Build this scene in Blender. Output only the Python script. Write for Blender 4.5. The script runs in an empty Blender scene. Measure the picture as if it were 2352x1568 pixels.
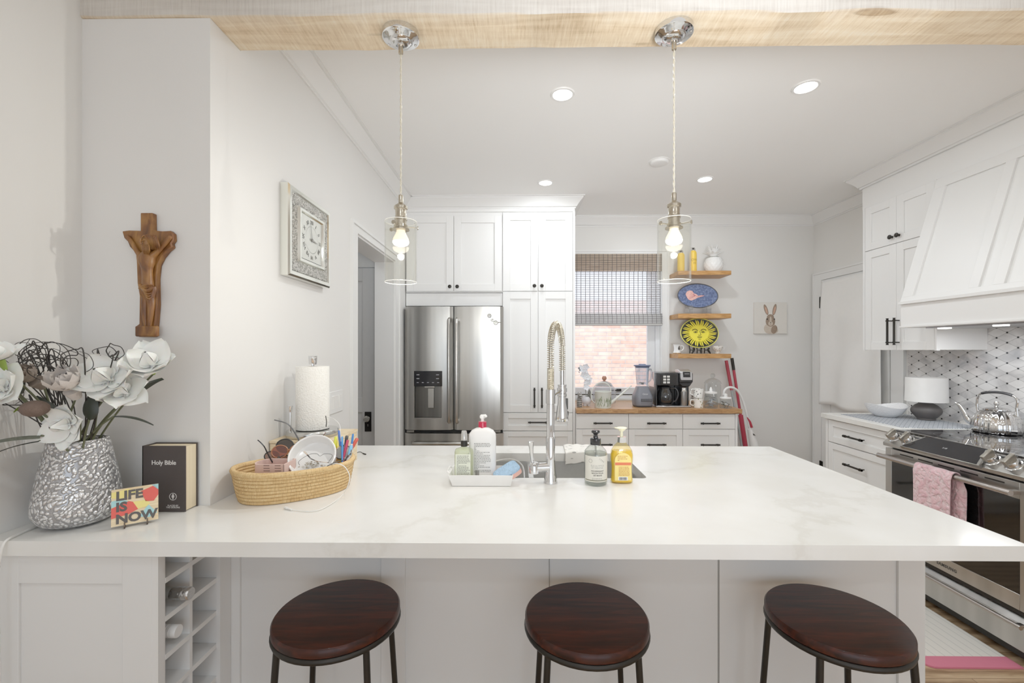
EDL, EDN, EPD, EHD, ESUN, EWD, EXPO, EFILL = 4.8, 3.2, 5.5, 2.5, 5.0, 1.6, 0.32, 7.5
import bpy, bmesh, math, random
from mathutils import Matrix, Vector, noise
random.seed(7)
SC = bpy.context.scene
COL = SC.collection
PI = math.pi
sin, cos = math.sin, math.cos

# ---------------------------------------------------------------- survey helper: photo sight line cut with a plane of the room
F, YAW, CX, HY, CZ = 1010.0, math.radians(0.65), 1176.0, 803.0, 1.41
def U(px, py, X=None, Y=None, Z=None):
    a = (px - CX) / F; b = (HY - py) / F
    dx = a * cos(YAW) - sin(YAW); dy = a * sin(YAW) + cos(YAW); dz = b
    t = X / dx if X is not None else (Y / dy if Y is not None else (Z - CZ) / dz)
    return Vector((dx * t, dy * t, CZ + dz * t))

# ---------------------------------------------------------------- materials
def lin(c):
    if isinstance(c, str):
        c = [int(c[i:i + 2], 16) / 255 for i in (0, 2, 4)]
    return tuple((x / 12.92 if x <= .04045 else ((x + .055) / 1.055) ** 2.4) for x in c[:3]) + (1.0,)
MATS = {}
def newmat(name):
    m = bpy.data.materials.new(name); m.use_nodes = True
    nt = m.node_tree; b = nt.nodes['Principled BSDF']
    return m, nt, b
def N(nt, t, **kw):
    n = nt.nodes.new(t)
    for k, v in kw.items():
        if k.startswith('i_'):
            n.inputs[k[2:].replace('_', ' ')].default_value = v
        else:
            setattr(n, k, v)
    return n
def L(nt, a, b): nt.links.new(a, b)
def coords(nt, scale=(1, 1, 1), rot=(0, 0, 0), loc=(0, 0, 0)):
    tc = N(nt, 'ShaderNodeTexCoord'); mp = N(nt, 'ShaderNodeMapping')
    mp.inputs['Scale'].default_value = scale; mp.inputs['Rotation'].default_value = rot; mp.inputs['Location'].default_value = loc
    L(nt, tc.outputs['Object'], mp.inputs['Vector'])
    return mp.outputs['Vector']
def ramp(nt, fac, stops, interp='LINEAR'):
    r = N(nt, 'ShaderNodeValToRGB'); r.color_ramp.interpolation = interp
    els = r.color_ramp.elements
    while len(els) < len(stops): els.new(.5)
    for e, (p, c) in zip(els, stops):
        e.position = p; e.color = lin(c) if not isinstance(c, float) else (c, c, c, 1)
    L(nt, fac, r.inputs['Fac'])
    return r.outputs['Color']
def bump(nt, b, h, strength=.2, dist=.01):
    n = N(nt, 'ShaderNodeBump'); n.inputs['Strength'].default_value = strength; n.inputs['Distance'].default_value = dist
    L(nt, h, n.inputs['Height']); L(nt, n.outputs['Normal'], b.inputs['Normal'])
def M(name, col, rough=.5, metal=0., spec=.5, var=.03, nscale=30., bmp=0., bscale=200., coat=0., emit=None, estr=0., sss=0., sheen=0.):
    """plain procedural material: base colour with a faint noise variation and optional noise bump"""
    if name in MATS: return MATS[name]
    m, nt, b = newmat(name)
    c = lin(col)
    v = coords(nt)
    nz = N(nt, 'ShaderNodeTexNoise'); nz.inputs['Scale'].default_value = nscale; L(nt, v, nz.inputs['Vector'])
    r = N(nt, 'ShaderNodeValToRGB')
    r.color_ramp.elements[0].color = tuple(max(0, x * (1 - var)) for x in c[:3]) + (1,)
    r.color_ramp.elements[1].color = tuple(min(1, x * (1 + var)) for x in c[:3]) + (1,)
    L(nt, nz.outputs['Fac'], r.inputs['Fac']); L(nt, r.outputs['Color'], b.inputs['Base Color'])
    b.inputs['Roughness'].default_value = rough; b.inputs['Metallic'].default_value = metal
    b.inputs['Specular IOR Level'].default_value = spec; b.inputs['Coat Weight'].default_value = coat
    if sheen: b.inputs['Sheen Weight'].default_value = sheen
    if sss:
        b.inputs['Subsurface Weight'].default_value = sss; b.inputs['Subsurface Scale'].default_value = .02
    if emit is not None:
        b.inputs['Emission Color'].default_value = lin(emit); b.inputs['Emission Strength'].default_value = estr
    if bmp:
        n2 = N(nt, 'ShaderNodeTexNoise'); n2.inputs['Scale'].default_value = bscale; n2.inputs['Detail'].default_value = 4
        L(nt, v, n2.inputs['Vector']); bump(nt, b, n2.outputs['Fac'], bmp, .004)
    MATS[name] = m
    return m
def thin_glass(name, tint='ffffff', refl=1.0, rough=0.0, f0=1.45, milky=0.):
    if name in MATS: return MATS[name]
    m, nt, b = newmat(name)
    nt.nodes.remove(b); out = nt.nodes['Material Output']
    tr = N(nt, 'ShaderNodeBsdfTransparent'); tr.inputs['Color'].default_value = lin(tint)
    gl = N(nt, 'ShaderNodeBsdfGlossy'); gl.inputs['Roughness'].default_value = rough
    lw = N(nt, 'ShaderNodeLayerWeight'); pw = N(nt, 'ShaderNodeMath', operation='POWER'); pw.inputs[1].default_value = 4; L(nt, lw.outputs['Facing'], pw.inputs[0])
    mu = N(nt, 'ShaderNodeMath', operation='MULTIPLY_ADD'); mu.inputs[1].default_value = .55 * refl; mu.inputs[2].default_value = .045 * refl; mu.use_clamp = True
    L(nt, pw.outputs[0], mu.inputs[0])
    mx = N(nt, 'ShaderNodeMixShader'); L(nt, mu.outputs[0], mx.inputs[0]); L(nt, tr.outputs[0], mx.inputs[1]); L(nt, gl.outputs[0], mx.inputs[2])
    res = mx.outputs[0]
    if milky:
        df = N(nt, 'ShaderNodeBsdfDiffuse'); df.inputs['Color'].default_value = lin(tint)
        m2 = N(nt, 'ShaderNodeMixShader'); m2.inputs[0].default_value = milky
        L(nt, res, m2.inputs[1]); L(nt, df.outputs[0], m2.inputs[2]); res = m2.outputs[0]
    L(nt, res, out.inputs['Surface'])
    MATS[name] = m
    return m

# ---------------------------------------------------------------- mesh builder
AX = {'x': Vector((1, 0, 0)), 'y': Vector((0, 1, 0)), 'z': Vector((0, 0, 1))}
class MB:
    def __init__(s, T=None): s.bm = bmesh.new(); s.T = T or Matrix()
    def v(s, p): return s.bm.verts.new(s.T @ Vector(p))
    def face(s, vs):
        try: return s.bm.faces.new(vs)
        except ValueError: return None
    def quad(s, pts): return s.face([s.v(p) for p in pts])
    def box(s, a, b):
        x0, x1 = sorted((a[0], b[0])); y0, y1 = sorted((a[1], b[1])); z0, z1 = sorted((a[2], b[2]))
        p = [s.v(q) for q in ((x0, y0, z0), (x1, y0, z0), (x1, y1, z0), (x0, y1, z0), (x0, y0, z1), (x1, y0, z1), (x1, y1, z1), (x0, y1, z1))]
        for f in ((3, 2, 1, 0), (4, 5, 6, 7), (0, 1, 5, 4), (1, 2, 6, 5), (2, 3, 7, 6), (3, 0, 4, 7)): s.face([p[i] for i in f])
        return s
    def hexa(s, p):
        p = [s.v(q) for q in p]
        for f in ((3, 2, 1, 0), (4, 5, 6, 7), (0, 1, 5, 4), (1, 2, 6, 5), (2, 3, 7, 6), (3, 0, 4, 7)): s.face([p[i] for i in f])
        return s
    def prism(s, poly, axis, a, b):
        """poly: 2-D outline; axis: 'x' -> (y,z), 'y' -> (x,z), 'z' -> (x,y) extruded from a to b"""
        def mk(q, t):
            return {'x': (t, q[0], q[1]), 'y': (q[0], t, q[1]), 'z': (q[0], q[1], t)}[axis]
        A = [s.v(mk(q, a)) for q in poly]; B = [s.v(mk(q, b)) for q in poly]
        n = len(poly)
        s.face(A[::-1]); s.face(B)
        for i in range(n): s.face([A[i], A[(i + 1) % n], B[(i + 1) % n], B[i]])
        return s
    def lathe(s, prof, c=(0, 0, 0), seg=32, sx=1., sy=1., axis='z', a0=0., a1=2 * PI, rot=None):
        c = Vector(c); full = abs(a1 - a0 - 2 * PI) < 1e-6
        n = seg if full else seg + 1
        rings = []
        for r, z in prof:
            if abs(r) < 1e-7:
                q = Vector((0, 0, z)); rings.append([s.v(c + s._ax(q, axis, rot))])
            else:
                rings.append([s.v(c + s._ax(Vector((r * cos(a0 + (a1 - a0) * i / seg) * sx, r * sin(a0 + (a1 - a0) * i / seg) * sy, z)), axis, rot)) for i in range(n)])
        for A, B in zip(rings, rings[1:]):
            m = seg
            for i in range(m):
                j = (i + 1) % n if full else i + 1
                if len(A) == 1 and len(B) == 1: continue
                if len(A) == 1: s.face([A[0], B[i], B[j]][::-1])
                elif len(B) == 1: s.face([A[i], A[j], B[0]])
                else: s.face([A[i], A[j], B[j], B[i]])
        return s
    def _ax(s, q, axis, rot):
        if axis == 'x': q = Vector((q.z, q.x, q.y))
        elif axis == 'y': q = Vector((q.y, q.z, q.x))
        if rot is not None: q = rot @ q
        return q
    def cyl(s, a, b, r, r2=None, seg=20, caps=True):
        a, b = Vector(a), Vector(b); r2 = r if r2 is None else r2
        return s.tube([a, b], [r, r2], seg, caps)
    def tube(s, pts, r, seg=10, caps=True, closed=False, flat=1.):
        pts = [Vector(p) for p in pts]; n = len(pts)
        rr = r if isinstance(r, (list, tuple)) else [r] * n
        up = None; rings = []
        for i in range(n):
            if closed: t = pts[(i + 1) % n] - pts[i - 1]
            else: t = pts[min(i + 1, n - 1)] - pts[max(i - 1, 0)]
            if t.length < 1e-9: t = Vector((0, 0, 1))
            t.normalize()
            if up is None:
                up = Vector((0, 0, 1)) if abs(t.z) < .9 else Vector((1, 0, 0))
            up = up - t * up.dot(t)
            if up.length < 1e-6: up = Vector((1, 0, 0)) - t * t.x
            up.normalize(); sd = t.cross(up)
            rings.append([s.v(pts[i] + (sd * cos(2 * PI * k / seg) + up * sin(2 * PI * k / seg) * flat) * rr[i]) for k in range(seg)])
        m = n if closed else n - 1
        for i in range(m):
            A, B = rings[i], rings[(i + 1) % n]
            for k in range(seg): s.face([A[k], A[(k + 1) % seg], B[(k + 1) % seg], B[k]])
        if caps and not closed: s.face(rings[0][::-1]); s.face(rings[-1])
        return s
    def ball(s, c, r, seg=16, rings=10, sx=1, sy=1, sz=1, rot=None):
        prof = [(r * sin(PI * i / rings), -r * cos(PI * i / rings) * sz) for i in range(rings + 1)]
        prof[0] = (0, -r * sz); prof[-1] = (0, r * sz)
        return s.lathe(prof, c, seg, sx, sy, rot=rot)
    def grid(s, fn, nu, nv, closed_u=False):
        """fn(u,v)->point, u,v in 0..1"""
        V = [[s.v(fn(i / nu, j / nv)) for j in range(nv + 1)] for i in range(nu if closed_u else nu + 1)]
        for i in range(nu):
            i2 = (i + 1) % nu if closed_u else i + 1
            for j in range(nv): s.face([V[i][j], V[i2][j], V[i2][j + 1], V[i][j + 1]])
        return s
    def xform(s, Mx):
        bmesh.ops.transform(s.bm, matrix=Mx, verts=s.bm.verts); return s
def rootloc(p):
    l = Vector((0, 0, 0))
    while p is not None: l += p.location; p = p.parent
    return l
def obj(name, mb, mat, parent=None, smooth=40, bevel=0, bseg=2, label=None, cat=None, group=None, kind=None, solid=0, sub=0, fixn=True):
    bm = mb.bm
    if fixn: bmesh.ops.recalc_face_normals(bm, faces=bm.faces)
    if parent is None and kind != 'structure' and bm.verts:
        xs = [v.co.x for v in bm.verts]; ys = [v.co.y for v in bm.verts]; zs = [v.co.z for v in bm.verts]
        base = Vector(((min(xs) + max(xs)) / 2, (min(ys) + max(ys)) / 2, min(zs)))
    else:
        base = rootloc(parent)
    bmesh.ops.translate(bm, vec=-base, verts=bm.verts)
    if smooth:
        lim = math.radians(smooth)
        for f in bm.faces: f.smooth = True
        for e in bm.edges:
            if len(e.link_faces) == 2:
                if e.calc_face_angle(0) > lim: e.smooth = False
    me = bpy.data.meshes.new(name); bm.to_mesh(me); bm.free()
    me.materials.append(mat)
    o = bpy.data.objects.new(name, me); COL.objects.link(o)
    if parent is not None: o.parent = parent
    else: o.location = base
    if solid:
        md = o.modifiers.new('thick', 'SOLIDIFY'); md.thickness = abs(solid); md.offset = -1 if solid > 0 else 1
    if bevel:
        md = o.modifiers.new('bev', 'BEVEL'); md.width = bevel; md.segments = bseg; md.limit_method = 'ANGLE'; md.angle_limit = math.radians(50)
    if sub:
        md = o.modifiers.new('sub', 'SUBSURF'); md.levels = sub; md.render_levels = sub
    tag(o, label, cat, group, kind)
    return o
def tag(o, label=None, cat=None, group=None, kind=None):
    if label: o['label'] = label
    if cat: o['category'] = cat
    if group: o['group'] = group
    if kind: o['kind'] = kind
    return o
def thing(name, label, cat, loc=(0, 0, 0), group=None):
    o = bpy.data.objects.new(name, None); COL.objects.link(o); o.location = loc; o.empty_display_size = .05
    return tag(o, label, cat, group)
def place(o, loc, rz=0, rx=0, ry=0):
    o.location = loc; o.rotation_euler = (rx, ry, rz); return o
def dup(o, loc=None, rz=None, label=None, parent=None):
    c = o.copy(); COL.objects.link(c)
    if parent is not None: c.parent = parent
    for ch in list(o.children): dup(ch, parent=c)
    if loc is not None: c.location = loc
    if rz is not None: c.rotation_euler = (c.rotation_euler[0], c.rotation_euler[1], rz)
    if label: c['label'] = label
    return c
def struct(name, mb, mat, **k): return obj(name, mb, mat, kind='structure', **k)
def frm(o, x=(1, 0, 0), y=(0, 1, 0), z=(0, 0, 1)):
    x, y, z = Vector(x), Vector(y), Vector(z)
    return Matrix(((x.x, y.x, z.x, o[0]), (x.y, y.y, z.y, o[1]), (x.z, y.z, z.z, o[2]), (0, 0, 0, 1)))
def FR(X, Y, Z=0): return frm((X, Y, Z), (0, -1, 0), (1, 0, 0))      # a face of the right wall, seen from the room
def cr(pts, n=8, closed=False):
    pts = [Vector(p) for p in pts]; out = []; m = len(pts)
    rng = range(m) if closed else range(m - 1)
    for i in rng:
        p0 = pts[(i - 1) % m] if closed or i > 0 else pts[0]; p1 = pts[i]; p2 = pts[(i + 1) % m]
        p3 = pts[(i + 2) % m] if closed or i + 2 < m else pts[-1]
        for k in range(n):
            t = k / n
            out.append(.5 * ((2 * p1) + (p2 - p0) * t + (2 * p0 - 5 * p1 + 4 * p2 - p3) * t * t + (3 * p1 - p0 - 3 * p2 + p3) * t ** 3))
    if not closed: out.append(pts[-1])
    return out
def text(name, s, size, mat, parent, T, extrude=.0004, bold=0., align='CENTER', wrap=None, xs=1., space=1., line=1.):
    """lettering as a mesh; T maps text x->right, y->up, z->out of the surface; wrap = cylinder radius"""
    cu = bpy.data.curves.new('lettering', 'FONT'); cu.body = s; cu.size = size; cu.align_x = align; cu.align_y = 'CENTER'
    cu.extrude = extrude; cu.offset = bold; cu.resolution_u = 3; cu.space_character = space; cu.space_line = line
    tmp = bpy.data.objects.new('lettering', cu); COL.objects.link(tmp)
    dg = bpy.context.evaluated_depsgraph_get(); dg.update()
    me = bpy.data.meshes.new_from_object(tmp.evaluated_get(dg))
    COL.objects.unlink(tmp); bpy.data.objects.remove(tmp); bpy.data.curves.remove(cu)
    base = rootloc(parent)
    for v in me.vertices:
        p = v.co.copy(); p.x *= xs
        if wrap: p = Vector((wrap * sin(p.x / wrap), p.y, p.z + wrap * cos(p.x / wrap) - wrap))
        v.co = (T @ p) - base
    me.materials.clear(); me.materials.append(mat)
    o = bpy.data.objects.new(name, me); COL.objects.link(o); o.parent = parent
    return o
def TF(o, x, up):     # text frame
    x, up = Vector(x).normalized(), Vector(up).normalized()
    return frm(o, x, up, x.cross(up))
def shaker(T, x0, x1, z0, z1, mb=None, rail=.055, t=.02, rec=.009):
    """door front: local x right, y into the cabinet, front plane y = 0"""
    mb = mb or MB(T); b = mb.box
    mb.box((x0, 0, z0), (x0 + rail, t, z1)); mb.box((x1 - rail, 0, z0), (x1, t, z1))
    mb.box((x0 + rail, 0, z0), (x1 - rail, t, z0 + rail)); mb.box((x0 + rail, 0, z1 - rail), (x1 - rail, t, z1))
    mb.box((x0 + rail, rec, z0 + rail), (x1 - rail, t, z1 - rail))
    return mb
def bar_handle(T, c, length, parent, vertical=True, off=.03, r=.0068, name='handle'):
    mb = MB(T); h = length / 2
    d = (0, 0, 1) if vertical else (1, 0, 0)
    P = lambda s, y: (c[0] + d[0] * s, y, c[1] + d[2] * s)
    mb.cyl(P(-h, -off), P(h, -off), r, seg=12)
    for s in (-1, 1):
        e = s * (h - .018)
        mb.cyl(P(e, -off), P(e, 0), .0042, seg=10)
        mb.cyl(P(e - .0045, -off), P(e + .0045, -off), r * 1.45, seg=12)
        mb.cyl(P(s * (h - .003), -off), P(s * h, -off), r * 1.25, seg=12)
    return obj(name, mb, M('black_metal', '26231f', .42, .6), parent)
def knob(T, c, parent):
    mb = MB(T)
    mb.lathe([(0, -.028), (.008, -.0275), (.0145, -.024), (.016, -.019), (.0125, -.014), (.006, -.011), (.0055, -.004), (.009, 0), (0, 0)], (c[0], 0, c[1]), 20, axis='y')
    return obj('knob', mb, M('black_metal', '26231f', .42, .6), parent)
# ================================================================ materials of the room
WH = M('wall_paint', 'e4e2df', .62, var=.012, nscale=3, bmp=.05, bscale=350)
WG = M('wall_paint_grey', 'e3e1dd', .62, var=.012, nscale=3, bmp=.05, bscale=350)
CE = M('ceiling_paint', 'f1f0ee', .8, var=.01, nscale=2)
CAB = M('cabinet_paint', 'eeedeb', .38, var=.008, nscale=5)
TRIM = M('trim_paint', 'e8e7e5', .4, var=.008, nscale=5)
CHROME = M('chrome', 'd9d9da', .07, 1., var=.01)
NICKEL = M('brushed_nickel', 'b9b09f', .25, 1., var=.03)
BLACK = M('black_metal', '26231f', .42, .6)
def marble():
    m, nt, b = newmat('quartz'); v = coords(nt)
    nz = N(nt, 'ShaderNodeTexNoise'); nz.inputs['Scale'].default_value = 1.6; nz.inputs['Detail'].default_value = 7; nz.inputs['Roughness'].default_value = .62
    L(nt, v, nz.inputs['Vector'])
    mx = N(nt, 'ShaderNodeMixRGB'); mx.inputs[0].default_value = .55; L(nt, v, mx.inputs[1]); L(nt, nz.outputs['Color'], mx.inputs[2])
    mp = N(nt, 'ShaderNodeMapping'); mp.inputs['Rotation'].default_value = (0, 0, 1.05); L(nt, mx.outputs[0], mp.inputs['Vector'])
    w = N(nt, 'ShaderNodeTexWave', wave_profile='SIN'); w.inputs['Scale'].default_value = 1.1; w.inputs['Distortion'].default_value = 1.5; w.inputs['Detail'].default_value = 3
    L(nt, mp.outputs[0], w.inputs['Vector'])
    c1 = ramp(nt, w.outputs['Fac'], [(0, 'e6e4df'), (.015, 'ebeae6'), (.05, 'eeedea'), (1, 'f0efec')])
    n2 = N(nt, 'ShaderNodeTexNoise'); n2.inputs['Scale'].default_value = 5; n2.inputs['Detail'].default_value = 5; L(nt, v, n2.inputs['Vector'])
    c2 = ramp(nt, n2.outputs['Fac'], [(.35, 'f6f5f2'), (.75, 'ffffff')])
    mu = N(nt, 'ShaderNodeMixRGB', blend_type='MULTIPLY'); mu.inputs[0].default_value = 1; L(nt, c1, mu.inputs[1]); L(nt, c2, mu.inputs[2])
    L(nt, mu.outputs[0], b.inputs['Base Color']); b.inputs['Roughness'].default_value = .16; b.inputs['Specular IOR Level'].default_value = .42
    return m
QUARTZ = marble()
def wood(name, stops, scale=(1, 14, 14), rough=.5, bmp=.15, ns=6., rings=False, coat=0., planks=None):
    m, nt, b = newmat(name); v = coords(nt, scale)
    nz = N(nt, 'ShaderNodeTexNoise'); nz.inputs['Scale'].default_value = ns; nz.inputs['Detail'].default_value = 8; nz.inputs['Distortion'].default_value = .8
    L(nt, v, nz.inputs['Vector'])
    fac = nz.outputs['Fac']
    if rings:
        w = N(nt, 'ShaderNodeTexWave', bands_direction='Y'); w.inputs['Scale'].default_value = .5; w.inputs['Distortion'].default_value = 9; w.inputs['Detail'].default_value = 2; w.inputs['Detail Scale'].default_value = .6
        L(nt, v, w.inputs['Vector'])
        mm = N(nt, 'ShaderNodeMath', operation='MULTIPLY_ADD'); mm.inputs[1].default_value = .35; L(nt, w.outputs['Fac'], mm.inputs[0])
        m3 = N(nt, 'ShaderNodeMath', operation='MULTIPLY'); m3.inputs[1].default_value = .7; L(nt, fac, m3.inputs[0]); L(nt, m3.outputs[0], mm.inputs[2]); fac = mm.outputs[0]
    c = ramp(nt, fac, stops)
    if planks:
        tc = N(nt, 'ShaderNodeTexCoord'); br = N(nt, 'ShaderNodeTexBrick'); mp = N(nt, 'ShaderNodeMapping')
        mp.inputs['Rotation'].default_value = (0, 0, planks[3] if len(planks) > 3 else 0)
        L(nt, tc.outputs['Object'], mp.inputs['Vector']); L(nt, mp.outputs[0], br.inputs['Vector'])
        br.inputs['Scale'].default_value = 1; br.inputs['Brick Width'].default_value = planks[0]; br.inputs['Row Height'].default_value = planks[1]
        br.inputs['Mortar Size'].default_value = planks[2]; br.inputs['Color1'].default_value = (1, 1, 1, 1); br.inputs['Color2'].default_value = (.8, .78, .75, 1); br.inputs['Mortar'].default_value = (.35, .25, .18, 1)
        mu = N(nt, 'ShaderNodeMixRGB', blend_type='MULTIPLY'); mu.inputs[0].default_value = 1; L(nt, c, mu.inputs[1]); L(nt, br.outputs['Color'], mu.inputs[2]); c = mu.outputs[0]
    L(nt, c, b.inputs['Base Color']); b.inputs['Roughness'].default_value = rough; b.inputs['Coat Weight'].default_value = coat
    if bmp: bump(nt, b, nz.outputs['Fac'], bmp, .003)
    return m
OAK = wood('oak_floor', [(.3, '8a6c4c'), (.5, 'b39370'), (.7, 'cbad89')], (1.2, 9, 9), .35, .05, rings=True, planks=(1.3, .083, .0015))
BUTCHER = wood('butcher_block', [(.3, '936338'), (.5, 'b58553'), (.7, 'c99d6c')], (3, 18, 18), .38, .05, planks=(.35, .045, .0006))
SHELFW = wood('shelf_oak', [(.3, '96652f'), (.5, 'bb8549'), (.7, 'd09d62')], (2, 20, 20), .42, .05)
def beam_mat():
    m, nt, b = newmat('rough_sawn_beam'); v = coords(nt, (26, 2.2, 1.2))
    nz = N(nt, 'ShaderNodeTexNoise'); nz.inputs['Scale'].default_value = 5; nz.inputs['Detail'].default_value = 9; nz.inputs['Roughness'].default_value = .7; L(nt, v, nz.inputs['Vector'])
    v2 = coords(nt, (.8, 8, 8)); n2 = N(nt, 'ShaderNodeTexNoise'); n2.inputs['Scale'].default_value = 3; n2.inputs['Detail'].default_value = 6; n2.inputs['Distortion'].default_value = .6; L(nt, v2, n2.inputs['Vector'])
    ad = N(nt, 'ShaderNodeMixRGB'); ad.inputs[0].default_value = .5; L(nt, nz.outputs['Fac'], ad.inputs[1]); L(nt, n2.outputs['Fac'], ad.inputs[2])
    c = ramp(nt, ad.outputs[0], [(.32, 'b99c76'), (.45, 'dcc3a0'), (.56, 'ead6b6'), (.7, 'f2e6d0')])
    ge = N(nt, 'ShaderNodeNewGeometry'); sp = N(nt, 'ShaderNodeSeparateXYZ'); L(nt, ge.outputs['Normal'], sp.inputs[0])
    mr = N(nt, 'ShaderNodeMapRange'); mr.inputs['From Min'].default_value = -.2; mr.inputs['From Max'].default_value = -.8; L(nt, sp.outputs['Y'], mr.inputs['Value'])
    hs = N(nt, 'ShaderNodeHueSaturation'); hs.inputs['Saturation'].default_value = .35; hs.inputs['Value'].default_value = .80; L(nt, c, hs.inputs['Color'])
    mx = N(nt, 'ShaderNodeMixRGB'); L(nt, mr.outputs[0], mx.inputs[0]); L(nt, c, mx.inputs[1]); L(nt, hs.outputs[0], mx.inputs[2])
    kn = N(nt, 'ShaderNodeTexVoronoi', distance='EUCLIDEAN'); kn.inputs['Scale'].default_value = 1.0; v3 = coords(nt, (1.25, 6, 6), loc=(.35, 0, 0)); L(nt, v3, kn.inputs['Vector'])
    kr = ramp(nt, kn.outputs['Distance'], [(0, '9a8468'), (.05, 'c8b79c'), (.075, 'a8947a'), (.095, 'ffffff')])
    mu = N(nt, 'ShaderNodeMixRGB', blend_type='MULTIPLY'); mu.inputs[0].default_value = .6; L(nt, mx.outputs[0], mu.inputs[1]); L(nt, kr, mu.inputs[2])
    L(nt, mu.outputs[0], b.inputs['Base Color']); b.inputs['Roughness'].default_value = .85; bump(nt, b, nz.outputs['Fac'], .5, .004)
    return m
BEAMM = beam_mat()

# ================================================================ the room shell
WX, BY, CLZ = 2.92, 4.36, 2.72          # right wall, back wall, ceiling
struct('floor', MB().box((-2.3, -2.6, -.05), (3.1, 4.6, 0)), OAK)
struct('ceiling', MB().box((-2.3, -2.6, CLZ), (3.1, 4.6, CLZ + .1)), CE)
struct('wall_right', MB().box((WX, -2.6, 0), (WX + .12, 4.5, CLZ)), WG)
wb = MB(); WL, WR, WB, WT = .42, 1.425, .925, 2.347
wb.box((-1.1, BY, 0), (WL, BY + .16, CLZ)); wb.box((WR, BY, 0), (3.04, BY + .16, CLZ)); wb.box((WL, BY, 0), (WR, BY + .16, WB)); wb.box((WL, BY, WT), (WR, BY + .16, CLZ))
struct('wall_back', wb, WG)
wr_ = MB(); wr_.box((-1.5, -2.75, 0), (-1.0, -2.6, CLZ)); wr_.box((2.4, -2.75, 0), (3.04, -2.6, CLZ)); wr_.box((-1.0, -2.75, 2.25), (2.4, -2.6, CLZ)); wr_.box((-1.0, -2.75, 0), (2.4, -2.6, .45)); wr_.box((.6, -2.75, .45), (.8, -2.6, 2.25))
struct('wall_sky_block', wr_, WG)  # unseen wall added to hold back sky light, openings shaped for it
wl = MB(); DY0, DY1, DZ = 2.63, 3.46, 2.11
wl.box((-1.117, 1.53, 0), (-.967, DY0, CLZ)); wl.box((-1.375, 1.375, 0), (-.967, 1.53, 2.455)); wl.box((-1.117, DY1, 0), (-.967, BY, CLZ)); wl.box((-1.117, DY0, DZ), (-.967, DY1, CLZ))
struct('wall_left', wl, WH)
struct('wall_left_front', MB().box((-1.5, -2.6, 0), (-1.375, 1.53, CLZ)), WG)
hw = MB(); hw.box((-2.15, 1.53, 0), (-2.05, 3.7, CLZ)); hw.box((-2.05, 1.43, 0), (-1.375, 1.53, CLZ)); hw.box((-1.152, 3.56, 0), (-1.117, 3.66, CLZ)); hw.box((-2.05, 3.56, 2.08), (-1.152, 3.66, CLZ)); hw.box((-2.05, 3.56, 0), (-1.95, 3.66, 2.08))
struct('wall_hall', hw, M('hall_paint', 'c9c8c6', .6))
# ceiling beam, slightly uneven along its lower edges
bm_ = MB(); n = 60
def bz(x, k): return 2.456 + .004 * noise.noise(Vector((x * 3.1, k * 7.3, 0))) + .003 * noise.noise(Vector((x * 9, k, 4)))
ring = []
for i in range(n + 1):
    x = -1.375 + (2.92 + 1.375) * i / n
    ring.append([bm_.v((x, 1.368 + .004 * noise.noise(Vector((x * 4, 3, 3))), CLZ)), bm_.v((x, 1.368 + .004 * noise.noise(Vector((x * 4, 8, 3))), bz(x, 0) + .004)), bm_.v((x, 1.373, bz(x, 0))),
                 bm_.v((x, 1.528, bz(x, 1) + .001)), bm_.v((x, 1.532, bz(x, 1) + .005)), bm_.v((x, 1.532, CLZ))])
for A, B in zip(ring, ring[1:]):
    for k in range(6): bm_.face([A[k], A[(k + 1) % 6], B[(k + 1) % 6], B[k]])
bm_.face(ring[0]); bm_.face(ring[-1][::-1])
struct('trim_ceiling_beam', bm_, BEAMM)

# crown mouldings: profile (out, down)
CP = [(0, .095), (.008, .095), (.008, .083), (.016, .08), (.024, .066), (.04, .045), (.058, .026), (.066, .018), (.066, .008), (.078, .008), (.078, 0), (0, 0)]
def crown(name, pts, out, z=CLZ, k=1.):
    """pts: the run in plan; out: list of outward (unit mitre) directions per point"""
    mb = MB(); R = []
    for (x, y), (ox, oy) in zip(pts, out): R.append([mb.v((x + ox * a * k, y + oy * a * k, z - b_ * k)) for a, b_ in CP])
    for A, B in zip(R, R[1:]):
        for i in range(len(CP)): mb.face([A[i], A[(i + 1) % len(CP)], B[(i + 1) % len(CP)], B[i]])
    mb.face(R[0]); mb.face(R[-1])
    return struct(name, mb, TRIM, smooth=30)
crown('trim_1', [(-.967, 1.532), (-.967, 3.79)], [(1, 0), (1, 0)])
crown('trim_2', [(-.967, 3.79), (.497, 3.79), (.497, BY), (WX, BY), (WX, 3.4)], [(0, -1), (1, -1), (1, -1), (-1, -1), (-1, 0)])
crown('trim_3', [(WX, 3.37), (2.615, 3.37), (2.615, 1.2)], [(0, 1), (-1, 1), (-1, 0)])
# soffit board above the right-hand wall cabinets
struct('trim_4', MB().box((2.62, 1.2, 2.465), (WX, 3.365, CLZ)), CAB)
# left doorway casing + jamb lining
c = MB(); cx = -.955
c.box((-.967, 2.53, 0), (cx, DY0, DZ + .06)); c.box((-.967, DY0, DZ), (cx, 3.57, DZ + .06)); c.box((-.967, DY1, 0), (cx, 3.57, DZ))
c.box((cx, 2.53, 0), (cx + .008, 2.548, DZ + .06)); c.box((cx, 3.552, 0), (cx + .008, 3.57, DZ + .06)); c.box((cx, 2.548, DZ + .042), (cx + .008, 3.552, DZ + .06))
struct('trim_5', c, TRIM)
c = MB(); c.box((-1.12, DY0 + .0, 0), (-.967, DY0 + .012, DZ)); c.box((-1.12, DY1 - .012, 0), (-.967, DY1, DZ)); c.box((-1.12, DY0 + .012, DZ - .012), (-.967, DY1 - .012, DZ))
struct('trim_6', c, TRIM)
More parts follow.
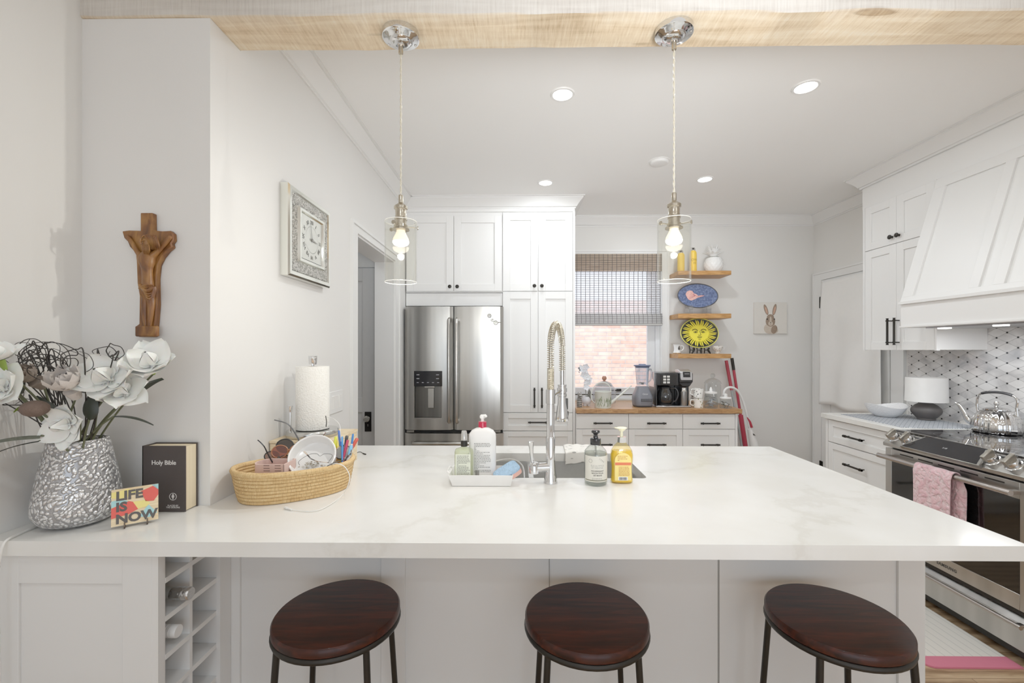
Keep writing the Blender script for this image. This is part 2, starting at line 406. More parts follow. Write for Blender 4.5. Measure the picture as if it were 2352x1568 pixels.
# hall door seen through the doorway
T = frm((0, 3.57, 0))
d = MB(T); X0, X1 = -1.95, -1.156
d.box((X0, .012, 0), (X1, .035, 2.075))
for (a, b_, z0, z1) in ((X0, X0 + .1, 0, 2.075), (X1 - .105, X1, 0, 2.075), (X0 + .1, X1 - .105, 1.97, 2.075), (X0 + .1, X1 - .105, .9, 1.02), (X0 + .1, X1 - .105, 0, .22), ((X0 + X1) / 2 - .05, (X0 + X1) / 2 + .05, .22, 1.97)):
    d.box((a, 0, z0), (b_, .012, z1))
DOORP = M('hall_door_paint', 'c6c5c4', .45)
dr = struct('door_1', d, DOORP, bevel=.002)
pl = MB(T); pl.box((-1.24, -.004, .745), (-1.186, 0, .905)); pl = obj('lock_plate', pl, M('plate_black', '1d1b1a', .4, .5), dr)
k = MB(T); k.lathe([(0, -.06), (.014, -.06), (.022, -.052), (.0255, -.042), (.021, -.034), (.01, -.03), (.009, -.012), (.016, -.008), (.016, -.004)], (-1.213, 0, .852), 16, axis='y'); obj('door_knob', k, M('crystal_knob', 'b9b6ae', .15, .7), dr)
k = MB(T); k.cyl((-1.213, -.006, .8), (-1.213, -.002, .8), .004); k.box((-1.215, -.006, .785), (-1.211, -.004, .8)); obj('keyhole', k, CHROME, dr)
# baseboards that show behind the white mop and beside the back door
struct('baseboard_back', MB().box((1.86, BY - .015, 0), (WX, BY, .14)), TRIM, bevel=.004)
struct('baseboard_right', MB().box((WX - .015, 4.32, 0), (WX, BY - .015, .14)), TRIM)
# right-hand door with casing and cloth panel
c = MB(); c.box((WX - .016, 4.23, 0), (WX, 4.345, 2.15)); c.box((WX - .016, 3.33, 0), (WX, 3.45, 2.15)); c.box((WX - .016, 3.45, 2.075), (WX, 4.23, 2.15))
c.box((WX - .024, 4.33, 0), (WX - .016, 4.345, 2.15)); c.box((WX - .024, 3.33, 0), (WX - .016, 3.345, 2.15)); c.box((WX - .024, 3.345, 2.135), (WX - .016, 4.33, 2.15))
struct('trim_7', c, TRIM)
d = MB(); d.box((WX - .012, 3.46, .01), (WX - .001, 4.222, 2.068)); d.box((WX - .018, 3.46, .01), (WX - .012, 3.57, 2.068)); d.box((WX - .018, 4.11, .01), (WX - .012, 4.222, 2.068)); d.box((WX - .018, 3.57, 1.95), (WX - .012, 4.11, 2.068)); d.box((WX - .018, 3.57, .01), (WX - .012, 4.11, .25))
dr2 = struct('door_2', d, TRIM)
for i, z in enumerate((1.86, 1.07, .3)):
    h = MB(); h.box((WX - .026, 4.205, z - .05), (WX - .016, 4.245, z + .05)); h.cyl((WX - .03, 4.226, z - .055), (WX - .03, 4.226, z + .055), .006); obj('hinge', h, BLACK, dr2)
def cloth_door(u, v):
    y = 4.175 - u * .70; zb = .90 - .02 * u + .012 * sin(u * 9)
    z = 2.05 + (zb - 2.05) * v
    w = .012 * sin(u * 13 + v * 2) * (.2 + v) + .010 * noise.noise(Vector((u * 4, v * 5, 1)))
    return (WX - .05 - w - .02 * v, y + .01 * sin(v * 5), z)
CLOTH = M('white_linen', 'efedea', .85, bmp=.15, bscale=400, var=.02)
obj('door_curtain', MB().grid(cloth_door, 40, 30), CLOTH, smooth=180, solid=.002, label='plain white cloth hung over the narrow door beside the white wall cabinet', cat='curtain')

# ================================================================ window
wn = MB(); yw = BY + .07
wn.box((WL, yw - .03, WB), (WL + .045, yw + .04, WT)); wn.box((WR - .045, yw - .03, WB), (WR, yw + .04, WT)); wn.box((WL, yw - .03, WT - .05), (WR, yw + .04, WT)); wn.box((WL, yw - .03, WB), (WR, yw + .04, WB + .05))
wn.box((WL + .045, yw - .012, WB + .05), (WL + .10, yw + .025, WT - .05)); wn.box((WR - .12, yw - .012, WB + .05), (WR - .045, yw + .025, WT - .05)); wn.box((WL + .1, yw - .012, WB + .05), (WR - .12, yw + .025, WB + .105)); wn.box((WL + .1, yw - .012, WT - .12), (WR - .12, yw + .025, WT - .05))
w1 = struct('window_1', wn, M('window_frame', 'e3e4e6', .4), bevel=.003)
g = MB(); g.box((WL + .1, yw + .002, WB + .105), (WR - .12, yw + .006, WT - .12)); obj('pane', g, thin_glass('window_glass', 'ffffff', .6), w1)
g = MB(); g.box((WL + .05, yw - .033, WB + .035), (WR - .05, yw - .029, WB + .043)); obj('seal', g, BLACK, w1)
g = MB(); g.box((.995, yw - .035, .995), (1.04, yw - .012, 1.02)); g.box((.93, yw - .05, 1.0), (1.02, yw - .035, 1.012)); obj('handle', g, BLACK, w1, bevel=.002)
c = MB(); yt = BY - .018
c.box((WR, yt, WB), (WR + .068, BY, WT + .045)); c.box((.5, yt, WT), (WR, BY, WT + .045)); c.box((WR, BY, WB), (WR - .004, BY + .05, WT)); c.box((WR + .05, yt - .008, WB), (WR + .068, yt, WT + .045)); c.box((.5, yt - .008, WT + .03), (WR + .05, yt, WT + .045))
struct('trim_8', c, TRIM)
# woven roman blind
def blind_mat(name, a, b_, alpha, gx=.043, gz=.022):
    m, nt, b = newmat(name); nt.nodes.remove(b); out = nt.nodes['Material Output']; v = coords(nt)
    sp = N(nt, 'ShaderNodeSeparateXYZ'); L(nt, v, sp.inputs[0])
    def stripe(o, per, w):
        d1 = N(nt, 'ShaderNodeMath', operation='DIVIDE'); d1.inputs[1].default_value = per; L(nt, o, d1.inputs[0])
        f = N(nt, 'ShaderNodeMath', operation='FRACT'); L(nt, d1.outputs[0], f.inputs[0])
        l = N(nt, 'ShaderNodeMath', operation='LESS_THAN'); l.inputs[1].default_value = w; L(nt, f.outputs[0], l.inputs[0]); return l.outputs[0]
    s1 = stripe(sp.outputs['X'], gx, .11); s2 = stripe(sp.outputs['Z'], gz, .16)
    mxx = N(nt, 'ShaderNodeMath', operation='MAXIMUM'); L(nt, s1, mxx.inputs[0]); L(nt, s2, mxx.inputs[1])
    nz = N(nt, 'ShaderNodeTexNoise'); nz.inputs['Scale'].default_value = 1; v2 = coords(nt, (8, 8, 420)); L(nt, v2, nz.inputs['Vector']); nz.inputs['Detail'].default_value = 3
    cc = ramp(nt, nz.outputs['Fac'], [(.35, a), (.65, b_)])
    dk = N(nt, 'ShaderNodeMixRGB'); L(nt, mxx.outputs[0], dk.inputs[0]); L(nt, cc, dk.inputs[1]); dk.inputs[2].default_value = lin('7d7a78')
    df = N(nt, 'ShaderNodeBsdfDiffuse'); L(nt, dk.outputs[0], df.inputs[0]); tl = N(nt, 'ShaderNodeBsdfTranslucent'); L(nt, dk.outputs[0], tl.inputs[0])
    m1 = N(nt, 'ShaderNodeMixShader'); m1.inputs[0].default_value = .6; L(nt, df.outputs[0], m1.inputs[1]); L(nt, tl.outputs[0], m1.inputs[2])
    tr = N(nt, 'ShaderNodeBsdfTransparent'); m2 = N(nt, 'ShaderNodeMixShader')
    op = N(nt, 'ShaderNodeMapRange'); op.inputs['To Min'].default_value = alpha; op.inputs['To Max'].default_value = 1; L(nt, mxx.outputs[0], op.inputs['Value'])
    L(nt, op.outputs[0], m2.inputs[0]); L(nt, tr.outputs[0], m2.inputs[1]); L(nt, m1.outputs[0], m2.inputs[2]); L(nt, m2.outputs[0], out.inputs['Surface'])
    return m
bl = thing('roman_blind', 'woven light bamboo roman blind half lowered over the window', 'blind', (.97, 4.33, 1.6))
y = 4.325
obj('valance', MB().box((.506, y - .025, 2.175), (1.413, y - .02, 2.345)), blind_mat('weave_tan', 'c0aa95', 'e4d5c4', .85), bl, smooth=0)
obj('shade', MB().box((.506, y - .002, 1.75), (1.408, y, 2.34)), blind_mat('weave_white', 'eeeef2', 'fdfdff', .5), bl, smooth=0)
fo = MB(); fo.prism([(y - .03, 1.652), (y - .005, 1.645), (y + .0, 1.76), (y - .012, 1.765), (y - .028, 1.74)], 'x', .506, 1.418); obj('folded_hem', fo, blind_mat('weave_grey', 'c9c8c8', 'e2e1df', .96), bl, smooth=0)
fo = MB(); fo.box((.506, y - .034, 1.648), (1.418, y - .026, 1.664)); obj('bottom_rail', fo, M('rail_grey', 'b3b1ae', .6), bl)
# neighbouring brick house wall
def brick():
    m, nt, b = newmat('brick'); v = coords(nt); sp = N(nt, 'ShaderNodeSeparateXYZ'); L(nt, v, sp.inputs[0]); cb = N(nt, 'ShaderNodeCombineXYZ')
    L(nt, sp.outputs['X'], cb.inputs['X']); L(nt, sp.outputs['Z'], cb.inputs['Y'])
    br = N(nt, 'ShaderNodeTexBrick', offset=.37, offset_frequency=2); L(nt, cb.outputs[0], br.inputs['Vector']); br.inputs['Scale'].default_value = 1
    br.inputs['Brick Width'].default_value = .215; br.inputs['Row Height'].default_value = .0625; br.inputs['Mortar Size'].default_value = .008; br.inputs['Mortar Smooth'].default_value = .3
    br.inputs['Color1'].default_value = lin('c99c8c'); br.inputs['Color2'].default_value = lin('d8b3a3'); br.inputs['Mortar'].default_value = lin('b5a8a2')
    nz = N(nt, 'ShaderNodeTexNoise'); nz.inputs['Scale'].default_value = 9; nz.inputs['Detail'].default_value = 6; L(nt, v, nz.inputs['Vector'])
    c2 = ramp(nt, nz.outputs['Fac'], [(.3, 'b0b0b8'), (.7, 'ffffff')])
    mu = N(nt, 'ShaderNodeMixRGB', blend_type='MULTIPLY'); mu.inputs[0].default_value = .5; L(nt, br.outputs['Color'], mu.inputs[1]); L(nt, c2, mu.inputs[2])
    L(nt, mu.outputs[0], b.inputs['Base Color']); b.inputs['Roughness'].default_value = .9
    inv = N(nt, 'ShaderNodeMath', operation='SUBTRACT'); inv.inputs[0].default_value = 1; L(nt, br.outputs['Fac'], inv.inputs[1]); bump(nt, b, inv.outputs[0], .8, .01)
    return m
struct('wall_exterior', MB().box((-1.5, 7.0, -1), (4.5, 7.2, 2.2)), brick())
struct('ground_exterior', MB().box((-1.5, 4.6, -.4), (4.5, 7.0, -.3)), M('concrete', 'a9a7a3', .9))

# ================================================================ cabinets
def crown_gap(): pass
GAP = .002
# --- tall cabinets round the fridge
T0 = frm((0, 3.78, 0)); CY = 3.80
fc = thing('bridge_cabinet', 'white shaker cabinet above the fridge with two round black knobs', 'cabinet', (-.5, 3.8, 1.9))
a = MB(); a.box((-.96, CY + .001, 1.905), (-.125, BY - .002, 2.60)); a.box((-.955, 3.795, 2.56), (.49, CY + .001, 2.655)) if False else None
a.box((-.96, CY - .001, 1.79), (-.125, CY + .02, 1.9)); a.box((-.96, 3.84, .0), (-.952, BY - .002, 1.9))
obj('carcass', a, CAB, fc)
xa, xb, xc = -.952, -.545, -.131
for (u0, u1, kx) in ((xa, xb - GAP, xb - .032), (xb + GAP, xc, xb + .032)):
    dd = obj('door', shaker(T0, u0, u1, 1.915, 2.565, rail=.062), CAB, fc, bevel=.0015)
    knob(T0, (kx, 1.952), dd)
pc = thing('pantry_cabinet', 'tall white shaker pantry between the fridge and the window', 'cabinet', (.185, 3.8, 0))
a = MB(); a.box((-.124, CY + .001, .1), (.497, BY - .002, 2.60)); a.box((-.124, CY + .05, 0), (.497, BY - .01, .1)); a.box((.481, 3.78, .1), (.499, CY + .001, 2.60)); obj('carcass', a, CAB, pc)
xm = .181
for (u0, u1, kx) in ((-.121, xm - GAP, xm - .032), (xm + GAP, .478, xm + .032)):
    dd = obj('door', shaker(T0, u0, u1, 1.915, 2.585, rail=.062), CAB, pc, bevel=.0015); knob(T0, (kx, 1.957), dd)
    dd = obj('door', shaker(T0, u0, u1, .872, 1.909, rail=.062), CAB, pc, bevel=.0015); bar_handle(T0, (kx, 1.0), .172, dd)
for z0, z1 in ((.715, .866), (.42, .709), (.11, .414)):
    dd = obj('drawer', shaker(T0, -.121, .478, z0, z1, rail=.045), CAB, pc, bevel=.0015); bar_handle(T0, (.18, (z0 + z1) / 2 + .0), .172, dd, False)
a = MB(); a.box((-.964, 3.786, 2.60), (.497, BY - .002, CLZ - .001)); struct('trim_9', a, CAB)
# --- base drawers under the window
T1 = frm((0, 3.735, 0))
bc = thing('base_cabinet', 'run of white base drawers under the wooden counter by the window', 'cabinet', (1.19, 3.8, 0))
a = MB(); a.box((.502, 3.757, .1), (1.85, BY - .02, .87)); a.box((.502, 3.82, 0), (1.85, BY - .02, .1)); a.box((1.845, 3.735, .1), (1.862, BY - .02, .87)); obj('carcass', a, CAB, bc)
cols = [(.504, .943), (.947, 1.400), (1.404, 1.842)]
for u0, u1 in cols:
    for z0, z1, hz, fl in ((.741, .866, .792, 1), (.43, .737, .612, 0), (.11, .426, .3, 0)):
        if fl:
            mb = MB(T1); mb.box((u0, 0, z0), (u1, .02, z1))
        else: mb = shaker(T1, u0, u1, z0, z1, rail=.05)
        dd = obj('drawer', mb, CAB, bc, bevel=.0015); bar_handle(T1, ((u0 + u1) / 2, hz), .158, dd, False)
obj('wooden_countertop', MB().box((.500, 3.708, .874), (1.89, BY - .019, .912)), BUTCHER, bevel=.003, label='thick light butcher block counter under the window', cat='countertop')
# --- wall cabinet on the right
XC = 2.60
T2 = FR(XC, 0, 0)        # local x = -Y
uc = thing('wall_cabinet', 'white shaker wall cabinet between the narrow door and the range hood', 'cabinet', (2.76, 3.05, 1.405))
a = MB(); a.box((XC + .022, 2.755, 1.41), (WX - .001, 3.33, 2.463)); a.box((XC, 3.318, 1.405), (XC + .022, 3.335, 2.466)); a.box((XC, 2.755, 1.405), (XC + .022, 2.768, 2.466)); obj('carcass', a, CAB, uc)
ys = (3.316, 3.046, 2.770)
for (ya, yb, kx) in ((ys[0], ys[1] + GAP / 2, ys[1] + .03), (ys[1] - GAP / 2, ys[2], ys[1] - .025)):
    dd = obj('door', shaker(T2, -ya, -yb, 2.143, 2.463, rail=.055), CAB, uc, bevel=.0015); knob(T2, (-kx, 2.19), dd)
    dd = obj('door', shaker(T2, -ya, -yb, 1.408, 2.139, rail=.055), CAB, uc, bevel=.0015); bar_handle(T2, (-kx, 1.535), .185, dd, off=.035, r=.007)
# --- base cabinet on the right
XB = 2.342; ZR = .93
rb = thing('drawer_cabinet', 'white shaker drawer cabinet between the range and the narrow door', 'cabinet', (2.6, 3.0, 0))
a = MB(); a.box((XB + .022, 2.675, .1), (WX - .001, 3.36, ZR - .036)); a.box((XB + .08, 2.675, 0), (WX - .001, 3.36, .1)); a.box((XB, 3.34, .1), (XB + .022, 3.362, ZR - .036)); obj('carcass', a, CAB, rb)
T3 = FR(XB, 0, 0)
for z0, z1, hz in ((.725, .888, .80), (.425, .719, .60), (.11, .419, .3)):
    dd = obj('drawer', shaker(T3, -3.335, -2.685, z0, z1, rail=.045), CAB, rb, bevel=.0015); bar_handle(T3, (-3.06, hz), .17, dd, False)
obj('quartz_countertop', MB().box((XB - .022, 2.672, ZR - .035), (WX - .001, 3.385, ZR)), QUARTZ, bevel=.003, label='white quartz counter with the grey patterned runner on it', cat='countertop')
# --- tiled backsplash
def tiles():
    m, nt, b = newmat('marble_mosaic'); tc = N(nt, 'ShaderNodeTexCoord'); sp = N(nt, 'ShaderNodeSeparateXYZ'); L(nt, tc.outputs['Object'], sp.inputs[0])
    def mt(op, a, b_=None, **k):
        n_ = N(nt, 'ShaderNodeMath', operation=op)
        for i, q in enumerate((a, b_)):
            if q is None: continue
            if isinstance(q, (int, float)): n_.inputs[i].default_value = q
            else: L(nt, q, n_.inputs[i])
        return n_.outputs[0]
    p = mt('DIVIDE', sp.outputs['Y'], .0575 * 2); q = mt('DIVIDE', sp.outputs['Z'], .0605)
    A = mt('ADD', q, p); B = mt('SUBTRACT', q, p)
    def dist(x): return mt('ABSOLUTE', mt('SUBTRACT', mt('FRACT', mt('ADD', x, .5)), .5))
    da, db = dist(A), dist(B)
    line = mt('LESS_THAN', mt('MINIMUM', da, db), .022)
    # dots: lattice points where both are whole numbers
    du = mt('ADD', da, db)
    # square dot: |dY|,|dZ| from A,B fractional parts
    fa = mt('SUBTRACT', mt('FRACT', mt('ADD', A, .5)), .5); fb = mt('SUBTRACT', mt('FRACT', mt('ADD', B, .5)), .5)
    dz = mt('ABSOLUTE', mt('MULTIPLY', mt('ADD', fa, fb), .0605 / 2)); dy = mt('ABSOLUTE', mt('MULTIPLY', mt('SUBTRACT', fa, fb), .0575))
    dot = mt('LESS_THAN', mt('MAXIMUM', dz, dy), .0052)
    nz = N(nt, 'ShaderNodeTexNoise'); nz.inputs['Scale'].default_value = 6; nz.inputs['Detail'].default_value = 8; nz.inputs['Distortion'].default_value = 1.2
    L(nt, tc.outputs['Object'], nz.inputs['Vector'])
    # per-tile tone
    cb = N(nt, 'ShaderNodeCombineXYZ'); L(nt, mt('FLOOR', A), cb.inputs[0]); L(nt, mt('FLOOR', B), cb.inputs[1]); wn_ = N(nt, 'ShaderNodeTexWhiteNoise'); L(nt, cb.outputs[0], wn_.inputs['Vector'])
    f = mt('ADD', nz.outputs['Fac'], mt('MULTIPLY', mt('SUBTRACT', wn_.outputs['Value'], .5), .22))
    c = ramp(nt, f, [(.25, 'a9a8aa'), (.42, 'cfcdcc'), (.55, 'e0dedc'), (.8, 'ecebea')])
    m1 = N(nt, 'ShaderNodeMixRGB'); L(nt, line, m1.inputs[0]); L(nt, c, m1.inputs[1]); m1.inputs[2].default_value = lin('a5a3a1')
    m2 = N(nt, 'ShaderNodeMixRGB'); L(nt, dot, m2.inputs[0]); L(nt, m1.outputs[0], m2.inputs[1]); m2.inputs[2].default_value = lin('1b1a1a')
    L(nt, m2.outputs[0], b.inputs['Base Color'])
    r = mt('ADD', mt('MULTIPLY', line, .5), .09); L(nt, r, b.inputs['Roughness'])
    bump(nt, b, mt('SUBTRACT', 1, line), .3, .0015)
    return m
bs = MB(); bs.box((WX - .009, 1.2, ZR - .03), (WX - .0005, 3.31, 1.62)); struct('wall_backsplash', bs, tiles())
# --- range hood
hd = thing('range_hood', 'tall white tapered range hood with raised battens above the range', 'range hood', (2.6, 2.3, 1.54))
HY0, HY1 = 1.86, 2.753
def hx(z, o=0): return 2.385 + (2.612 - 2.385) * (z - 1.70) / (2.465 - 1.70) - o
def sl(mb, ya, yb, za, zb, o0, o1):
    mb.hexa([(hx(za, o1), ya, za), (hx(za, o0), ya, za), (hx(za, o0), yb, za), (hx(za, o1), yb, za), (hx(zb, o1), ya, zb), (hx(zb, o0), ya, zb), (hx(zb, o0), yb, zb), (hx(zb, o1), yb, zb)])
a = MB(); a.prism([(hx(1.70), 1.70), (WX - .002, 1.70), (WX - .002, 2.463), (hx(2.463), 2.463)], 'y', HY0, HY1)
obj('body', a, CAB, hd)
a = MB()
sl(a, HY0, HY1, 1.70, 1.735, 0, .012); sl(a, HY0, HY1, 2.40, 2.463, 0, .012)
w_ = (HY1 - HY0)
for (ya, yb) in ((HY1 - .075, HY1), (2.30, 2.352), (HY0 + .32, HY0 + .372), (HY0, HY0 + .075)): sl(a, ya, yb, 1.735, 2.40, 0, .012)
obj('batten', a, CAB, hd, bevel=.001)
a = MB(); a.box((2.362, HY0 - .012, 1.688), (WX - .002, HY1 + .0, 1.706)); a.box((2.378, HY0, 1.555), (2.398, HY1, 1.688)); a.box((2.398, HY1 - .02, 1.555), (WX - .002, HY1, 1.688)); a.box((2.398, HY0, 1.555), (WX - .002, HY0 + .02, 1.688)); a.box((2.368, HY0 - .008, 1.545), (WX - .01, HY1, 1.556))
obj('skirt', a, CAB, hd, bevel=.0015)
a = MB(); a.box((2.44, HY0 + .1, 1.538), (2.84, HY1 - .1, 1.545)); 
ins = obj('filter_insert', a, M('steel_dark', '8b8b8b', .3, 1.), hd)
for yy in (2.0, 2.3, 2.6):
    a = MB(); a.cyl((2.5, yy, 1.538), (2.5, yy, 1.533), .03); obj('lamp', a, M('hood_lamp', 'ffffff', .5, emit='fffdf8', estr=6), ins)
# ================================================================ island
ZC = .92
SX0, SX1, SY0, SY1 = -.235, .498, 1.683, 2.085
ct = MB()
xs = [-.966, SX0, SX1, 1.283]; ys_ = [1.112, 1.374, SY0, SY1, 2.244]
def slab(x0, x1, y0, y1): ct.box((x0, y0, .882), (x1, y1, ZC))
# one continuous slab with the sink cut out, built as a ring of shared vertices
def slab_mesh(mb, outer, hole, z0, z1):
    vt = [mb.v((x, y, z1)) for x, y in outer]; vb = [mb.v((x, y, z0)) for x, y in outer]
    ht = [mb.v((x, y, z1)) for x, y in hole]; hb = [mb.v((x, y, z0)) for x, y in hole]
    n = len(outer)
    for i in range(n): mb.face([vb[i], vb[(i + 1) % n], vt[(i + 1) % n], vt[i]])
    m = len(hole)
    for i in range(m): mb.face([ht[i], ht[(i + 1) % m], hb[(i + 1) % m], hb[i]])
    return vt, vb, ht, hb
outer = [(-1.374, 1.112), (1.283, 1.112), (1.283, 2.244), (-.966, 2.244), (-.966, 1.374), (-1.374, 1.374)]
r_ = .02; hole = []
for (cx_, cy_, a0) in ((SX0 + r_, SY0 + r_, PI), (SX1 - r_, SY0 + r_, 1.5 * PI), (SX1 - r_, SY1 - r_, 0), (SX0 + r_, SY1 - r_, .5 * PI)):
    for k in range(5): hole.append((cx_ + r_ * cos(a0 + k * PI / 8), cy_ + r_ * sin(a0 + k * PI / 8)))
vt, vb, ht, hb = slab_mesh(ct, outer, hole, .882, ZC)
for V, H in ((vt, ht), (vb, hb)):
    ct.face([V[0], V[1], H[7], H[6], H[5], H[4], H[3], H[2]])          # front strip
    ct.face([V[1], V[2], H[12], H[11], H[10], H[9], H[8], H[7]])
    ct.face([V[2], V[3], H[17], H[16], H[15], H[14], H[13], H[12]])
    ct.face([V[3], V[4], V[5], V[0], H[2], H[1], H[0], H[19], H[18], H[17]])
for f in list(ct.bm.faces):
    if len(f.verts) > 4: bmesh.ops.triangulate(ct.bm, faces=[f])
obj('marble_countertop', ct, QUARTZ, smooth=0, label='long white veined quartz worktop of the island with the sink cut into it', cat='countertop')
IS = M('island_paint', 'e3e2e0', .42, var=.008, nscale=5)
isl = thing('kitchen_island', 'white panelled island base behind the three wooden stools', 'kitchen island', (.16, 1.8, 0))
IY = 1.41
def ix(px): return (px - 1187.5) / 1010 * 1.405
a = MB(); a.box((-.964, IY, .0), (.64, IY + .02, .881)); a.box((.646, IY, 0), (1.27, IY + .02, .881)); obj('back_panel', a, IS, isl)
a = MB(); a.box((-.964, IY + .02, .09), (1.27, IY + .03, .881)); a.box((1.25, IY + .02, .0), (1.27, 2.20, .881)); a.box((-.96, 2.18, .1), (1.25, 2.20, .881)); a.box((-.96, IY + .02, .1), (-.94, 2.2, .881)); obj('carcass', a, IS, isl)
for (p0, p1) in ((489, 548), (875, 930), (2053, 2113)):
    obj('stile', MB().box((max(-.964, ix(p0)), IY - .009, 0), (ix(p1), IY, .881)), IS, isl, bevel=.001)
a = MB(); a.box((ix(1262) - .0015, IY - .003, 0), (ix(1262) + .0015, IY, .881)); obj('seam', a, M('seam_grey', 'a3a19d', .6), isl)
a = MB(); a.box((.64, IY + .001, 0), (.646, IY + .004, .881)); obj('groove', a, M('groove_grey', '8f8d89', .6), isl)
# end cabinet on the left with recessed panel
ec = thing('end_cabinet', 'grey white end cabinet with a recessed panel under the flower vase', 'cabinet', (-1.15, 1.13, 0))
T4 = frm((0, 1.128, 0))
obj('door', shaker(T4, -1.374, -.945, -.1, .881, rail=.078, rec=.006), IS, ec, bevel=.001)
a = MB(); a.box((-1.374, 1.149, 0), (-1.36, 1.37, .88)); a.box((-.945, 1.128, 0), (-.929, 1.148, .881)); obj('side_panel', a, IS, ec)
# wine rack let into the side of the end cabinet
wr = thing('wine_rack', 'built-in wine rack of square cubbies beside the end cabinet', 'wine rack', (-1.1, 1.24, 0))
RX = -.929
a = MB(); a.box((-1.26, 1.149, 0), (-1.25, 1.352, .88)); a.box((-1.25, 1.149, 0), (RX - .001, 1.152, .88)); obj('back', a, IS, wr)
zs = [.800 - .1015 * i for i in range(8)]
for z in zs: obj('shelf', MB().box((-1.25, 1.152, z - .007), (RX, 1.351, z + .007)), IS, wr)
obj('divider', MB().box((-1.25, 1.239, 0), (RX - .001, 1.250, .88)), IS, wr)
a = MB(); a.box((-1.25, 1.3515, 0), (RX, 1.374, .88)); a.box((RX, 1.348, 0), (RX + .012, 1.374, .88)); a.box((-.94, 1.374, 0), (-.917, 1.400, .88)); obj('end_post', a, IS, wr)
def bottle(label, z, y, xe, foil):
    b_ = thing('wine_bottle', label, 'wine bottle', (xe - .15, y, z - .037), 'wine bottles in the wine rack')
    gm = M('bottle_grey' if not foil else 'bottle_clear', '8d8d88', .15, spec=.6) 
    a = MB(); pr = [(0, -.30), (.034, -.298), (.037, -.29), (.037, -.12), (.03, -.095), (.017, -.075), (.0145, -.055), (.0145, -.004), (0, -.004)]
    a.lathe([(r, q) for r, q in pr], (xe, y, z), 24, axis='x'); obj('glass_body', a, gm, b_)
    a = MB()
    if foil:
        pf = [(.0152, -.052)]
        for k in range(8): pf.append((.0158 + (.0012 if k % 2 else 0), -.048 + k * .006))
        pf += [(.0165, -.002), (.015, 0), (0, 0)]
    else: pf = [(.0165, -.04), (.0165, -.03), (.0148, -.028), (.0165, -.026), (.0165, -.018), (.0152, -.017), (.0165, -.016), (.0165, -.002), (.0155, 0), (0, 0)]
    a.lathe(pf, (xe, y, z), 20, axis='x'); obj('foil_capsule' if foil else 'screw_cap', a, M('foil_silver', 'cfcfcf', .22, 1., bmp=.9, bscale=90) if foil else M('cap_white', 'e3e2e0', .35), b_)
    return b_
def fitz(z): return z + .007 + .0372
bottle('wine bottle with crumpled silver foil neck in the upper cubby', fitz(zs[1]), 1.195, -.893, True)
bottle('wine bottle with ribbed white screw cap in the lower cubby', fitz(zs[2]), 1.192, -.925, False)
# sink
STEEL = M('sink_steel', 'cfcecb', .42, 1., var=.04, nscale=60)
sk = thing('kitchen_sink', 'undermounted stainless steel sink cut into the island worktop', 'sink', ((SX0 + SX1) / 2, 1.88, .67))
a = MB(); x0, x1, y0, y1 = SX0 - .004, SX1 + .004, SY0 - .004, SY1 + .004; zb = .68
for q in ([(x0, y0, .881), (x1, y0, .881), (x1, y0, zb), (x0, y0, zb)], [(x1, y0, .881), (x1, y1, .881), (x1, y1, zb), (x1, y0, zb)], [(x1, y1, .881), (x0, y1, .881), (x0, y1, zb), (x1, y1, zb)], [(x0, y1, .881), (x0, y0, .881), (x0, y0, zb), (x0, y1, zb)], [(x0, y0, zb), (x1, y0, zb), (x1, y1, zb), (x0, y1, zb)]): a.quad(q)
bmesh.ops.remove_doubles(a.bm, verts=a.bm.verts, dist=1e-5); obj('basin', a, STEEL, sk, solid=.0015, smooth=0, fixn=False)
a = MB(); a.lathe([(0, zb + .004), (.02, zb + .003), (.045, zb + .004), (.05, zb + .001)], (.13, 1.93, 0), 24); obj('drain', a, CHROME, sk)
a = MB(); a.box((.05, SY0 + .0, .862), (.07, SY1, .872)); a.box((SX0, SY0 + .05, .862), (.05, SY0 + .07, .872)); obj('divider_ledge', a, STEEL, sk)
# dish rack wire at the sink's left
ra = MB(); ra.tube(cr([(-.2, 2.02, .87), (-.05, 2.03, .905), (.02, 1.95, .90), (.03, 1.75, .885)], 8), .004, 8); ra.tube(cr([(-.19, 1.96, .87), (-.08, 1.96, .89), (-.03, 1.9, .89), (-.02, 1.72, .88)], 8), .003, 8)
obj('sink_rack', ra, STEEL, label='steel wire rack lying in the left side of the sink', cat='rack')
# faucet
fx, fy = .124, 1.625
fa = thing('spring_faucet', 'tall chrome spring neck faucet standing at the island sink', 'faucet', (fx, fy, ZC))
a = MB(); a.lathe([(0, 0), (.0255, 0), (.0255, .003), (.024, .010), (.0185, .05), (.0172, .08), (.0172, .165), (.0160, .168), (.0145, .170), (.0145, .29), (.0175, .292), (.0175, .343), (.0145, .345), (0, .345)], (fx, fy, ZC), 28); obj('base_column', a, CHROME, fa)
hx_, hy_ = fx + .062, fy + .19        # spray head position
z0 = ZC + .345
def sp_pt(t):
    # path: up, semicircular arc over to the head, down
    L1 = .145; R = math.hypot(hx_ - fx, hy_ - fy) / 2; arc = PI * R; L2 = .085; S = L1 + arc + L2; s = t * S
    d = Vector((hx_ - fx, hy_ - fy, 0)).normalized()
    if s < L1: return Vector((fx, fy, z0 + s)), Vector((0, 0, 1))
    if s < L1 + arc:
        th = (s - L1) / R; return Vector((fx, fy, z0 + L1)) + d * (R - R * cos(th)) + Vector((0, 0, R * sin(th))), d * sin(th) + Vector((0, 0, cos(th)))
    q = s - L1 - arc; return Vector((hx_, hy_, z0 + L1 - q)), Vector((0, 0, -1))
TS = .145 + PI * math.hypot(hx_ - fx, hy_ - fy) / 2 + .085
dside = Vector((hx_ - fx, hy_ - fy, 0)).normalized(); nn = Vector((-dside.y, dside.x, 0))
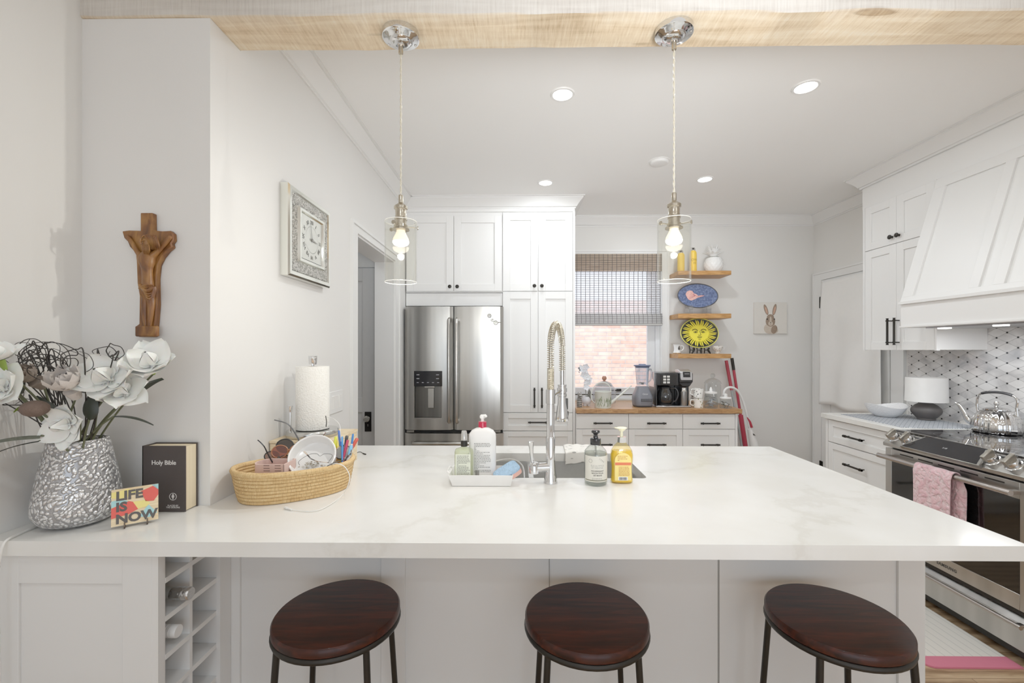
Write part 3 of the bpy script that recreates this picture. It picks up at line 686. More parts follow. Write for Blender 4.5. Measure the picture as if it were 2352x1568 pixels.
a = MB(); a.tube([sp_pt(i / 60)[0] for i in range(61)], .0065, 10); obj('hose', a, M('hose_grey', '9a968d', .35, .8), fa)
hel = []; s = 0.; th = 0.
while s < TS:
    pitch = .0036 if s < .075 else .0082
    p, tg = sp_pt(s / TS); b2 = tg.cross(nn).normalized(); rr = .0125
    hel.append(p + (nn * cos(th) + b2 * sin(th)) * rr); th += 2 * PI / 10; s += pitch / 10
a = MB(); a.tube(hel, .0016, 5); obj('spring', a, M('spring_nickel', 'cdc3ae', .15, 1.), fa, smooth=180)
a = MB(); a.cyl((hx_, hy_, z0 + .06), (hx_, hy_, z0 + .002), .0085, seg=14)
for k in range(14): a.lathe([(.0085, 0), (.0105, .0012), (.0085, .0024)], (hx_, hy_, z0 + .003 + k * .004), 14)
obj('hose_end', a, CHROME, fa)
a = MB(); a.lathe([(0, 0), (.0255, 0), (.027, .004), (.026, .02), (.018, .075), (.0165, .10), (.019, .102), (.019, .112), (.0165, .114), (.0165, .142), (.018, .143), (.018, .150), (0, .150)], (hx_, hy_, z0 - .148), 28); hd_ = obj('spray_head', a, CHROME, fa)
a = MB(); a.box((hx_ + .015, hy_ - .006, z0 - .10), (hx_ + .024, hy_ + .006, z0 - .055)); a.box((hx_ + .013, hy_ - .006, z0 - .125), (hx_ + .026, hy_ + .006, z0 - .108)); obj('spray_button', a, BLACK, hd_, bevel=.001)
a = MB(); a.cyl((fx, fy, z0 - .03), (hx_, hy_, z0 - .02), .0055, seg=12); a.lathe([(.0165, 0), (.0205, 0), (.0205, .016), (.0165, .016)], (hx_, hy_, z0 - .028), 20); obj('support_arm', a, CHROME, fa)
a = MB(); a.cyl((fx - .005, fy, ZC + .058), (fx - .063, fy - .012, ZC + .058), .0175, .0165, 20); a.lathe([(0, 0), (.019, 0), (.019, .035), (.015, .04), (0, .04)], (fx - .062, fy - .012, ZC + .038), 20); vl = obj('valve', a, CHROME, fa, bevel=.001)
a = MB(); a.tube([(fx - .066, fy - .012, ZC + .078), (fx - .070, fy - .012, ZC + .10), (fx - .072, fy - .013, ZC + .13), (fx - .073, fy - .013, ZC + .152), (fx - .073, fy - .013, ZC + .155)], [.007, .006, .008, .0115, .009], 14); obj('lever', a, CHROME, vl)

# ================================================================ stools
def seat_wood():
    return wood('walnut_seat', [(.3, '1a0602'), (.5, '2f0f05'), (.72, '481a0b')], (1, 9, 9), .36, .05, coat=.08)
SEATM = seat_wood(); SEATM.node_tree.nodes['Principled BSDF'].inputs['Specular IOR Level'].default_value = .22
def make_stool(label):
    t = thing('bar_stool', label, 'stool', (0, 0, 0), 'bar stools at the island')
    H = .695; R = .165
    a = MB(); a.lathe([(0, H - .024), (R - .003, H - .024), (R, H - .021), (R, H - .005), (R - .004, H), (R - .012, H + .0005), (0, H)], (0, 0, 0), 64); obj('seat', a, SEATM, t)
    a = MB(); a.tube([((R - .006) * cos(2 * PI * i / 48), (R - .006) * sin(2 * PI * i / 48), H - .032) for i in range(48)], .0085, 10, closed=True); obj('seat_ring', a, BLACK, t)
    for k in range(4):
        an = PI / 4 + k * PI / 2; r0, r1 = R - .008, R + .040
        a = MB(); a.cyl((r0 * cos(an), r0 * sin(an), H - .036), (r1 * cos(an), r1 * sin(an), .003), .0085, seg=12); l = obj('leg', a, BLACK, t)
        a = MB(); a.cyl((r1 * cos(an), r1 * sin(an), .008), (r1 * cos(an) * 1.004, r1 * sin(an) * 1.004, 0), .011, seg=12); obj('foot_cap', a, M('rubber', '1b1a1a', .8), l)
    rf = R - .008 + .048 * (H - .036 - .22) / (H - .036)
    a = MB(); a.tube([(rf * cos(2 * PI * i / 48), rf * sin(2 * PI * i / 48), .22) for i in range(48)], .0075, 10, closed=True); obj('foot_ring', a, BLACK, t)
    return t
st = make_stool('dark brown round stool at the left, in front of the wide panel batten')
place(st, (-.492, 1.205, 0), .03)
dup(st, (.187, 1.195, 0), .0, 'dark brown round stool in the middle, in front of the sink and faucet')
dup(st, (.856, 1.195, 0), -.02, 'dark brown round stool at the right end of the island by the range')

# ================================================================ pendants and ceiling lights
GLASS = thin_glass('pendant_glass', 'fdfdfb', 1.0, f0=1.35)
def pendant(label):
    t = thing('pendant_light', label, 'pendant light', (0, 0, 0), 'pendant lights on the beam')       # origin = beam contact, z down
    a = MB(); a.lathe([(0, 0), (.060, 0), (.060, -.018), (.055, -.021), (.046, -.022), (.040, -.027), (.034, -.028), (.030, -.034), (.02, -.037), (.012, -.038), (.011, -.044), (0, -.044)], seg=48)
    cn = obj('canopy', a, CHROME, t)
    for k in range(3):
        an = .6 + k * 2.094; a = MB(); a.ball((.051 * cos(an), .051 * sin(an), -.022), .0035, 8, 6); obj('screw', a, CHROME, cn)
    a = MB(); a.lathe([(0, -.044), (.0075, -.044), (.0075, -.068), (.005, -.07), (0, -.07)], seg=16); obj('cord_grip', a, NICKEL, t)
    a = MB()
    for ph in (0, PI): a.tube([(.0018 * cos(ph + i * .5), .0018 * sin(ph + i * .5), -.068 - (.475) * i / 120) for i in range(121)], .0017, 6)
    obj('cord', a, M('clear_cord', 'd8cfba', .25, .3), t, smooth=180)
    s = -.535
    a = MB(); a.lathe([(0, s), (.007, s), (.008, s - .003), (.008, s - .026), (.012, s - .03), (.018, s - .034), (.0225, s - .038), (.0225, s - .046), (.0185, s - .049), (.018, s - .068), (.019, s - .07), (.0185, s - .075), (.0205, s - .077), (.0205, s - .083), (.0185, s - .084), (.0185, s - .098), (.0225, s - .10), (.0225, s - .108), (.028, s - .112), (.028, s - .116), (.012, s - .117), (0, s - .117)], seg=32)
    so = obj('socket', a, NICKEL, t)
    for k in range(3):
        an = .35 + k * 2.094; a = MB(); d = Vector((cos(an), sin(an), 0)); p = Vector((0, 0, s - .104))
        a.cyl(p + d * .02, p + d * .055, .0015, seg=8); a.cyl(p + d * .0535, p + d * .0565, .0065, seg=14); obj('thumb_screw', a, NICKEL, so)
    R = .0525; zt, zb_ = s - .088, s - .288
    a = MB(); a.lathe([(R, zt), (R, zb_), (R - .0025, zb_), (R - .0025, zt), (R, zt)], seg=56); obj('glass_shade', a, GLASS, t)
    for z_ in (zb_, zt):
        a = MB(); a.tube([((R - .001) * cos(2 * PI * i / 56), (R - .001) * sin(2 * PI * i / 56), z_) for i in range(56)], .0009, 6, closed=True)
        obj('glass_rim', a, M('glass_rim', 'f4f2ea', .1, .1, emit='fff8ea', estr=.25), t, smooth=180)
    a = MB(); a.lathe([(0, s - .112), (.014, s - .114), (.0145, s - .122), (.02, s - .134), (.0255, s - .145), (.0265, s - .153)], seg=28); a2 = obj('bulb_neck', a, M('bulb_glass', 'f6efdc', .3, emit='ffeccb', estr=.55), t)
    a = MB(); a.lathe([(.0265, s - .153), (.0262, s - .158), (.022, s - .164), (.012, s - .168), (0, s - .169)], seg=28); obj('bulb_face', a, M('bulb_face', 'ffffff', .3, emit='fff4dc', estr=7), a2)
    return t
pd = pendant('glass cylinder pendant light hanging in front of the fridge cabinets'); PY = 1.45
place(pd, (-.384, PY, 2.456))
pd2 = dup(pd, (.512, PY - .01, 2.456), 1.1, 'glass cylinder pendant light hanging beside the window and top shelf')
def downlight(px, py, label):
    p = U(px, py, Z=CLZ)
    t = thing('recessed_light', label, 'ceiling light', p, 'recessed ceiling lights')
    a = MB(); a.lathe([(.048, -.001), (.05, -.006), (.060, -.006), (.064, 0)], p, 40); obj('trim_ring', a, TRIM, t)
    a = MB(); a.lathe([(0, -.0035), (.048, -.0035), (.048, 0)], p, 40); obj('lens', a, M('lens', 'ffffff', .4, emit='fffbf2', estr=9), t)
    return p
DL = [downlight(1292, 216, 'round recessed ceiling light in front, between the two pendant cords'), downlight(1851, 199, 'round recessed ceiling light nearest the range hood'),
      downlight(1253, 419, 'round recessed ceiling light just in front of the pantry cabinet'), downlight(1619, 411, 'round recessed ceiling light above the floating shelves')]
p = U(1514, 370, Z=CLZ); a = MB(); a.lathe([(0, -.022), (.05, -.022), (.058, -.019), (.062, -.012), (.062, -.004), (.07, -.003), (.072, 0), (0, 0)], p, 40); 
obj('smoke_detector', a, TRIM, label='flat white round smoke detector on the ceiling by the right cord', cat='smoke detector')

# ================================================================ fridge
def brushed(name, col, rough=.28, sc=(60, 60, .6), band=True):
    m, nt, b = newmat(name); v = coords(nt, sc); nz = N(nt, 'ShaderNodeTexNoise'); nz.inputs['Scale'].default_value = 6; nz.inputs['Detail'].default_value = 6; L(nt, v, nz.inputs['Vector'])
    v2 = coords(nt, (7, 7, .25)); n2 = N(nt, 'ShaderNodeTexNoise'); n2.inputs['Scale'].default_value = 1.3; n2.inputs['Detail'].default_value = 2; L(nt, v2, n2.inputs['Vector'])
    c = ramp(nt, n2.outputs['Fac'], [(.3, col[0]), (.5, col[1]), (.7, col[2])]); L(nt, c, b.inputs['Base Color'])
    b.inputs['Metallic'].default_value = 1; b.inputs['Roughness'].default_value = rough
    bump(nt, b, nz.outputs['Fac'], .06, .002); return m
FRS = brushed('fridge_steel', ('a3a19d', 'bfbdb8', 'dad8d4'))
fr = thing('refrigerator', 'stainless steel french door fridge with black water dispenser', 'refrigerator', (-.53, 3.9, 0))
fy0 = 3.69; xl, xr = -.95, -.115; xmid = -.536
a = MB(); a.box((xl + .004, fy0 + .065, .02), (xr - .014, BY - .01, 1.775)); obj('body', a, M('fridge_side', '3b3b3c', .5), fr)
def fdoor(x0, x1, z0, z1, name, hole=None):
    """slightly bowed door skin; hole = dispenser recess"""
    a = MB(); nx = 16
    def yb(x): 
        u = (x - (x0 + x1) / 2) / ((x1 - x0) / 2); return fy0 + .014 * u * u + .02 * max(0, abs(u) - .93) / .07
    X = [x0 + (x1 - x0) * i / nx for i in range(nx + 1)]
    if hole: X = sorted(set([x for x in X if min(abs(x - hole[0]), abs(x - hole[1])) > .012] + [hole[0], hole[1]])); Z = [z0, hole[2], hole[3], z1]
    else: Z = [z0, z1]
    V = [[a.v((x, yb(x), z)) for z in Z] for x in X]
    Bk = [[a.v((x, fy0 + .06, z)) for z in Z] for x in (X[0], X[-1])]
    for i in range(len(X) - 1):
        for j in range(len(Z) - 1):
            if hole and X[i] >= hole[0] - 1e-6 and X[i + 1] <= hole[1] + 1e-6 and j == 1: continue
            a.face([V[i][j], V[i + 1][j], V[i + 1][j + 1], V[i][j + 1]])
    n_ = len(Z) - 1
    a.face([Bk[0][0], V[0][0]] + [V[0][j] for j in range(1, n_ + 1)] + [Bk[0][n_]]); a.face([V[-1][j] for j in range(n_ + 1)] + [Bk[1][n_], Bk[1][0]])
    a.face([V[i][n_] for i in range(len(X))] + [Bk[1][n_], Bk[0][n_]]); a.face([V[i][0] for i in range(len(X))][::-1] + [Bk[0][0], Bk[1][0]])
    return obj(name, a, FRS, fr, smooth=35)
dx0, dx1, dz0, dz1 = -.862, -.632, .838, 1.105     # recess opening
fl = fdoor(xl, xmid - .004, .735, 1.775, 'door', (dx0, dx1, dz0, dz1)); f2 = fdoor(xmid + .004, xr, .735, 1.775, 'door')
fz = fdoor(xl, xr, .07, .705, 'freezer_drawer')
a = MB(); a.box((xl + .01, fy0 + .05, .705), (xr - .01, fy0 + .07, .735)); obj('gap_gasket', a, M('gasket', '1a1a1a', .7), fr)
for q in (xl + .02, xr - .085): obj('hinge', MB().box((q, fy0 + .012, .712), (q + .06, fy0 + .05, .730)), M('hinge_grey', 'a5a39e', .3, 1.), fr, bevel=.002)
def hgr(x, par):
    a = MB(); a.tube([(x, fy0 + .004, 1.665), (x, fy0 - .032, 1.655), (x, fy0 - .042, 1.62), (x, fy0 - .042, .86), (x, fy0 - .032, .815), (x, fy0 + .004, .805)], .0145, 12, flat=1.3); obj('handle', a, FRS, par)
hgr(xmid - .032, fl); hgr(xmid + .032, f2)
a = MB(); a.tube([(xl + .07, fy0 + .004, .63), (xl + .08, fy0 - .04, .63), (xr - .08, fy0 - .04, .63), (xr - .07, fy0 + .004, .63)], .014, 12); obj('handle', a, FRS, fz)
dp = MB(); t_ = .045; yf = fy0 + .004
dp.quad([(dx0, fy0 + t_, dz0), (dx1, fy0 + t_, dz0), (dx1, fy0 + t_, dz1), (dx0, fy0 + t_, dz1)]); dp.quad([(dx0, yf - .004, dz0), (dx0, fy0 + t_, dz0), (dx0, fy0 + t_, dz1), (dx0, yf - .004, dz1)]); dp.quad([(dx1, yf, dz0), (dx1, fy0 + t_, dz0), (dx1, fy0 + t_, dz1), (dx1, yf, dz1)]); dp.quad([(dx0, yf, dz0), (dx1, yf, dz0), (dx1, fy0 + t_, dz0), (dx0, fy0 + t_, dz0)])
dpo = obj('dispenser', dp, brushed('dispenser_steel', ('5f5d59', '7b7975', '94928d'), .4), fl, smooth=0)
a = MB(); a.box((dx0 - .004, fy0 - .006, dz1 - .002), (dx1 + .004, fy0 + .02, 1.232)); pn = obj('control_panel', a, M('glass_black', '15151a', .12), fl, bevel=.003)
a = MB(); a.box((dx0 - .006, fy0 - .004, dz0 - .008), (dx1 + .006, fy0 + .012, dz0)); a.box((dx0 - .006, fy0 - .003, dz0), (dx0, fy0 + .012, dz1)); a.box((dx1, fy0 - .003, dz0), (dx1 + .006, fy0 + .012, dz1)); obj('dispenser_frame', a, M('steel_light', 'c9c8c4', .25, 1.), fl)
xm_ = (dx0 + dx1) / 2 + .022
a = MB(); a.box((xm_ - .028, fy0 + .02, .918), (xm_ + .022, fy0 + .03, 1.085)); a.box((xm_ - .055, fy0 + .01, 1.09), (xm_ + .03, fy0 + .04, 1.105)); obj('paddle', a, M('steel_light', 'c9c8c4', .25, 1.), fl, bevel=.002)
LG = M('legend_grey', 'a9a9b0', .5)
TFc = lambda x, y_, z: TF((x, y_, z), (1, 0, 0), (0, 0, 1))
for i in range(5): obj('legend', MB().box((dx0 + .020 + i * .043, fy0 - .0068, 1.132), (dx0 + .036 + i * .043, fy0 - .006, 1.137)), LG, pn)
for x_, z_ in ((dx0 + .03, 1.20), (dx0 + .03, 1.168), (dx1 - .035, 1.20), (dx1 - .035, 1.168)): obj('legend', MB().box((x_ - .012, fy0 - .0068, z_ - .003), (x_ + .012, fy0 - .006, z_ + .003)), LG, pn)
# magnets on the right door
for i, (px, py, r) in enumerate(((1124, 725, .017), (1131, 735, .013), (1139, 741, .019))):
    p = U(px, py, Y=fy0 - .005)
    a = MB(); a.lathe([(0, -.012), (r * .5, -.011), (r * .55, -.008), (r * .8, -.008), (r, -.004), (r, .012), (0, .012)], p, 18, axis='y'); g_ = thing('fridge_magnet', ['small round clear magnet highest on the right fridge door', 'smallest round magnet, the middle one of three on the fridge door', 'largest round magnet with a small pin, lowest of three on the fridge'][i], 'magnet', p, 'round magnets on the fridge door')
    obj('disc', a, M('magnet_clear', 'a3a19b', .15, .7), g_)
    a = MB(); a.lathe([(r * .75, -.009), (r * .9, -.012), (r, -.009)], p, 18, axis='y')
    if i == 2: a.cyl(p + Vector((r, -.01, .002)), p + Vector((r + .028, -.01, .004)), .003, seg=8)
    obj('rim', a, CHROME, g_)
# ================================================================ range (cooker)
RS = brushed('range_steel', ('a9a7a3', 'b8b6b2', 'c9c7c3'), .3, (60, .8, 60))
RXF = 2.212; RY0, RY1 = 1.915, 2.668
rg = thing('kitchen_range', 'stainless steel slide-in range with black glass top and pink towel on its handle', 'oven', (2.55, 2.29, 0))
TR = FR(RXF, 0, 0)       # local x = -Y, y into, z up
a = MB(); a.box((RXF + .045, RY0, .06), (WX - .012, RY1, .915)); obj('body', a, M('range_side', '4a4a4c', .4, .6), rg)
a = MB(); a.box((RXF + .06, RY0, .915), (WX - .012, RY1, .931)); obj('cooktop', a, M('cooktop_glass', '0b0b0d', .04, spec=.7, coat=.5), rg, bevel=.002)
a = MB()
for (yy, xx, r) in ((2.48, 2.44, .085), (2.48, 2.72, .10), (2.12, 2.44, .11), (2.12, 2.72, .085), (2.3, 2.58, .05)):
    for q in (r, r * .62):
        a.tube([(xx + q * cos(2 * PI * i / 40), yy + q * sin(2 * PI * i / 40), .9312) for i in range(40)], .0007, 4, closed=True)
obj('burner_rings', a, M('ring_grey', '5c5c5e', .3), rg); rg.children[-1]['kind'] = 'stuff'
# sloping control panel
pz0, pz1 = .838, .932; px0, px1 = RXF - .012, RXF + .075
a = MB(); a.prism([(px0, pz0), (px0 - .002, pz0 + .018), (px1, pz1), (px1 + .005, pz1), (px1 + .005, pz0)], 'y', RY0, RY1); cpn = obj('control_panel', a, RS, rg, bevel=.002)
sv = Vector((px1 - px0 + .002, 0, pz1 - pz0 - .018)); sv.normalize(); nv = Vector((-sv.z, 0, sv.x))      # slope dir, outward normal
def onp(y, s, o=0): return Vector((px0 - .002, y, pz0 + .018)) + sv * s + nv * o
# display: a wedge lectern that juts out
yc = (RY0 + RY1) / 2 + .02
q = [onp(yc + .20, .005, .024), onp(yc - .20, .005, .024), onp(yc - .155, .098, .006), onp(yc + .155, .098, .006)]
b0 = [onp(yc + .215, -.012, -.0), onp(yc - .215, -.012, -.0), onp(yc - .165, .103, .0), onp(yc + .165, .103, .0)]
t0 = [onp(yc + .215, -.012, .022), onp(yc - .215, -.012, .022), onp(yc - .165, .105, .005), onp(yc + .165, .105, .005)]
a = MB(); a.hexa(b0 + t0); ds = obj('display_housing', a, RS, rg, bevel=.002)
def ins(P, k):
    c_ = sum(P, Vector((0, 0, 0))) / 4; return [c_ + (p - c_) * k for p in P]
tt = [p + nv * .0012 for p in ins(t0, .94)]; t1 = [p - nv * .003 for p in ins(t0, .94)]
a = MB(); a.hexa(t1 + tt); obj('display_glass', a, M('glass_black', '15151a', .12), ds)
cm = sum(tt, Vector((0, 0, 0))) / 4; xdir = Vector((0, -1, 0)); upd = (tt[2] - tt[1] + tt[3] - tt[0]).normalized()
nd = xdir.cross(upd).normalized()
text('clock_digits', '1:18', .014, M('digit_grey', 'a9a9a9', .5), ds, TF(cm + nd * .001, xdir, upd))
for i, yk in enumerate((RY1 - .045, RY1 - .135, RY0 + .175, RY0 + .085)):
    R_ = Matrix((( -sv.x, 0, nv.x), (0, 1, 0), (-sv.z, 0, nv.z))).to_3x3()
    c0 = onp(yk, .048, 0)
    kb = MB(); kb.lathe([(.034, -.002), (.034, .006), (.028, .008), (.027, .009), (.026, .030), (.0235, .033), (0, .033)], c0, 30, rot=R_); k_ = obj('burner_knob', kb, M('knob_chrome', 'cfcecd', .12, 1.), rg)
    kb = MB(frm(c0, nv, (0, 1, 0), -sv)); kb.box((.02, -.009, -.03), (.052, .009, .03)); obj('knob_grip', kb, M('knob_satin', 'aaa59b', .3, 1.), k_, bevel=.003)
a = MB()
for yk in (RY1 - .045, RY1 - .135, RY0 + .175, RY0 + .085):
    c0 = onp(yk, .092, .0004); a.cyl(c0, c0 + nv * .0006, .0022, seg=8)
obj('knob_marks', a, BLACK, cpn); cpn.children[-1]['kind'] = 'stuff'
# oven door
a = MB(TR); dt, db = .826, .262; wy0, wy1, wz0, wz1 = -(RY1 - .045), -(RY0 + .045), .332, .752
x0_, x1_ = -RY1 + .003, -RY0 - .003
a.box((x0_, 0, db), (wy0, .045, dt)); a.box((wy1, 0, db), (x1_, .045, dt)); a.box((wy0, 0, db), (wy1, .045, wz0)); a.box((wy0, 0, wz1), (wy1, .045, dt))
od = obj('oven_door', a, RS, rg, bevel=.002)
a = MB(TR); a.box((wy0, .002, wz0), (wy1, .04, wz1)); obj('door_window', a, M('oven_glass', '0d0c0c', .06, spec=.55), od)
a = MB(TR)
for k in range(5): a.box((x0_ + .10 + k * .115, -.001, .804), (x0_ + .10 + k * .115 + .085, .004, .8105))
obj('vent_slots', a, BLACK, od); od.children[-1]['kind'] = 'stuff'
a = MB(TR); a.cyl((x0_ + .01, -.052, .782), (x1_ - .03, -.052, .782), .0135, seg=20)
for q_ in (x0_ + .03, x1_ - .05): a.box((q_ - .012, -.05, .774), (q_ + .012, 0, .79))
HB = obj('door_handle', a, M('handle_satin', 'b4aca6', .28, 1.), od, bevel=.001)
text('brand_lettering', 'SAMSUNG', .021, M('logo_dark', '3a3a3a', .5), od, TF((RXF - .0005, 2.29, .292), (0, -1, 0), (0, 0, 1)), bold=.0007, space=1.15)
a = MB(TR); a.box((x0_, .01, .238), (x1_, .05, .258)); a.box((x0_, .05, .03), (x1_, .06, .09)); obj('shadow_gap', a, BLACK, rg)
a = MB(TR); a.box((x0_, -.002, .088), (x1_, .04, .205)); a.prism([(.0, .205), (.03, .236), (.05, .236), (.05, .205)], 'x', x0_, x1_); dw = obj('warming_drawer', a, RS, rg, bevel=.002)
a = MB(TR); a.cyl((x0_ + .01, -.03, .205), (x1_ - .01, -.03, .205), .010, seg=18)
for q_ in (x0_ + .03, x1_ - .03): a.box((q_ - .01, -.028, .199), (q_ + .01, 0, .211))
obj('drawer_handle', a, M('handle_satin', 'b4aca6', .28, 1.), dw)
# towel over the handle
def towel(u, v, lay=0):
    y = 2.395 - u * .205; hz = .782; r = .017 + lay * .0
    s = v * 1.0
    L1, L2 = .36, .36
    r = .0245; x0 = RXF - .052; 
    if v < .45: t = (.45 - v) / .45; p = (x0 - r, hz - t * L1)
    elif v < .55: th = (v - .45) / .1 * PI; p = (x0 - r * cos(th), hz + r * sin(th))
    else: t = (v - .55) / .45; p = (x0 + r, hz - t * L2); y -= .028 * min(1, t * 6)
    w = .004 * sin(u * 17 + v * 6)
    if v < .45: w -= .004
    return (p[0] + w, y, p[1])
a = MB(); a.grid(lambda u, v: towel(u, v), 40, 60)
def plush():
    m, nt, b = newmat('pink_plush'); v = coords(nt); vo = N(nt, 'ShaderNodeTexVoronoi', feature='SMOOTH_F1'); vo.inputs['Scale'].default_value = 55; nz = N(nt, 'ShaderNodeTexNoise'); nz.inputs['Scale'].default_value = 30; nz.inputs['Detail'].default_value = 5
    L(nt, v, nz.inputs['Vector']); mx = N(nt, 'ShaderNodeMixRGB'); mx.inputs[0].default_value = .05; L(nt, v, mx.inputs[1]); L(nt, nz.outputs['Color'], mx.inputs[2]); L(nt, mx.outputs[0], vo.inputs['Vector'])
    c = ramp(nt, vo.outputs['Distance'], [(.1, 'f2d5d8'), (.5, 'e8bcc2'), (.8, 'd99fa9')]); L(nt, c, b.inputs['Base Color']); b.inputs['Roughness'].default_value = .95; b.inputs['Sheen Weight'].default_value = .5
    bump(nt, b, vo.outputs['Distance'], 1, .012); return m
obj('tea_towel', a, plush(), smooth=180, solid=.005, label='fluffy pink towel folded over the oven door handle', cat='towel')
# runner on the counter
def lattice(name, bg_, fg, per):
    m, nt, b = newmat(name); v = coords(nt, (1 / per, 1 / per, 1)); vo = N(nt, 'ShaderNodeTexVoronoi', distance='MANHATTAN'); vo.inputs['Scale'].default_value = 1; vo.inputs['Randomness'].default_value = 0; L(nt, v, vo.inputs['Vector'])
    c = ramp(nt, vo.outputs['Distance'], [(.0, bg_), (.3, bg_), (.36, fg), (.55, fg), (.6, bg_), (.75, fg)]); L(nt, c, b.inputs['Base Color']); b.inputs['Roughness'].default_value = .6; return m
a = MB(); a.prism([(2.41, 3.30), (2.375, 2.74), (2.50, 2.71), (2.86, 2.70), (2.88, 3.29)], 'z', ZR, ZR + .003)
obj('table_runner', a, lattice('runner_lattice', 'c9ccd1', '7c828a', .03), label='grey and white patterned runner lying on the counter beside the range', cat='table runner')
# bowl
bp_ = U(2030, 953, Z=ZR + .004); bp_.z = ZR + .0035; bp_ = Vector((2.64, 3.18, ZR + .0035))
bo = thing('serving_bowl', 'wide white bowl with an embossed lattice rim on the patterned runner', 'bowl', bp_)
def waves(u): return .012 * cos(2 * u)
a = MB()
prf = [(.0, .003), (.05, .003), (.055, 0), (.06, .003), (.09, .025), (.108, .055), (.12, .082)]
prf2 = [(.116, .082), (.103, .055), (.085, .03), (.055, .012), (0, .010)]
allp = prf + prf2; n_ = 48; rings = []
for r, z in allp:
    if r < 1e-6: rings.append([a.v(bp_ + Vector((0, 0, z)))]); continue
    rings.append([a.v(bp_ + Vector((r * cos(2 * PI * i / n_), r * 1.05 * sin(2 * PI * i / n_), z + (waves(2 * PI * i / n_) * (z / .08) ** 2)))) for i in range(n_)])
for A, B in zip(rings, rings[1:]):
    for i in range(n_):
        j = (i + 1) % n_
        if len(A) == 1: a.face([A[0], B[i], B[j]])
        elif len(B) == 1: a.face([A[i], A[j], B[0]])
        else: a.face([A[i], A[j], B[j], B[i]])
def embossed(name, col, sc, st=.6):
    m, nt, b = newmat(name); v = coords(nt, (1, 1, 1), (0, 0, .785)); ck = N(nt, 'ShaderNodeTexVoronoi'); ck.inputs['Scale'].default_value = sc; L(nt, v, ck.inputs['Vector'])
    c = ramp(nt, ck.outputs['Distance'], [(0, col), (1, col)]); L(nt, c, b.inputs['Base Color']); b.inputs['Roughness'].default_value = .25; bump(nt, b, ck.outputs['Distance'], st, .004); return m
obj('bowl_body', a, embossed('white_ceramic_embossed', 'eeeeef', 110, .5), bo, smooth=60)
# table lamp
lp = Vector((2.79, 3.03, ZR + .0035))
lm = thing('table_lamp', 'small table lamp with white drum shade and dark squat base', 'lamp', lp)
a = MB(); a.lathe([(0, 0), (.048, 0), (.05, .004), (.049, .012), (.058, .02), (.078, .045), (.083, .062), (.078, .08), (.058, .10), (.036, .114), (.028, .122), (.026, .132), (0, .132)], lp, 40); obj('base', a, M('lamp_charcoal', '4c4847', .5), lm)
a = MB(); a.cyl(lp + Vector((0, 0, .13)), lp + Vector((0, 0, .16)), .006); obj('stem', a, NICKEL, lm)
a = MB(); a.lathe([(.112, .125), (.108, .288)], lp, 56); a.lathe([(.110, .125), (.106, .288)], lp, 56)
obj('lamp_shade', a, M('lampshade_linen', 'f1efec', .9, bmp=.1, bscale=500), lm, fixn=False)
# crumpled clear wrap beside the lamp
# kettle
kp = Vector((2.775, 2.575, .9325))
kt = thing('tea_kettle', 'shiny steel kettle with arched handle standing on the black cooktop', 'kettle', kp)
MIR = M('mirror_steel', 'd4d3d2', .05, 1., var=.01)
a = MB(); nf = 96; prf = [(.098, 0), (.103, .004), (.106, .02), (.106, .04), (.101, .07), (.088, .10), (.068, .122), (.05, .13)]
rings = [[a.v(kp + Vector(((r + .0014 * cos(24 * 2 * PI * i / nf)) * cos(2 * PI * i / nf), (r + .0014 * cos(24 * 2 * PI * i / nf)) * sin(2 * PI * i / nf), z))) for i in range(nf)] for r, z in prf]
for A, B in zip(rings, rings[1:]):
    for i in range(nf): a.face([A[i], A[(i + 1) % nf], B[(i + 1) % nf], B[i]])
a.face(rings[0][::-1]); a.face(rings[-1]); obj('body', a, MIR, kt, smooth=50)
a = MB(); a.lathe([(.056, .129), (.056, .135), (.04, .142), (.012, .147), (.008, .153), (.013, .162), (.014, .170), (.009, .178), (0, .18)], kp, 32); obj('lid', a, MIR, kt)
sd_ = Vector((-.3, .95, 0)).normalized()        # spout direction (toward the back of the room = left in the photo)
a = MB(); pts = cr([kp + sd_ * .085 + Vector((0, 0, .035)), kp + sd_ * .125 + Vector((0, 0, .05)), kp + sd_ * .145 + Vector((0, 0, .09)), kp + sd_ * .17 + Vector((0, 0, .135)), kp + sd_ * .19 + Vector((0, 0, .15))], 6)
a.tube(pts, [.022 - .016 * i / (len(pts) - 1) for i in range(len(pts))], 16); obj('spout', a, MIR, kt)
a = MB(); hp = cr([kp + sd_ * .083 + Vector((0, 0, .105)), kp + sd_ * .088 + Vector((0, 0, .15)), kp + sd_ * .082 + Vector((0, 0, .20)), kp + sd_ * .06 + Vector((0, 0, .222)), kp + Vector((0, 0, .232)), kp - sd_ * .06 + Vector((0, 0, .222)), kp - sd_ * .085 + Vector((0, 0, .195)), kp - sd_ * .083 + Vector((0, 0, .15)), kp - sd_ * .086 + Vector((0, 0, .105))], 6)
a.tube(hp, .0065, 10); hh = obj('handle', a, MIR, kt)
a = MB(); a.tube(hp[17:32], .0095, 10, flat=.8); obj('grip', a, M('grip_black', '222124', .35), hh)
sp_ = Vector((2.80, 2.40, .9315)); sr = thing('spoon_rest', 'small white spoon rest plate on the cooktop beside the kettle', 'plate', Vector((2.80, 2.375, .9315)))
sp_ = sr.location.copy()
a = MB(); a.lathe([(0, 0), (.03, 0), (.035, .002), (.06, .012), (.063, .012), (.062, .015), (.035, .006), (0, .004)], sp_, 36, sy=1.0); obj('plate', a, M('white_glaze', 'efeeec', .15), sr)
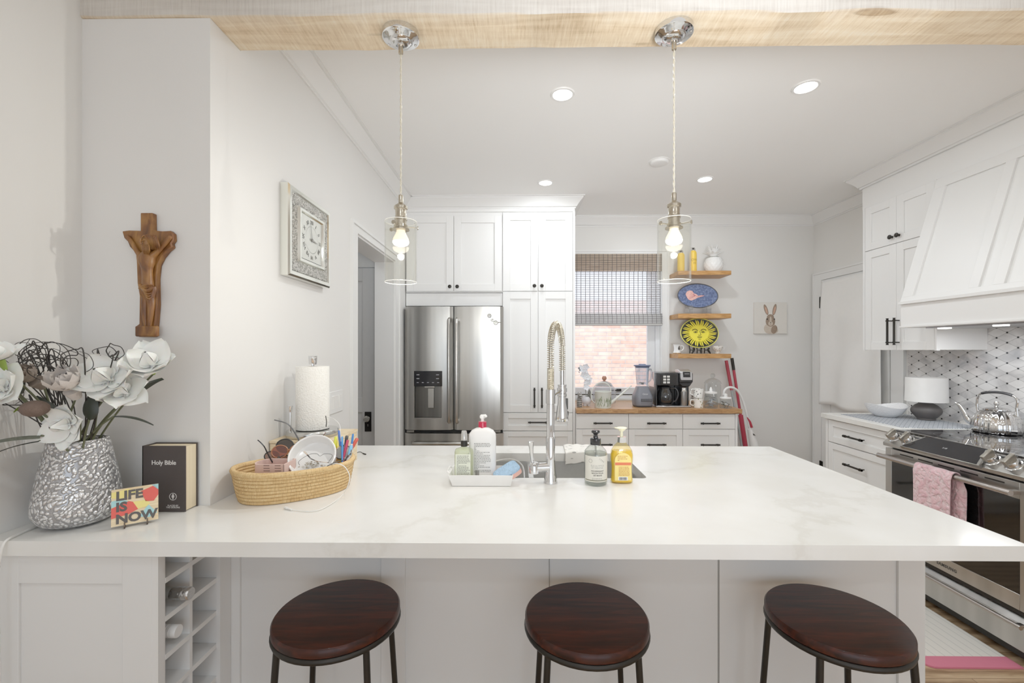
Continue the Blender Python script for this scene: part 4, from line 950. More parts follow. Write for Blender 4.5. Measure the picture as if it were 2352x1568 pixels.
# mat
def matm():
    m, nt, b = newmat('mat_cream'); v = coords(nt); sp = N(nt, 'ShaderNodeSeparateXYZ'); L(nt, v, sp.inputs[0])
    w = N(nt, 'ShaderNodeMath', operation='MULTIPLY'); w.inputs[1].default_value = 1 / .042; L(nt, sp.outputs['X'], w.inputs[0]); f = N(nt, 'ShaderNodeMath', operation='FRACT'); L(nt, w.outputs[0], f.inputs[0])
    c = ramp(nt, f.outputs[0], [(0, 'cfcbc2'), (.10, 'cfcbc2'), (.13, 'e6e1d7'), (1, 'e6e1d7')]); L(nt, c, b.inputs['Base Color']); b.inputs['Roughness'].default_value = .6; return m
mt_ = thing('kitchen_mat', 'cream striped floor mat with a pink border in front of the range', 'mat', (2.0, 2.6, .001))
a = MB(); a.box((1.75, 2.035, .001), (2.235, 3.3, .008)); obj('mat_body', a, matm(), mt_, bevel=.002)
a = MB(); pl_ = [(2.235, 1.965), (2.235, 2.035), (1.835, 2.035)] + [(1.865 - .045 * sin(t) + .0, 2.0 + .035 * cos(t)) for t in [PI * k / 8 for k in range(0, 9)]]
a.prism(pl_, 'z', .001, .0085); obj('mat_border', a, M('mat_pink', 'd9758c', .5), mt_)
a = MB()
for (x, y, an, l) in ((1.93, 2.24, .1, .07), (1.96, 2.25, 2.6, .06), (1.95, 2.20, .0, .10), (2.0, 2.19, .5, .05), (1.92, 2.21, 2.3, .04), (1.98, 2.235, 2.9, .04)):
    d = Vector((cos(an), sin(an), 0)) * l / 2; a.cyl(Vector((x, y, .0085)) - d, Vector((x, y, .0085)) + d, .0012, seg=5)
obj('whisker_print', a, BLACK, mt_); mt_.children[-1]['kind'] = 'stuff'

# ================================================================ back wall: shelves and what stands on them
def shelf(z0, z1, label):
    a = MB(); a.box((1.506, 4.125, z0), (2.0, BY - .0005, z1)); return obj('floating_shelf', a, SHELFW, bevel=.002, label=label, cat='shelf', group='floating oak shelves by the window')
shelf(2.11, 2.148, 'highest floating oak shelf, holding the yellow bottles and white pineapple')
shelf(1.705, 1.748, 'middle floating oak shelf under the blue oval plate')
shelf(1.330, 1.372, 'lowest floating oak shelf, holding the yellow sun plate')
YB = M('yellow_plastic', 'f0c649', .35)
def ybottle(x, y, z, h, label, word):
    t = thing('water_bottle', label, 'bottle', (x, y, z))
    a = MB(); a.lathe([(0, 0), (.031, 0), (.033, .004), (.033, h * .75), (.030, h * .82), (.02, h * .88), (.018, h * .89), (0, h * .89)], (x, y, z), 28); b_ = obj('body', a, YB, t)
    a = MB(); a.lathe([(.0195, h * .87), (.0205, h * .885), (.0205, h * .95), (.014, h), (0, h)], (x, y, z), 24); a.cyl((x - .016, y - .004, z + h * .93), (x - .022, y, z + h * 1.02), .003, seg=8); obj('lid', a, CHROME, t)
    a = MB(); a.ball((x - .008, y - .02, z + h * .94), .008, 10, 8); obj('clasp', a, BLACK, t)
    if word: text('lettering', word, .034, M('print_amber', 'a07a1a', .5), b_, TF((x, y - .0333, z + h * .42), (1, 0, 0), (0, 0, 1)), wrap=.0333, line=.9)
    return t
q = U(1564, 622, Y=4.2); ybottle(q.x, 4.20, 2.1485, .205, 'yellow bottle seen through the glass pendant shade', '')
q = U(1592, 622, Y=4.22); ybottle(q.x, 4.22, 2.1485, .235, 'taller yellow bottle with lettering beside the pendant shade', 'OW\nH')
# pineapple jar
q = U(1639, 621, Y=4.23); pp = Vector((q.x, 4.23, 2.1485))
pn = thing('pineapple_jar', 'white ceramic pineapple jar on the highest shelf', 'jar', pp)
a = MB(); R_, Hh = .083, .15
def pine(u, v):
    th = 2 * PI * u; z = Hh * v; r = R_ * (.80 + .38 * math.sin(PI * min(1, v * .93 + .05)) ** .8 - .18) if v < 1 else 0
    d = abs(math.sin(th * 7 + v * 10)) * abs(math.sin(th * 7 - v * 10))
    r *= (1 + .05 * d); 
    if v > .9: r *= max(.55, 1 - (v - .9) * 4)
    return pp + Vector((r * cos(th), r * sin(th), z))
a.grid(pine, 84, 36, closed_u=True); a.lathe([(0, Hh), (.045, Hh - .002)], pp, 24); a.lathe([(0, .001), (.055, .0)], pp, 24); obj('body', a, M('white_glaze', 'efeeec', .15), pn, smooth=60)
a = MB()
for tier, (n_, r0, l, up) in enumerate(((9, .022, .05, .45), (8, .018, .065, .9), (6, .012, .075, 1.5))):
    for k in range(n_):
        an = 2 * PI * k / n_ + tier * .4; d = Vector((cos(an), sin(an), 0)); p0 = pp + Vector((0, 0, Hh + .005 + tier * .012)) + d * r0
        p1 = p0 + d * l * .35 + Vector((0, 0, l * .6 * up ** .5)); p2 = p0 + d * l * (.7 / up) + Vector((0, 0, l * .9 * up ** .3))
        a.tube(cr([p0, p1, p2], 4), [.013, .016, .018, .018, .017, .015, .012, .007, .001], 8, flat=.3)
a.lathe([(.02, Hh - .004), (.024, Hh + .006), (.015, Hh + .03), (.012, Hh + .05), (0, Hh + .06)], pp, 16); obj('leaf_crown', a, M('white_glaze', 'efeeec', .15), pn)
# oval plates
def oval_plate(name, label, cx_, cz_, rx, rz_, y, tilt, mfront, mrim):
    t = thing(name, label, 'plate', (cx_, y, cz_ - rz_))
    Mx = Matrix.Translation((cx_, y, cz_)) @ Matrix.Rotation(tilt, 4, 'X')
    a = MB(Mx); a.lathe([(0, .012), (.6, .012), (.8, .004), (.985, -.004), (1, -.004), (1, .0), (.82, .009), (.62, .019), (0, .019)], (0, 0, 0), 64, axis='y', sx=rz_, sy=rx); p_ = obj('dish', a, mfront, t, smooth=60)
    a = MB(Mx); a.tube([(rx * .99 * cos(2 * PI * i / 64), -.003, rz_ * .99 * sin(2 * PI * i / 64)) for i in range(64)], .0045, 8, closed=True); obj('rim', a, mrim, t)
    return t, Mx, p_
# blue plate: sinuous dark blue glaze, pink shell shape
def blueglaze():
    m, nt, b = newmat('blue_glaze'); v = coords(nt); nz = N(nt, 'ShaderNodeTexNoise'); nz.inputs['Scale'].default_value = 60; nz.inputs['Detail'].default_value = 6; L(nt, v, nz.inputs['Vector'])
    c = ramp(nt, nz.outputs['Fac'], [(.3, '3f4c70'), (.5, '59688f'), (.7, '7684a8')]); L(nt, c, b.inputs['Base Color']); b.inputs['Roughness'].default_value = .25; return m
q = U(1602, 679, Y=4.22); zc = q.z; bpl, Mx, _p = oval_plate('oval_plate', 'blue speckled oval plate with a pink shell motif on the middle shelf', q.x, 1.925, .192, .118, 4.215, -.16, blueglaze(), M('rim_charcoal', '3b3e45', .35))
a = MB(Mx); sh = [(-.110, .02), (-.095, .045), (-.07, .056), (-.045, .05), (-.03, .025), (-.01, .02), (.01, .0), (.035, .008), (.07, .004), (.035, -.008), (0, -.016), (-.02, -.03), (-.06, -.045), (-.085, -.035), (-.10, -.012)]
a.prism([(x, z) for x, z in sh], 'y', .0085, .0115); obj('shell_motif', a, M('shell_pink', 'e7b0a6', .4, var=.25, nscale=60), bpl)
a = MB(Mx)
for k in range(6): a.tube([(-.02 + .0 * k, .008, .0), (-.05 - .008 * k + .0, .0078, .045 - .016 * k)], .0012, 5)
a.tube([(-.04, .008, .02), (0, .008, -.005), (.06, .008, .003)], .0016, 5); obj('shell_ribs', a, M('shell_red', 'b8636a', .4), bpl); bpl.children[-1]['kind'] = 'stuff'
ACR = thin_glass('acrylic', 'f6f6f6', 1.6)
es = thing('plate_stand', 'clear acrylic easel under the blue oval plate', 'plate stand', (q.x, 4.2, 1.7485))
for s_ in (-.085, .085):
    a = MB(); x = q.x + s_; a.box((x - .022, 4.16, 1.7485), (x - .017, 4.26, 1.80)); a.box((x + .017, 4.16, 1.7485), (x + .022, 4.26, 1.80)); a.box((x - .022, 4.165, 1.79), (x + .022, 4.172, 1.83)); a.box((x - .022, 4.255, 1.77), (x + .022, 4.26, 1.93)); obj('easel_arm', a, ACR, es)
# sun plate (generic sun)
q = U(1605, 774, Y=4.22); zc = 1.372 + .04 + .157
spt, Mx, _p = oval_plate('sun_plate', 'black oval plate with a big yellow sun face on the lowest shelf', q.x, zc, .18, .142, 4.205, -.14, M('sun_black', '23231f', .25), M('sun_rim', 'd8d35a', .35))
SY = M('sun_yellow', 'f2e23c', .35)
a = MB(Mx); n_ = 36
for k in range(n_):
    an = 2 * PI * k / n_; w_ = PI / n_ * .62; 
    def e(an, f): return (.176 * f * cos(an), .138 * f * sin(an))
    wob = .06 * (1 if k % 2 else -1) if k % 2 else 0
    L0, L1, L2 = .50, .72, (.97 if k % 2 == 0 else .93)
    pts = [e(an - w_, L0), e(an - w_ * .85 + wob * .3, L1), e(an - w_ * .5 + wob, L2 * .9), e(an + wob * 1.3, L2), e(an + w_ * .6 + wob, L2 * .9), e(an + w_ * .85 + wob * .3, L1), e(an + w_, L0)]
    a.prism(pts, 'y', .0005 if False else -.001, .0105)
obj('sun_rays', a, SY, spt); spt.children[-1]['kind'] = 'stuff'
a = MB(Mx); a.lathe([(0, .0035), (.092, .0035), (.096, .010), (0, .011)], (0, 0, 0), 48, axis='y', sx=.86, sy=1.0); sf = obj('sun_face', a, SY, spt)
a = MB(Mx); yy = .0015
def strk(P, r, cl=False): a.tube([(x, yy, z) for x, z in (cr([Vector((x, z, 0)) for x, z in P], 6, cl) and [(v_.x, v_.y) for v_ in cr([Vector((x, z, 0)) for x, z in P], 6, cl)])], r, 6, closed=cl)
for s_ in (-1, 1):
    strk([(s_ * .015, .022), (s_ * .03, .036), (s_ * .05, .036), (s_ * .066, .026)], .0032)
    strk([(s_ * .018, .010), (s_ * .034, .018), (s_ * .052, .008), (s_ * .034, .003)], .0018, True)
    a.ball((s_ * .035, yy, .010), .005, 8, 6)
strk([(.006, .02), (.009, 0), (.014, -.016), (.004, -.022), (-.010, -.018)], .002)
strk([(-.022, -.038), (-.010, -.034), (0, -.037), (.010, -.034), (.022, -.038)], .0022); strk([(-.018, -.042), (0, -.048), (.018, -.042)], .002); strk([(-.012, -.060), (0, -.063), (.012, -.060)], .0015)
obj('face_features', a, M('sun_black', '23231f', .25), sf)
es = thing('plate_easel', 'black carved easel holding the sun plate', 'plate stand', (q.x, 4.2, 1.3725))
for s_ in (-.07, 0, .07):
    a = MB(); x = q.x + s_; a.tube(cr([(x + s_ * .25, 4.165, 1.375), (x + s_ * .05, 4.168, 1.395), (x - s_ * .1, 4.166, 1.415), (x + s_ * .1, 4.16, 1.425)], 5), [.006, .006, .007, .008, .009, .010, .010, .009, .008, .007, .006, .008, .009, .010, .010, .010][:16], 8); a.tube([(x, 4.175, 1.407), (x, 4.255, 1.407), (x, 4.30, 1.50)], .005, 8); a.tube([(x, 4.255, 1.407), (x, 4.26, 1.376)], .005, 8); obj('leg', a, BLACK, es)
# small cream jug and teacup
WGZ = M('white_glaze', 'efeeec', .15)
q = U(1555, 812, Y=4.18)
cj = Vector((q.x, 4.18, 1.3725)); mg = thing('cream_jug', 'white flared cup with gold trim and a tiny portrait, on the lowest shelf', 'cup', cj)
a = MB(); a.lathe([(0, 0), (.034, 0), (.036, .004), (.028, .03), (.026, .05), (.031, .08), (.035, .088), (.033, .088), (.024, .05), (.025, .01), (0, .008)], cj, 28); obj('cup', a, WGZ, mg)
a = MB(); a.tube(cr([cj + Vector((.03, -.005, .075)), cj + Vector((.056, -.01, .07)), cj + Vector((.054, -.01, .04)), cj + Vector((.03, -.005, .025))], 6), .004, 8); obj('handle', a, WGZ, mg)
a = MB(); a.ball(cj + Vector((.008, -.030, .05)), .010, 12, 8, sy=.25, sz=1.5); a.ball(cj + Vector((.009, -.032, .068)), .006, 10, 6, sy=.4); obj('portrait_print', a, M('print_dark', '3f3832', .5), mg)
a = MB(); a.lathe([(.0365, .002), (.0372, .005), (.0345, .009)], cj, 28); obj('gold_trim', a, M('gold', 'b58a4a', .3, .9), mg)
q = U(1648, 812, Y=4.19); tc_ = Vector((q.x, 4.19, 1.3725)); tp = thing('teacup', 'small floral footed teacup to the right of the sun plate', 'cup', tc_)
FLO = None
def floral(name, base, c1, c2, sc, th=.16):
    m, nt, b = newmat(name); v = coords(nt); vo = N(nt, 'ShaderNodeTexVoronoi'); vo.inputs['Scale'].default_value = sc; L(nt, v, vo.inputs['Vector'])
    nz = N(nt, 'ShaderNodeTexNoise'); nz.inputs['Scale'].default_value = sc * .7; L(nt, v, nz.inputs['Vector'])
    cc = ramp(nt, nz.outputs['Fac'], [(.45, c1), (.55, c2)], 'CONSTANT'); f = N(nt, 'ShaderNodeMath', operation='LESS_THAN'); f.inputs[1].default_value = th * 2; L(nt, vo.outputs['Distance'], f.inputs[0])
    mx = N(nt, 'ShaderNodeMixRGB'); L(nt, f.outputs[0], mx.inputs[0]); mx.inputs[1].default_value = lin(base); L(nt, cc, mx.inputs[2]); L(nt, mx.outputs[0], b.inputs['Base Color']); b.inputs['Roughness'].default_value = .2; return m
a = MB(); a.lathe([(0, 0), (.022, 0), (.024, .004), (.014, .014), (.018, .02), (.038, .035), (.046, .06), (.048, .074), (.046, .074), (.036, .038), (0, .022)], tc_, 28); obj('cup', a, floral('floral_brown', 'ece7e0', '7d6a52', 'a08a6a', 70), tp)
a = MB(); a.tube(cr([tc_ + Vector((.044, 0, .065)), tc_ + Vector((.066, 0, .06)), tc_ + Vector((.060, 0, .04)), tc_ + Vector((.038, 0, .038))], 6), .003, 8); obj('handle', a, WGZ, tp)
# ================================================================ rabbit picture
q0, q1 = U(1733, 694, Y=4.335), U(1808, 766, Y=4.335)
rx0, rx1, rz1, rz0 = q0.x, q1.x, q0.z, q1.z
rb_ = thing('rabbit_picture', 'small square canvas of a brown rabbit on the back wall', 'picture', ((rx0 + rx1) / 2, 4.345, rz0))
a = MB(); a.box((rx0, 4.337, rz0), (rx1, BY - .001, rz1)); obj('canvas', a, M('canvas_beige', 'dcd7cf', .8, bmp=.1, bscale=500), rb_, bevel=.002)
cxr = (rx0 + rx1) / 2 + .0; s_ = (rx1 - rx0)
def rp(x, z): return Vector((cxr + x * s_, 4.3365, rz0 + z * s_))
FUR = M('rabbit_fur', '8f7a68', .9, var=.3, nscale=80); FUL = M('rabbit_light', 'c2b3a2', .9, var=.2, nscale=90); EAR = M('rabbit_ear', 'c69a84', .9, var=.2, nscale=60); DRK = M('rabbit_dark', '2c231e', .6)
def blob(mb, cx_, cz_, rx, rz_, rot=0, y=0):
    c_ = rp(cx_, cz_); R3 = Matrix.Rotation(rot, 3, 'Y')
    mb.lathe([(0, -.002 - y), (.9, -.0015 - y), (1, .0)], c_, 28, axis='y', sx=1, sy=1, rot=R3 @ Matrix(((rx * s_, 0, 0), (0, 1, 0), (0, 0, rz_ * s_))))
a = MB(); blob(a, -.01, .16, .20, .17); blob(a, .02, .10, .21, .11); obj('rabbit_chest', a, FUL, rb_)
a = MB(); blob(a, .10, .13, .10, .14, .3, .0006); obj('rabbit_shoulder', a, FUR, rb_)
a = MB(); blob(a, -.01, .38, .145, .175, 0, .001); blob(a, -.01, .5, .11, .10, 0, .001); obj('rabbit_head', a, FUR, rb_)
a = MB(); blob(a, -.145, .74, .055, .17, -.32, .0006); blob(a, .115, .74, .055, .18, .22, .0006); obj('rabbit_ears', a, FUR, rb_)
a = MB(); blob(a, -.14, .72, .03, .12, -.32, .0018); blob(a, .11, .72, .028, .13, .22, .0018); obj('inner_ears', a, EAR, rb_)
a = MB(); blob(a, -.01, .31, .08, .075, 0, .002); blob(a, -.01, .42, .035, .12, 0, .002); obj('rabbit_muzzle', a, FUL, rb_)
a = MB(); blob(a, -.115, .445, .02, .028, 0, .003); blob(a, .105, .445, .02, .028, 0, .003); blob(a, -.01, .345, .022, .013, 0, .003); blob(a, -.01, .30, .006, .028, 0, .003); obj('rabbit_eyes', a, DRK, rb_)

# ================================================================ things on the wooden counter
ZW = .9125
# blender jug
q = U(1475, 931, Z=ZW); q = Vector((q.x, 3.95, ZW)); q.y = 3.88; q.x = U(1475, 900, Y=3.88).x
jb = thing('kitchen_blender', 'grey kitchen blender with clear glass jug in front of the window', 'blender', q)
GB = M('blender_grey', '6e7079', .35)
a = MB(); 
def sq(r, e=.62): return r
def superl(mb, prof, c_, n_=40, p=4.):
    rings = []
    for r, z in prof:
        rings.append([mb.v(c_ + Vector((r * math.copysign(abs(cos(t)) ** (2 / p), cos(t)), r * math.copysign(abs(sin(t)) ** (2 / p), sin(t)), z))) for t in [2 * PI * i / n_ for i in range(n_)]])
    for A, B in zip(rings, rings[1:]):
        for i in range(n_): mb.face([A[i], A[(i + 1) % n_], B[(i + 1) % n_], B[i]])
    mb.face(rings[0][::-1]); mb.face(rings[-1])
superl(a, [(.068, .012), (.078, .016), (.081, .04), (.081, .085), (.074, .11), (.060, .145), (.052, .17), (.050, .176)], q); bb_ = obj('motor_base', a, GB, jb)
a = MB(); superl(a, [(.066, 0), (.074, .004), (.078, .016), (.072, .02)], q); obj('foot', a, M('blender_dark', '3c3d42', .5), jb)
a = MB(); a.box((q.x - .033, q.y - .084, q.z + .05), (q.x + .062, q.y - .080, q.z + .075)); cp_ = obj('button_strip', a, M('blender_dark', '3c3d42', .5), bb_, bevel=.004)
for k in range(6): obj('button', MB().box((q.x - .026 + k * .014, q.y - .0865, q.z + .055), (q.x - .016 + k * .014, q.y - .084, q.z + .07)), M('button_grey', '55565c', .4), cp_)
text('brand_lettering', 'Oster', .020, M('logo_light', 'c9cacd', .4), bb_, TF((q.x + .005, q.y - .0795, q.z + .115), (1, 0, .0), (0, .3, 1)))
JG = thin_glass('jug_glass', 'eef2f6', 1.6, f0=1.5)
a = MB(); a.lathe([(.048, .178), (.048, .19), (.054, .24), (.062, .34), (.063, .345), (.060, .345), (.052, .24), (.046, .192), (0, .190)], q, 32); jg = obj('glass_jug', a, JG, jb)
a = MB(); a.tube(cr([q + Vector((.06, 0, .325)), q + Vector((.082, .02, .325)), q + Vector((.086, .022, .29)), q + Vector((.08, .015, .24)), q + Vector((.054, 0, .215))], 7), .007, 10); obj('jug_handle', a, thin_glass('jug_handle_glass', 'e4e8ee', 2.5, milky=.25), jg, smooth=180)
a = MB(); a.lathe([(0, .19), (.012, .192), (.012, .2), (.03, .21), (.028, .205), (.006, .2), (0, .205)], q, 8); obj('blade', a, CHROME, jg)
a = MB(); a.lathe([(0, .372), (.03, .372), (.032, .366), (.071, .364), (.073, .358), (.068, .352), (.060, .350), (.060, .340), (0, .340)], q, 36); obj('lid', a, M('lid_blue_grey', '5b6585', .4), jb)
# watering can
q = Vector((U(1385, 937, Y=3.80).x, 3.80, ZW)); wc = thing('watering_can', 'small pale watering can painted with green leaves, at the counter edge', 'watering can', q)
PG = M('can_paint', 'dcded6', .4)
a = MB(); a.lathe([(0, 0), (.069, 0), (.070, .003), (.070, .136), (.0715, .138), (.070, .141), (.066, .141), (.066, .01), (0, .006)], q, 40); cb_ = obj('body', a, PG, wc)
a = MB(); a.tube(cr([q + Vector((-.069, 0, .04)), q + Vector((-.10, 0, .075)), q + Vector((-.095, 0, .15)), q + Vector((-.05, 0, .205)), q + Vector((.01, 0, .215)), q + Vector((.055, 0, .185)), q + Vector((.069, 0, .138))], 8), .004, 8); obj('handle', a, PG, wc)
a = MB(); pt = [q + Vector((.062, 0, .035)), q + Vector((.13, 0, .09)), q + Vector((.245, 0, .19))]; a.tube(pt, [.014, .009, .0055], 14); obj('spout', a, PG, wc)
a = MB(); random.seed(5)
for k in range(34):
    th = -PI / 2 + random.uniform(-1.0, 1.1); h0 = random.uniform(.004, .06); l = random.uniform(.025, .06); lean = random.uniform(-.35, .35)
    P = []
    for j in range(4):
        t = j / 3; th2 = th + lean * t * .6; P.append(q + Vector((.0705 * cos(th2), .0705 * sin(th2), h0 + l * t)))
    a.tube(P, [.0008, .0022, .002, .0003], 5)
obj('leaf_print', a, M('leaf_print', '77845e', .5, var=.3), cb_); cb_.children[-1]['kind'] = 'stuff'
# orchid in white footed pot
q = Vector((U(1347, 930, Y=3.92).x, 3.92, ZW)); orc = thing('orchid_pot', 'white orchid in a small footed pot beside the pantry', 'potted plant', q)
a = MB(); a.lathe([(0, .012), (.028, .013), (.040, .03), (.042, .05), (.036, .075), (.030, .082), (.027, .080), (.03, .07), (0, .068)], q, 28)
for k in range(4): an = PI / 4 + k * PI / 2; a.lathe([(0, 0), (.009, 0), (.011, .02), (0, .024)], q + Vector((.024 * cos(an), .024 * sin(an), 0)), 12)
obj('pot', a, M('pot_white', 'd7d7dc', .3), orc)
a = MB(); a.tube(cr([q + Vector((0, 0, .07)), q + Vector((-.01, 0, .16)), q + Vector((-.015, 0, .25)), q + Vector((-.03, 0, .31))], 6), .003, 7); obj('stem', a, M('stem_grey', '7d7f74', .6), orc)
a = MB(); a.lathe([(0, .06), (.016, .065), (.019, .09), (.012, .125), (.003, .145), (0, .146)], q + Vector((.024, -.01, 0)), 14); obj('bulb', a, M('bulb_dark', '64635d', .6), orc)
def petal(mb, base, d, up, L_, W_, cup=.3, n_=6, m_=8, tip=.0, curl=0.):
    """a curved petal from base along d"""
    d = Vector(d).normalized(); up = Vector(up); up = (up - d * up.dot(d)).normalized(); sd = d.cross(up)
    def fn(u, v):
        w = W_ * (math.sin(PI * min(.999, (v ** .75) * .93 + .05)) ** .8) * (1 - tip * v); x = (u - .5) * 2
        lift = cup * L_ * v * v - curl * L_ * v ** 3 + cup * .5 * W_ * x * x
        return base + d * (L_ * v * (1 - .12 * v * abs(cup))) + sd * (x * w * .5) + up * lift
    mb.grid(fn, m_, n_)
OP = M('orchid_petal', 'ececf0', .6, sss=.1)
fl_pts = [(-.045, 0, .33), (-.02, -.02, .30), (-.005, .0, .345), (.0, -.03, .26), (.02, -.01, .23), (.005, -.03, .21), (-.03, -.03, .275), (-.01, -.04, .17)]
for k, c_ in enumerate(fl_pts):
    a = MB(); c_ = q + Vector(c_); f = Vector((.3 * sin(k * 2.1), -1, .2 * cos(k * 1.7))).normalized(); s1 = f.cross(Vector((0, 0, 1))).normalized(); s2 = s1.cross(f)
    for j in range(5):
        an = 2 * PI * j / 5 + k; d = s1 * cos(an) + s2 * sin(an); petal(a, c_, d, f, .034, .034, .25)
    obj('blossom', a, OP, orc, smooth=180)
a = MB(); a.ball(q + Vector((-.068, -.02, .335)), .007, 8, 6); a.ball(q + Vector((-.062, -.02, .318)), .007, 8, 6); a.ball(q + Vector((-.068, -.02, .30)), .005, 8, 6); obj('bud', a, M('bud_dark', '3b3a3c', .6), orc); orc.children[-1]['kind'] = 'stuff'
# zebra figurine: pointed ears, striped
q = Vector((U(1331, 937, Y=3.82).x, 3.82, ZW)); zb_ = thing('zebra_figurine', 'dark striped zebra figurine half hidden by the pantry', 'figurine', q)
def stripes():
    m, nt, b = newmat('zebra_glaze'); v = coords(nt); w = N(nt, 'ShaderNodeTexWave', bands_direction='Z'); w.inputs['Scale'].default_value = 22; w.inputs['Distortion'].default_value = 3; L(nt, v, w.inputs['Vector'])
    c = ramp(nt, w.outputs['Fac'], [(.4, '3a3632'), (.6, 'b1aca6')]); L(nt, c, b.inputs['Base Color']); b.inputs['Roughness'].default_value = .4; return m
a = MB(); a.lathe([(0, 0), (.028, 0), (.031, .01), (.030, .05), (.024, .08), (.02, .095), (.014, .108), (0, .112)], q, 24, sx=.75); a.tube(cr([q + Vector((.005, 0, .09)), q + Vector((.0, -.01, .11)), q + Vector((.006, -.035, .10)), q + Vector((.008, -.045, .085))], 4), [.02, .02, .019, .018, .018, .017, .016, .015, .014, .013, .012, .011, .01][:13], 12)
for s_ in (-1, 1): a.lathe([(.008, 0), (.006, .012), (0, .03)], q + Vector((s_ * .012, -.005, .108)), 10)
obj('figure', a, stripes(), zb_)
# glass cloche with wooden knob
q = Vector((U(1388, 925, Y=4.14).x, 4.14, ZW)); clc = thing('glass_cloche', 'ribbed glass cloche with round wooden knob by the window', 'cloche', q)
a = MB(); a.lathe([(.105, 0), (.107, .05), (.105, .10), (.09, .15), (.06, .185), (.025, .20), (0, .203)], q, 48); obj('dome', a, thin_glass('dome_glass', 'eef0f4', 1.5, .08, milky=.12), clc, smooth=180)
a = MB(); a.lathe([(.105 * .77, .158), (.06, .187), (.025, .202), (0, .205)], q, 48); obj('speckled_top', a, M('cloche_speckle', '9b918a', .5, var=.7, nscale=220), clc, smooth=180)
a = MB(); a.lathe([(0, .203), (.014, .203), (.010, .21), (.021, .222), (.022, .235), (.014, .25), (0, .252)], q, 20); obj('knob', a, M('wood_knob', 'a5735a', .5), clc)
# coffee maker
cxm = U(1545, 900, Y=3.80).x; cm_ = thing('coffee_maker', 'black and silver two way coffee maker with glass carafe beside the blender', 'coffee maker', (cxm, 3.9, ZW))
x0, x1 = U(1505, 900, Y=3.82).x, U(1590, 900, Y=3.82).x; ya, yb_ = 3.80, 4.02; BKP = M('black_plastic', '1f1f22', .25)
xs_ = x0 + (x1 - x0) * .62
a = MB(); a.box((x0, ya - .005, ZW + .0), (x1 - .02, yb_, ZW + .016)); obj('drip_base', a, M('base_steel', 'b9b9bb', .25, 1.), cm_, bevel=.004)
a = MB(); a.box((x0 + .005, ya + .12, ZW + .016), (xs_ + .02, yb_, ZW + .30)); a.box((x0 + .005, ya + .005, ZW + .19), (xs_, ya + .13, ZW + .30)); a.box((x0, ya + .0, ZW + .016), (x0 + .012, ya + .13, ZW + .2)); obj('brew_body', a, BKP, cm_, bevel=.01, bseg=3)
a = MB(); a.box((x0 - .004, ya + .04, ZW + .17), (x0 + .006, yb_ - .02, ZW + .305)); obj('side_panel', a, M('base_steel', 'b9b9bb', .25, 1.), cm_, bevel=.003)
bt = obj('button_panel', MB().box((x0 + .04, ya - .001, ZW + .2), (xs_ - .02, ya + .006, ZW + .285)), M('panel_black', '141416', .15), cm_, bevel=.002)
for i in range(3):
    for j in range(2): obj('button', MB().box((x0 + .062 + j * .032, ya - .003, ZW + .208 + i * .025), (x0 + .086 + j * .032, ya - .001, ZW + .225 + i * .025)), M('button_white', 'd6d5d0', .4), bt, bevel=.001)
a = MB(); xk = (xs_ + x1) / 2; a.box((xs_ + .0, ya - .01, ZW + .215), (x1 - .005, yb_ - .01, ZW + .30)); a.prism([(xs_ + .0, ZW + .215), (xs_ + .03, ZW + .18), (x1 - .03, ZW + .18), (x1 - .005, ZW + .215)], 'y', ya, yb_ - .02); a.box((x1 - .045, ya + .04, ZW + .016), (x1 - .02, yb_ - .01, ZW + .19)); a.box((xs_, ya + .1, ZW + .016), (x1 - .02, yb_ - .01, ZW + .19)); obj('pod_tower', a, BKP, cm_, bevel=.008, bseg=3)
a = MB(); a.prism([(ya - .018, ZW + .235), (ya - .012, ZW + .31), (ya + .06, ZW + .328), (ya + .12, ZW + .322), (ya + .12, ZW + .30), (ya + .0, ZW + .29)], 'x', xs_ + .008, x1 - .012); pf_ = obj('silver_cap', a, M('silver_plastic', 'bdbcbd', .3, .7), cm_, bevel=.005, bseg=3)
a = MB(); a.hexa([(xs_ + .03, ya - .020, ZW + .262), (x1 - .032, ya - .020, ZW + .262), (x1 - .032, ya - .012, ZW + .262), (xs_ + .03, ya - .012, ZW + .262), (xs_ + .028, ya - .0155, ZW + .308), (x1 - .032, ya - .0155, ZW + .308), (x1 - .032, ya - .009, ZW + .308), (xs_ + .028, ya - .009, ZW + .308)]); ds_ = obj('screen', a, M('panel_black', '141416', .15), pf_)
a = MB(); a.box(((xs_ + x1) / 2 - .02, ya - .0185, ZW + .287), ((xs_ + x1) / 2 + .02, ya - .0175, ZW + .296)); obj('screen_glow', a, M('screen_grey', '6d6d70', .4), ds_)
cq = Vector((x0 + .095, ya + .062, ZW + .03)); a = MB(); a.lathe([(0, 0), (.055, 0), (.066, .02), (.070, .06), (.062, .10), (.050, .125), (.048, .135)], cq, 36); cf = obj('carafe', a, thin_glass('carafe_glass', '6f6f72', 1.8, milky=.08), cm_)
a = MB(); a.lathe([(0, .128), (.05, .132), (.052, .142), (.03, .155), (0, .158)], cq, 30); a.tube(cr([cq + Vector((.045, -.02, .135)), cq + Vector((.085, -.04, .13)), cq + Vector((.10, -.045, .08)), cq + Vector((.085, -.04, .03)), cq + Vector((.066, -.03, .02))], 6), .0085, 10); obj('carafe_handle', a, BKP, cf)
a = MB(); a.lathe([(0, -.014), (.07, -.014), (.07, -.002), (0, -.002)], cq, 30); obj('warming_plate', a, BKP, cm_)
mq = Vector((xk - .012, ya + .03, ZW + .0165)); tm = thing('travel_mug', 'brushed steel travel mug standing in the coffee maker', 'mug', mq)
a = MB(); a.lathe([(0, 0), (.028, 0), (.029, .003), (.031, .12), (.029, .122), (0, .122)], mq, 28); obj('body', a, M('mug_steel', 'a3a3a3', .3, 1.), tm)
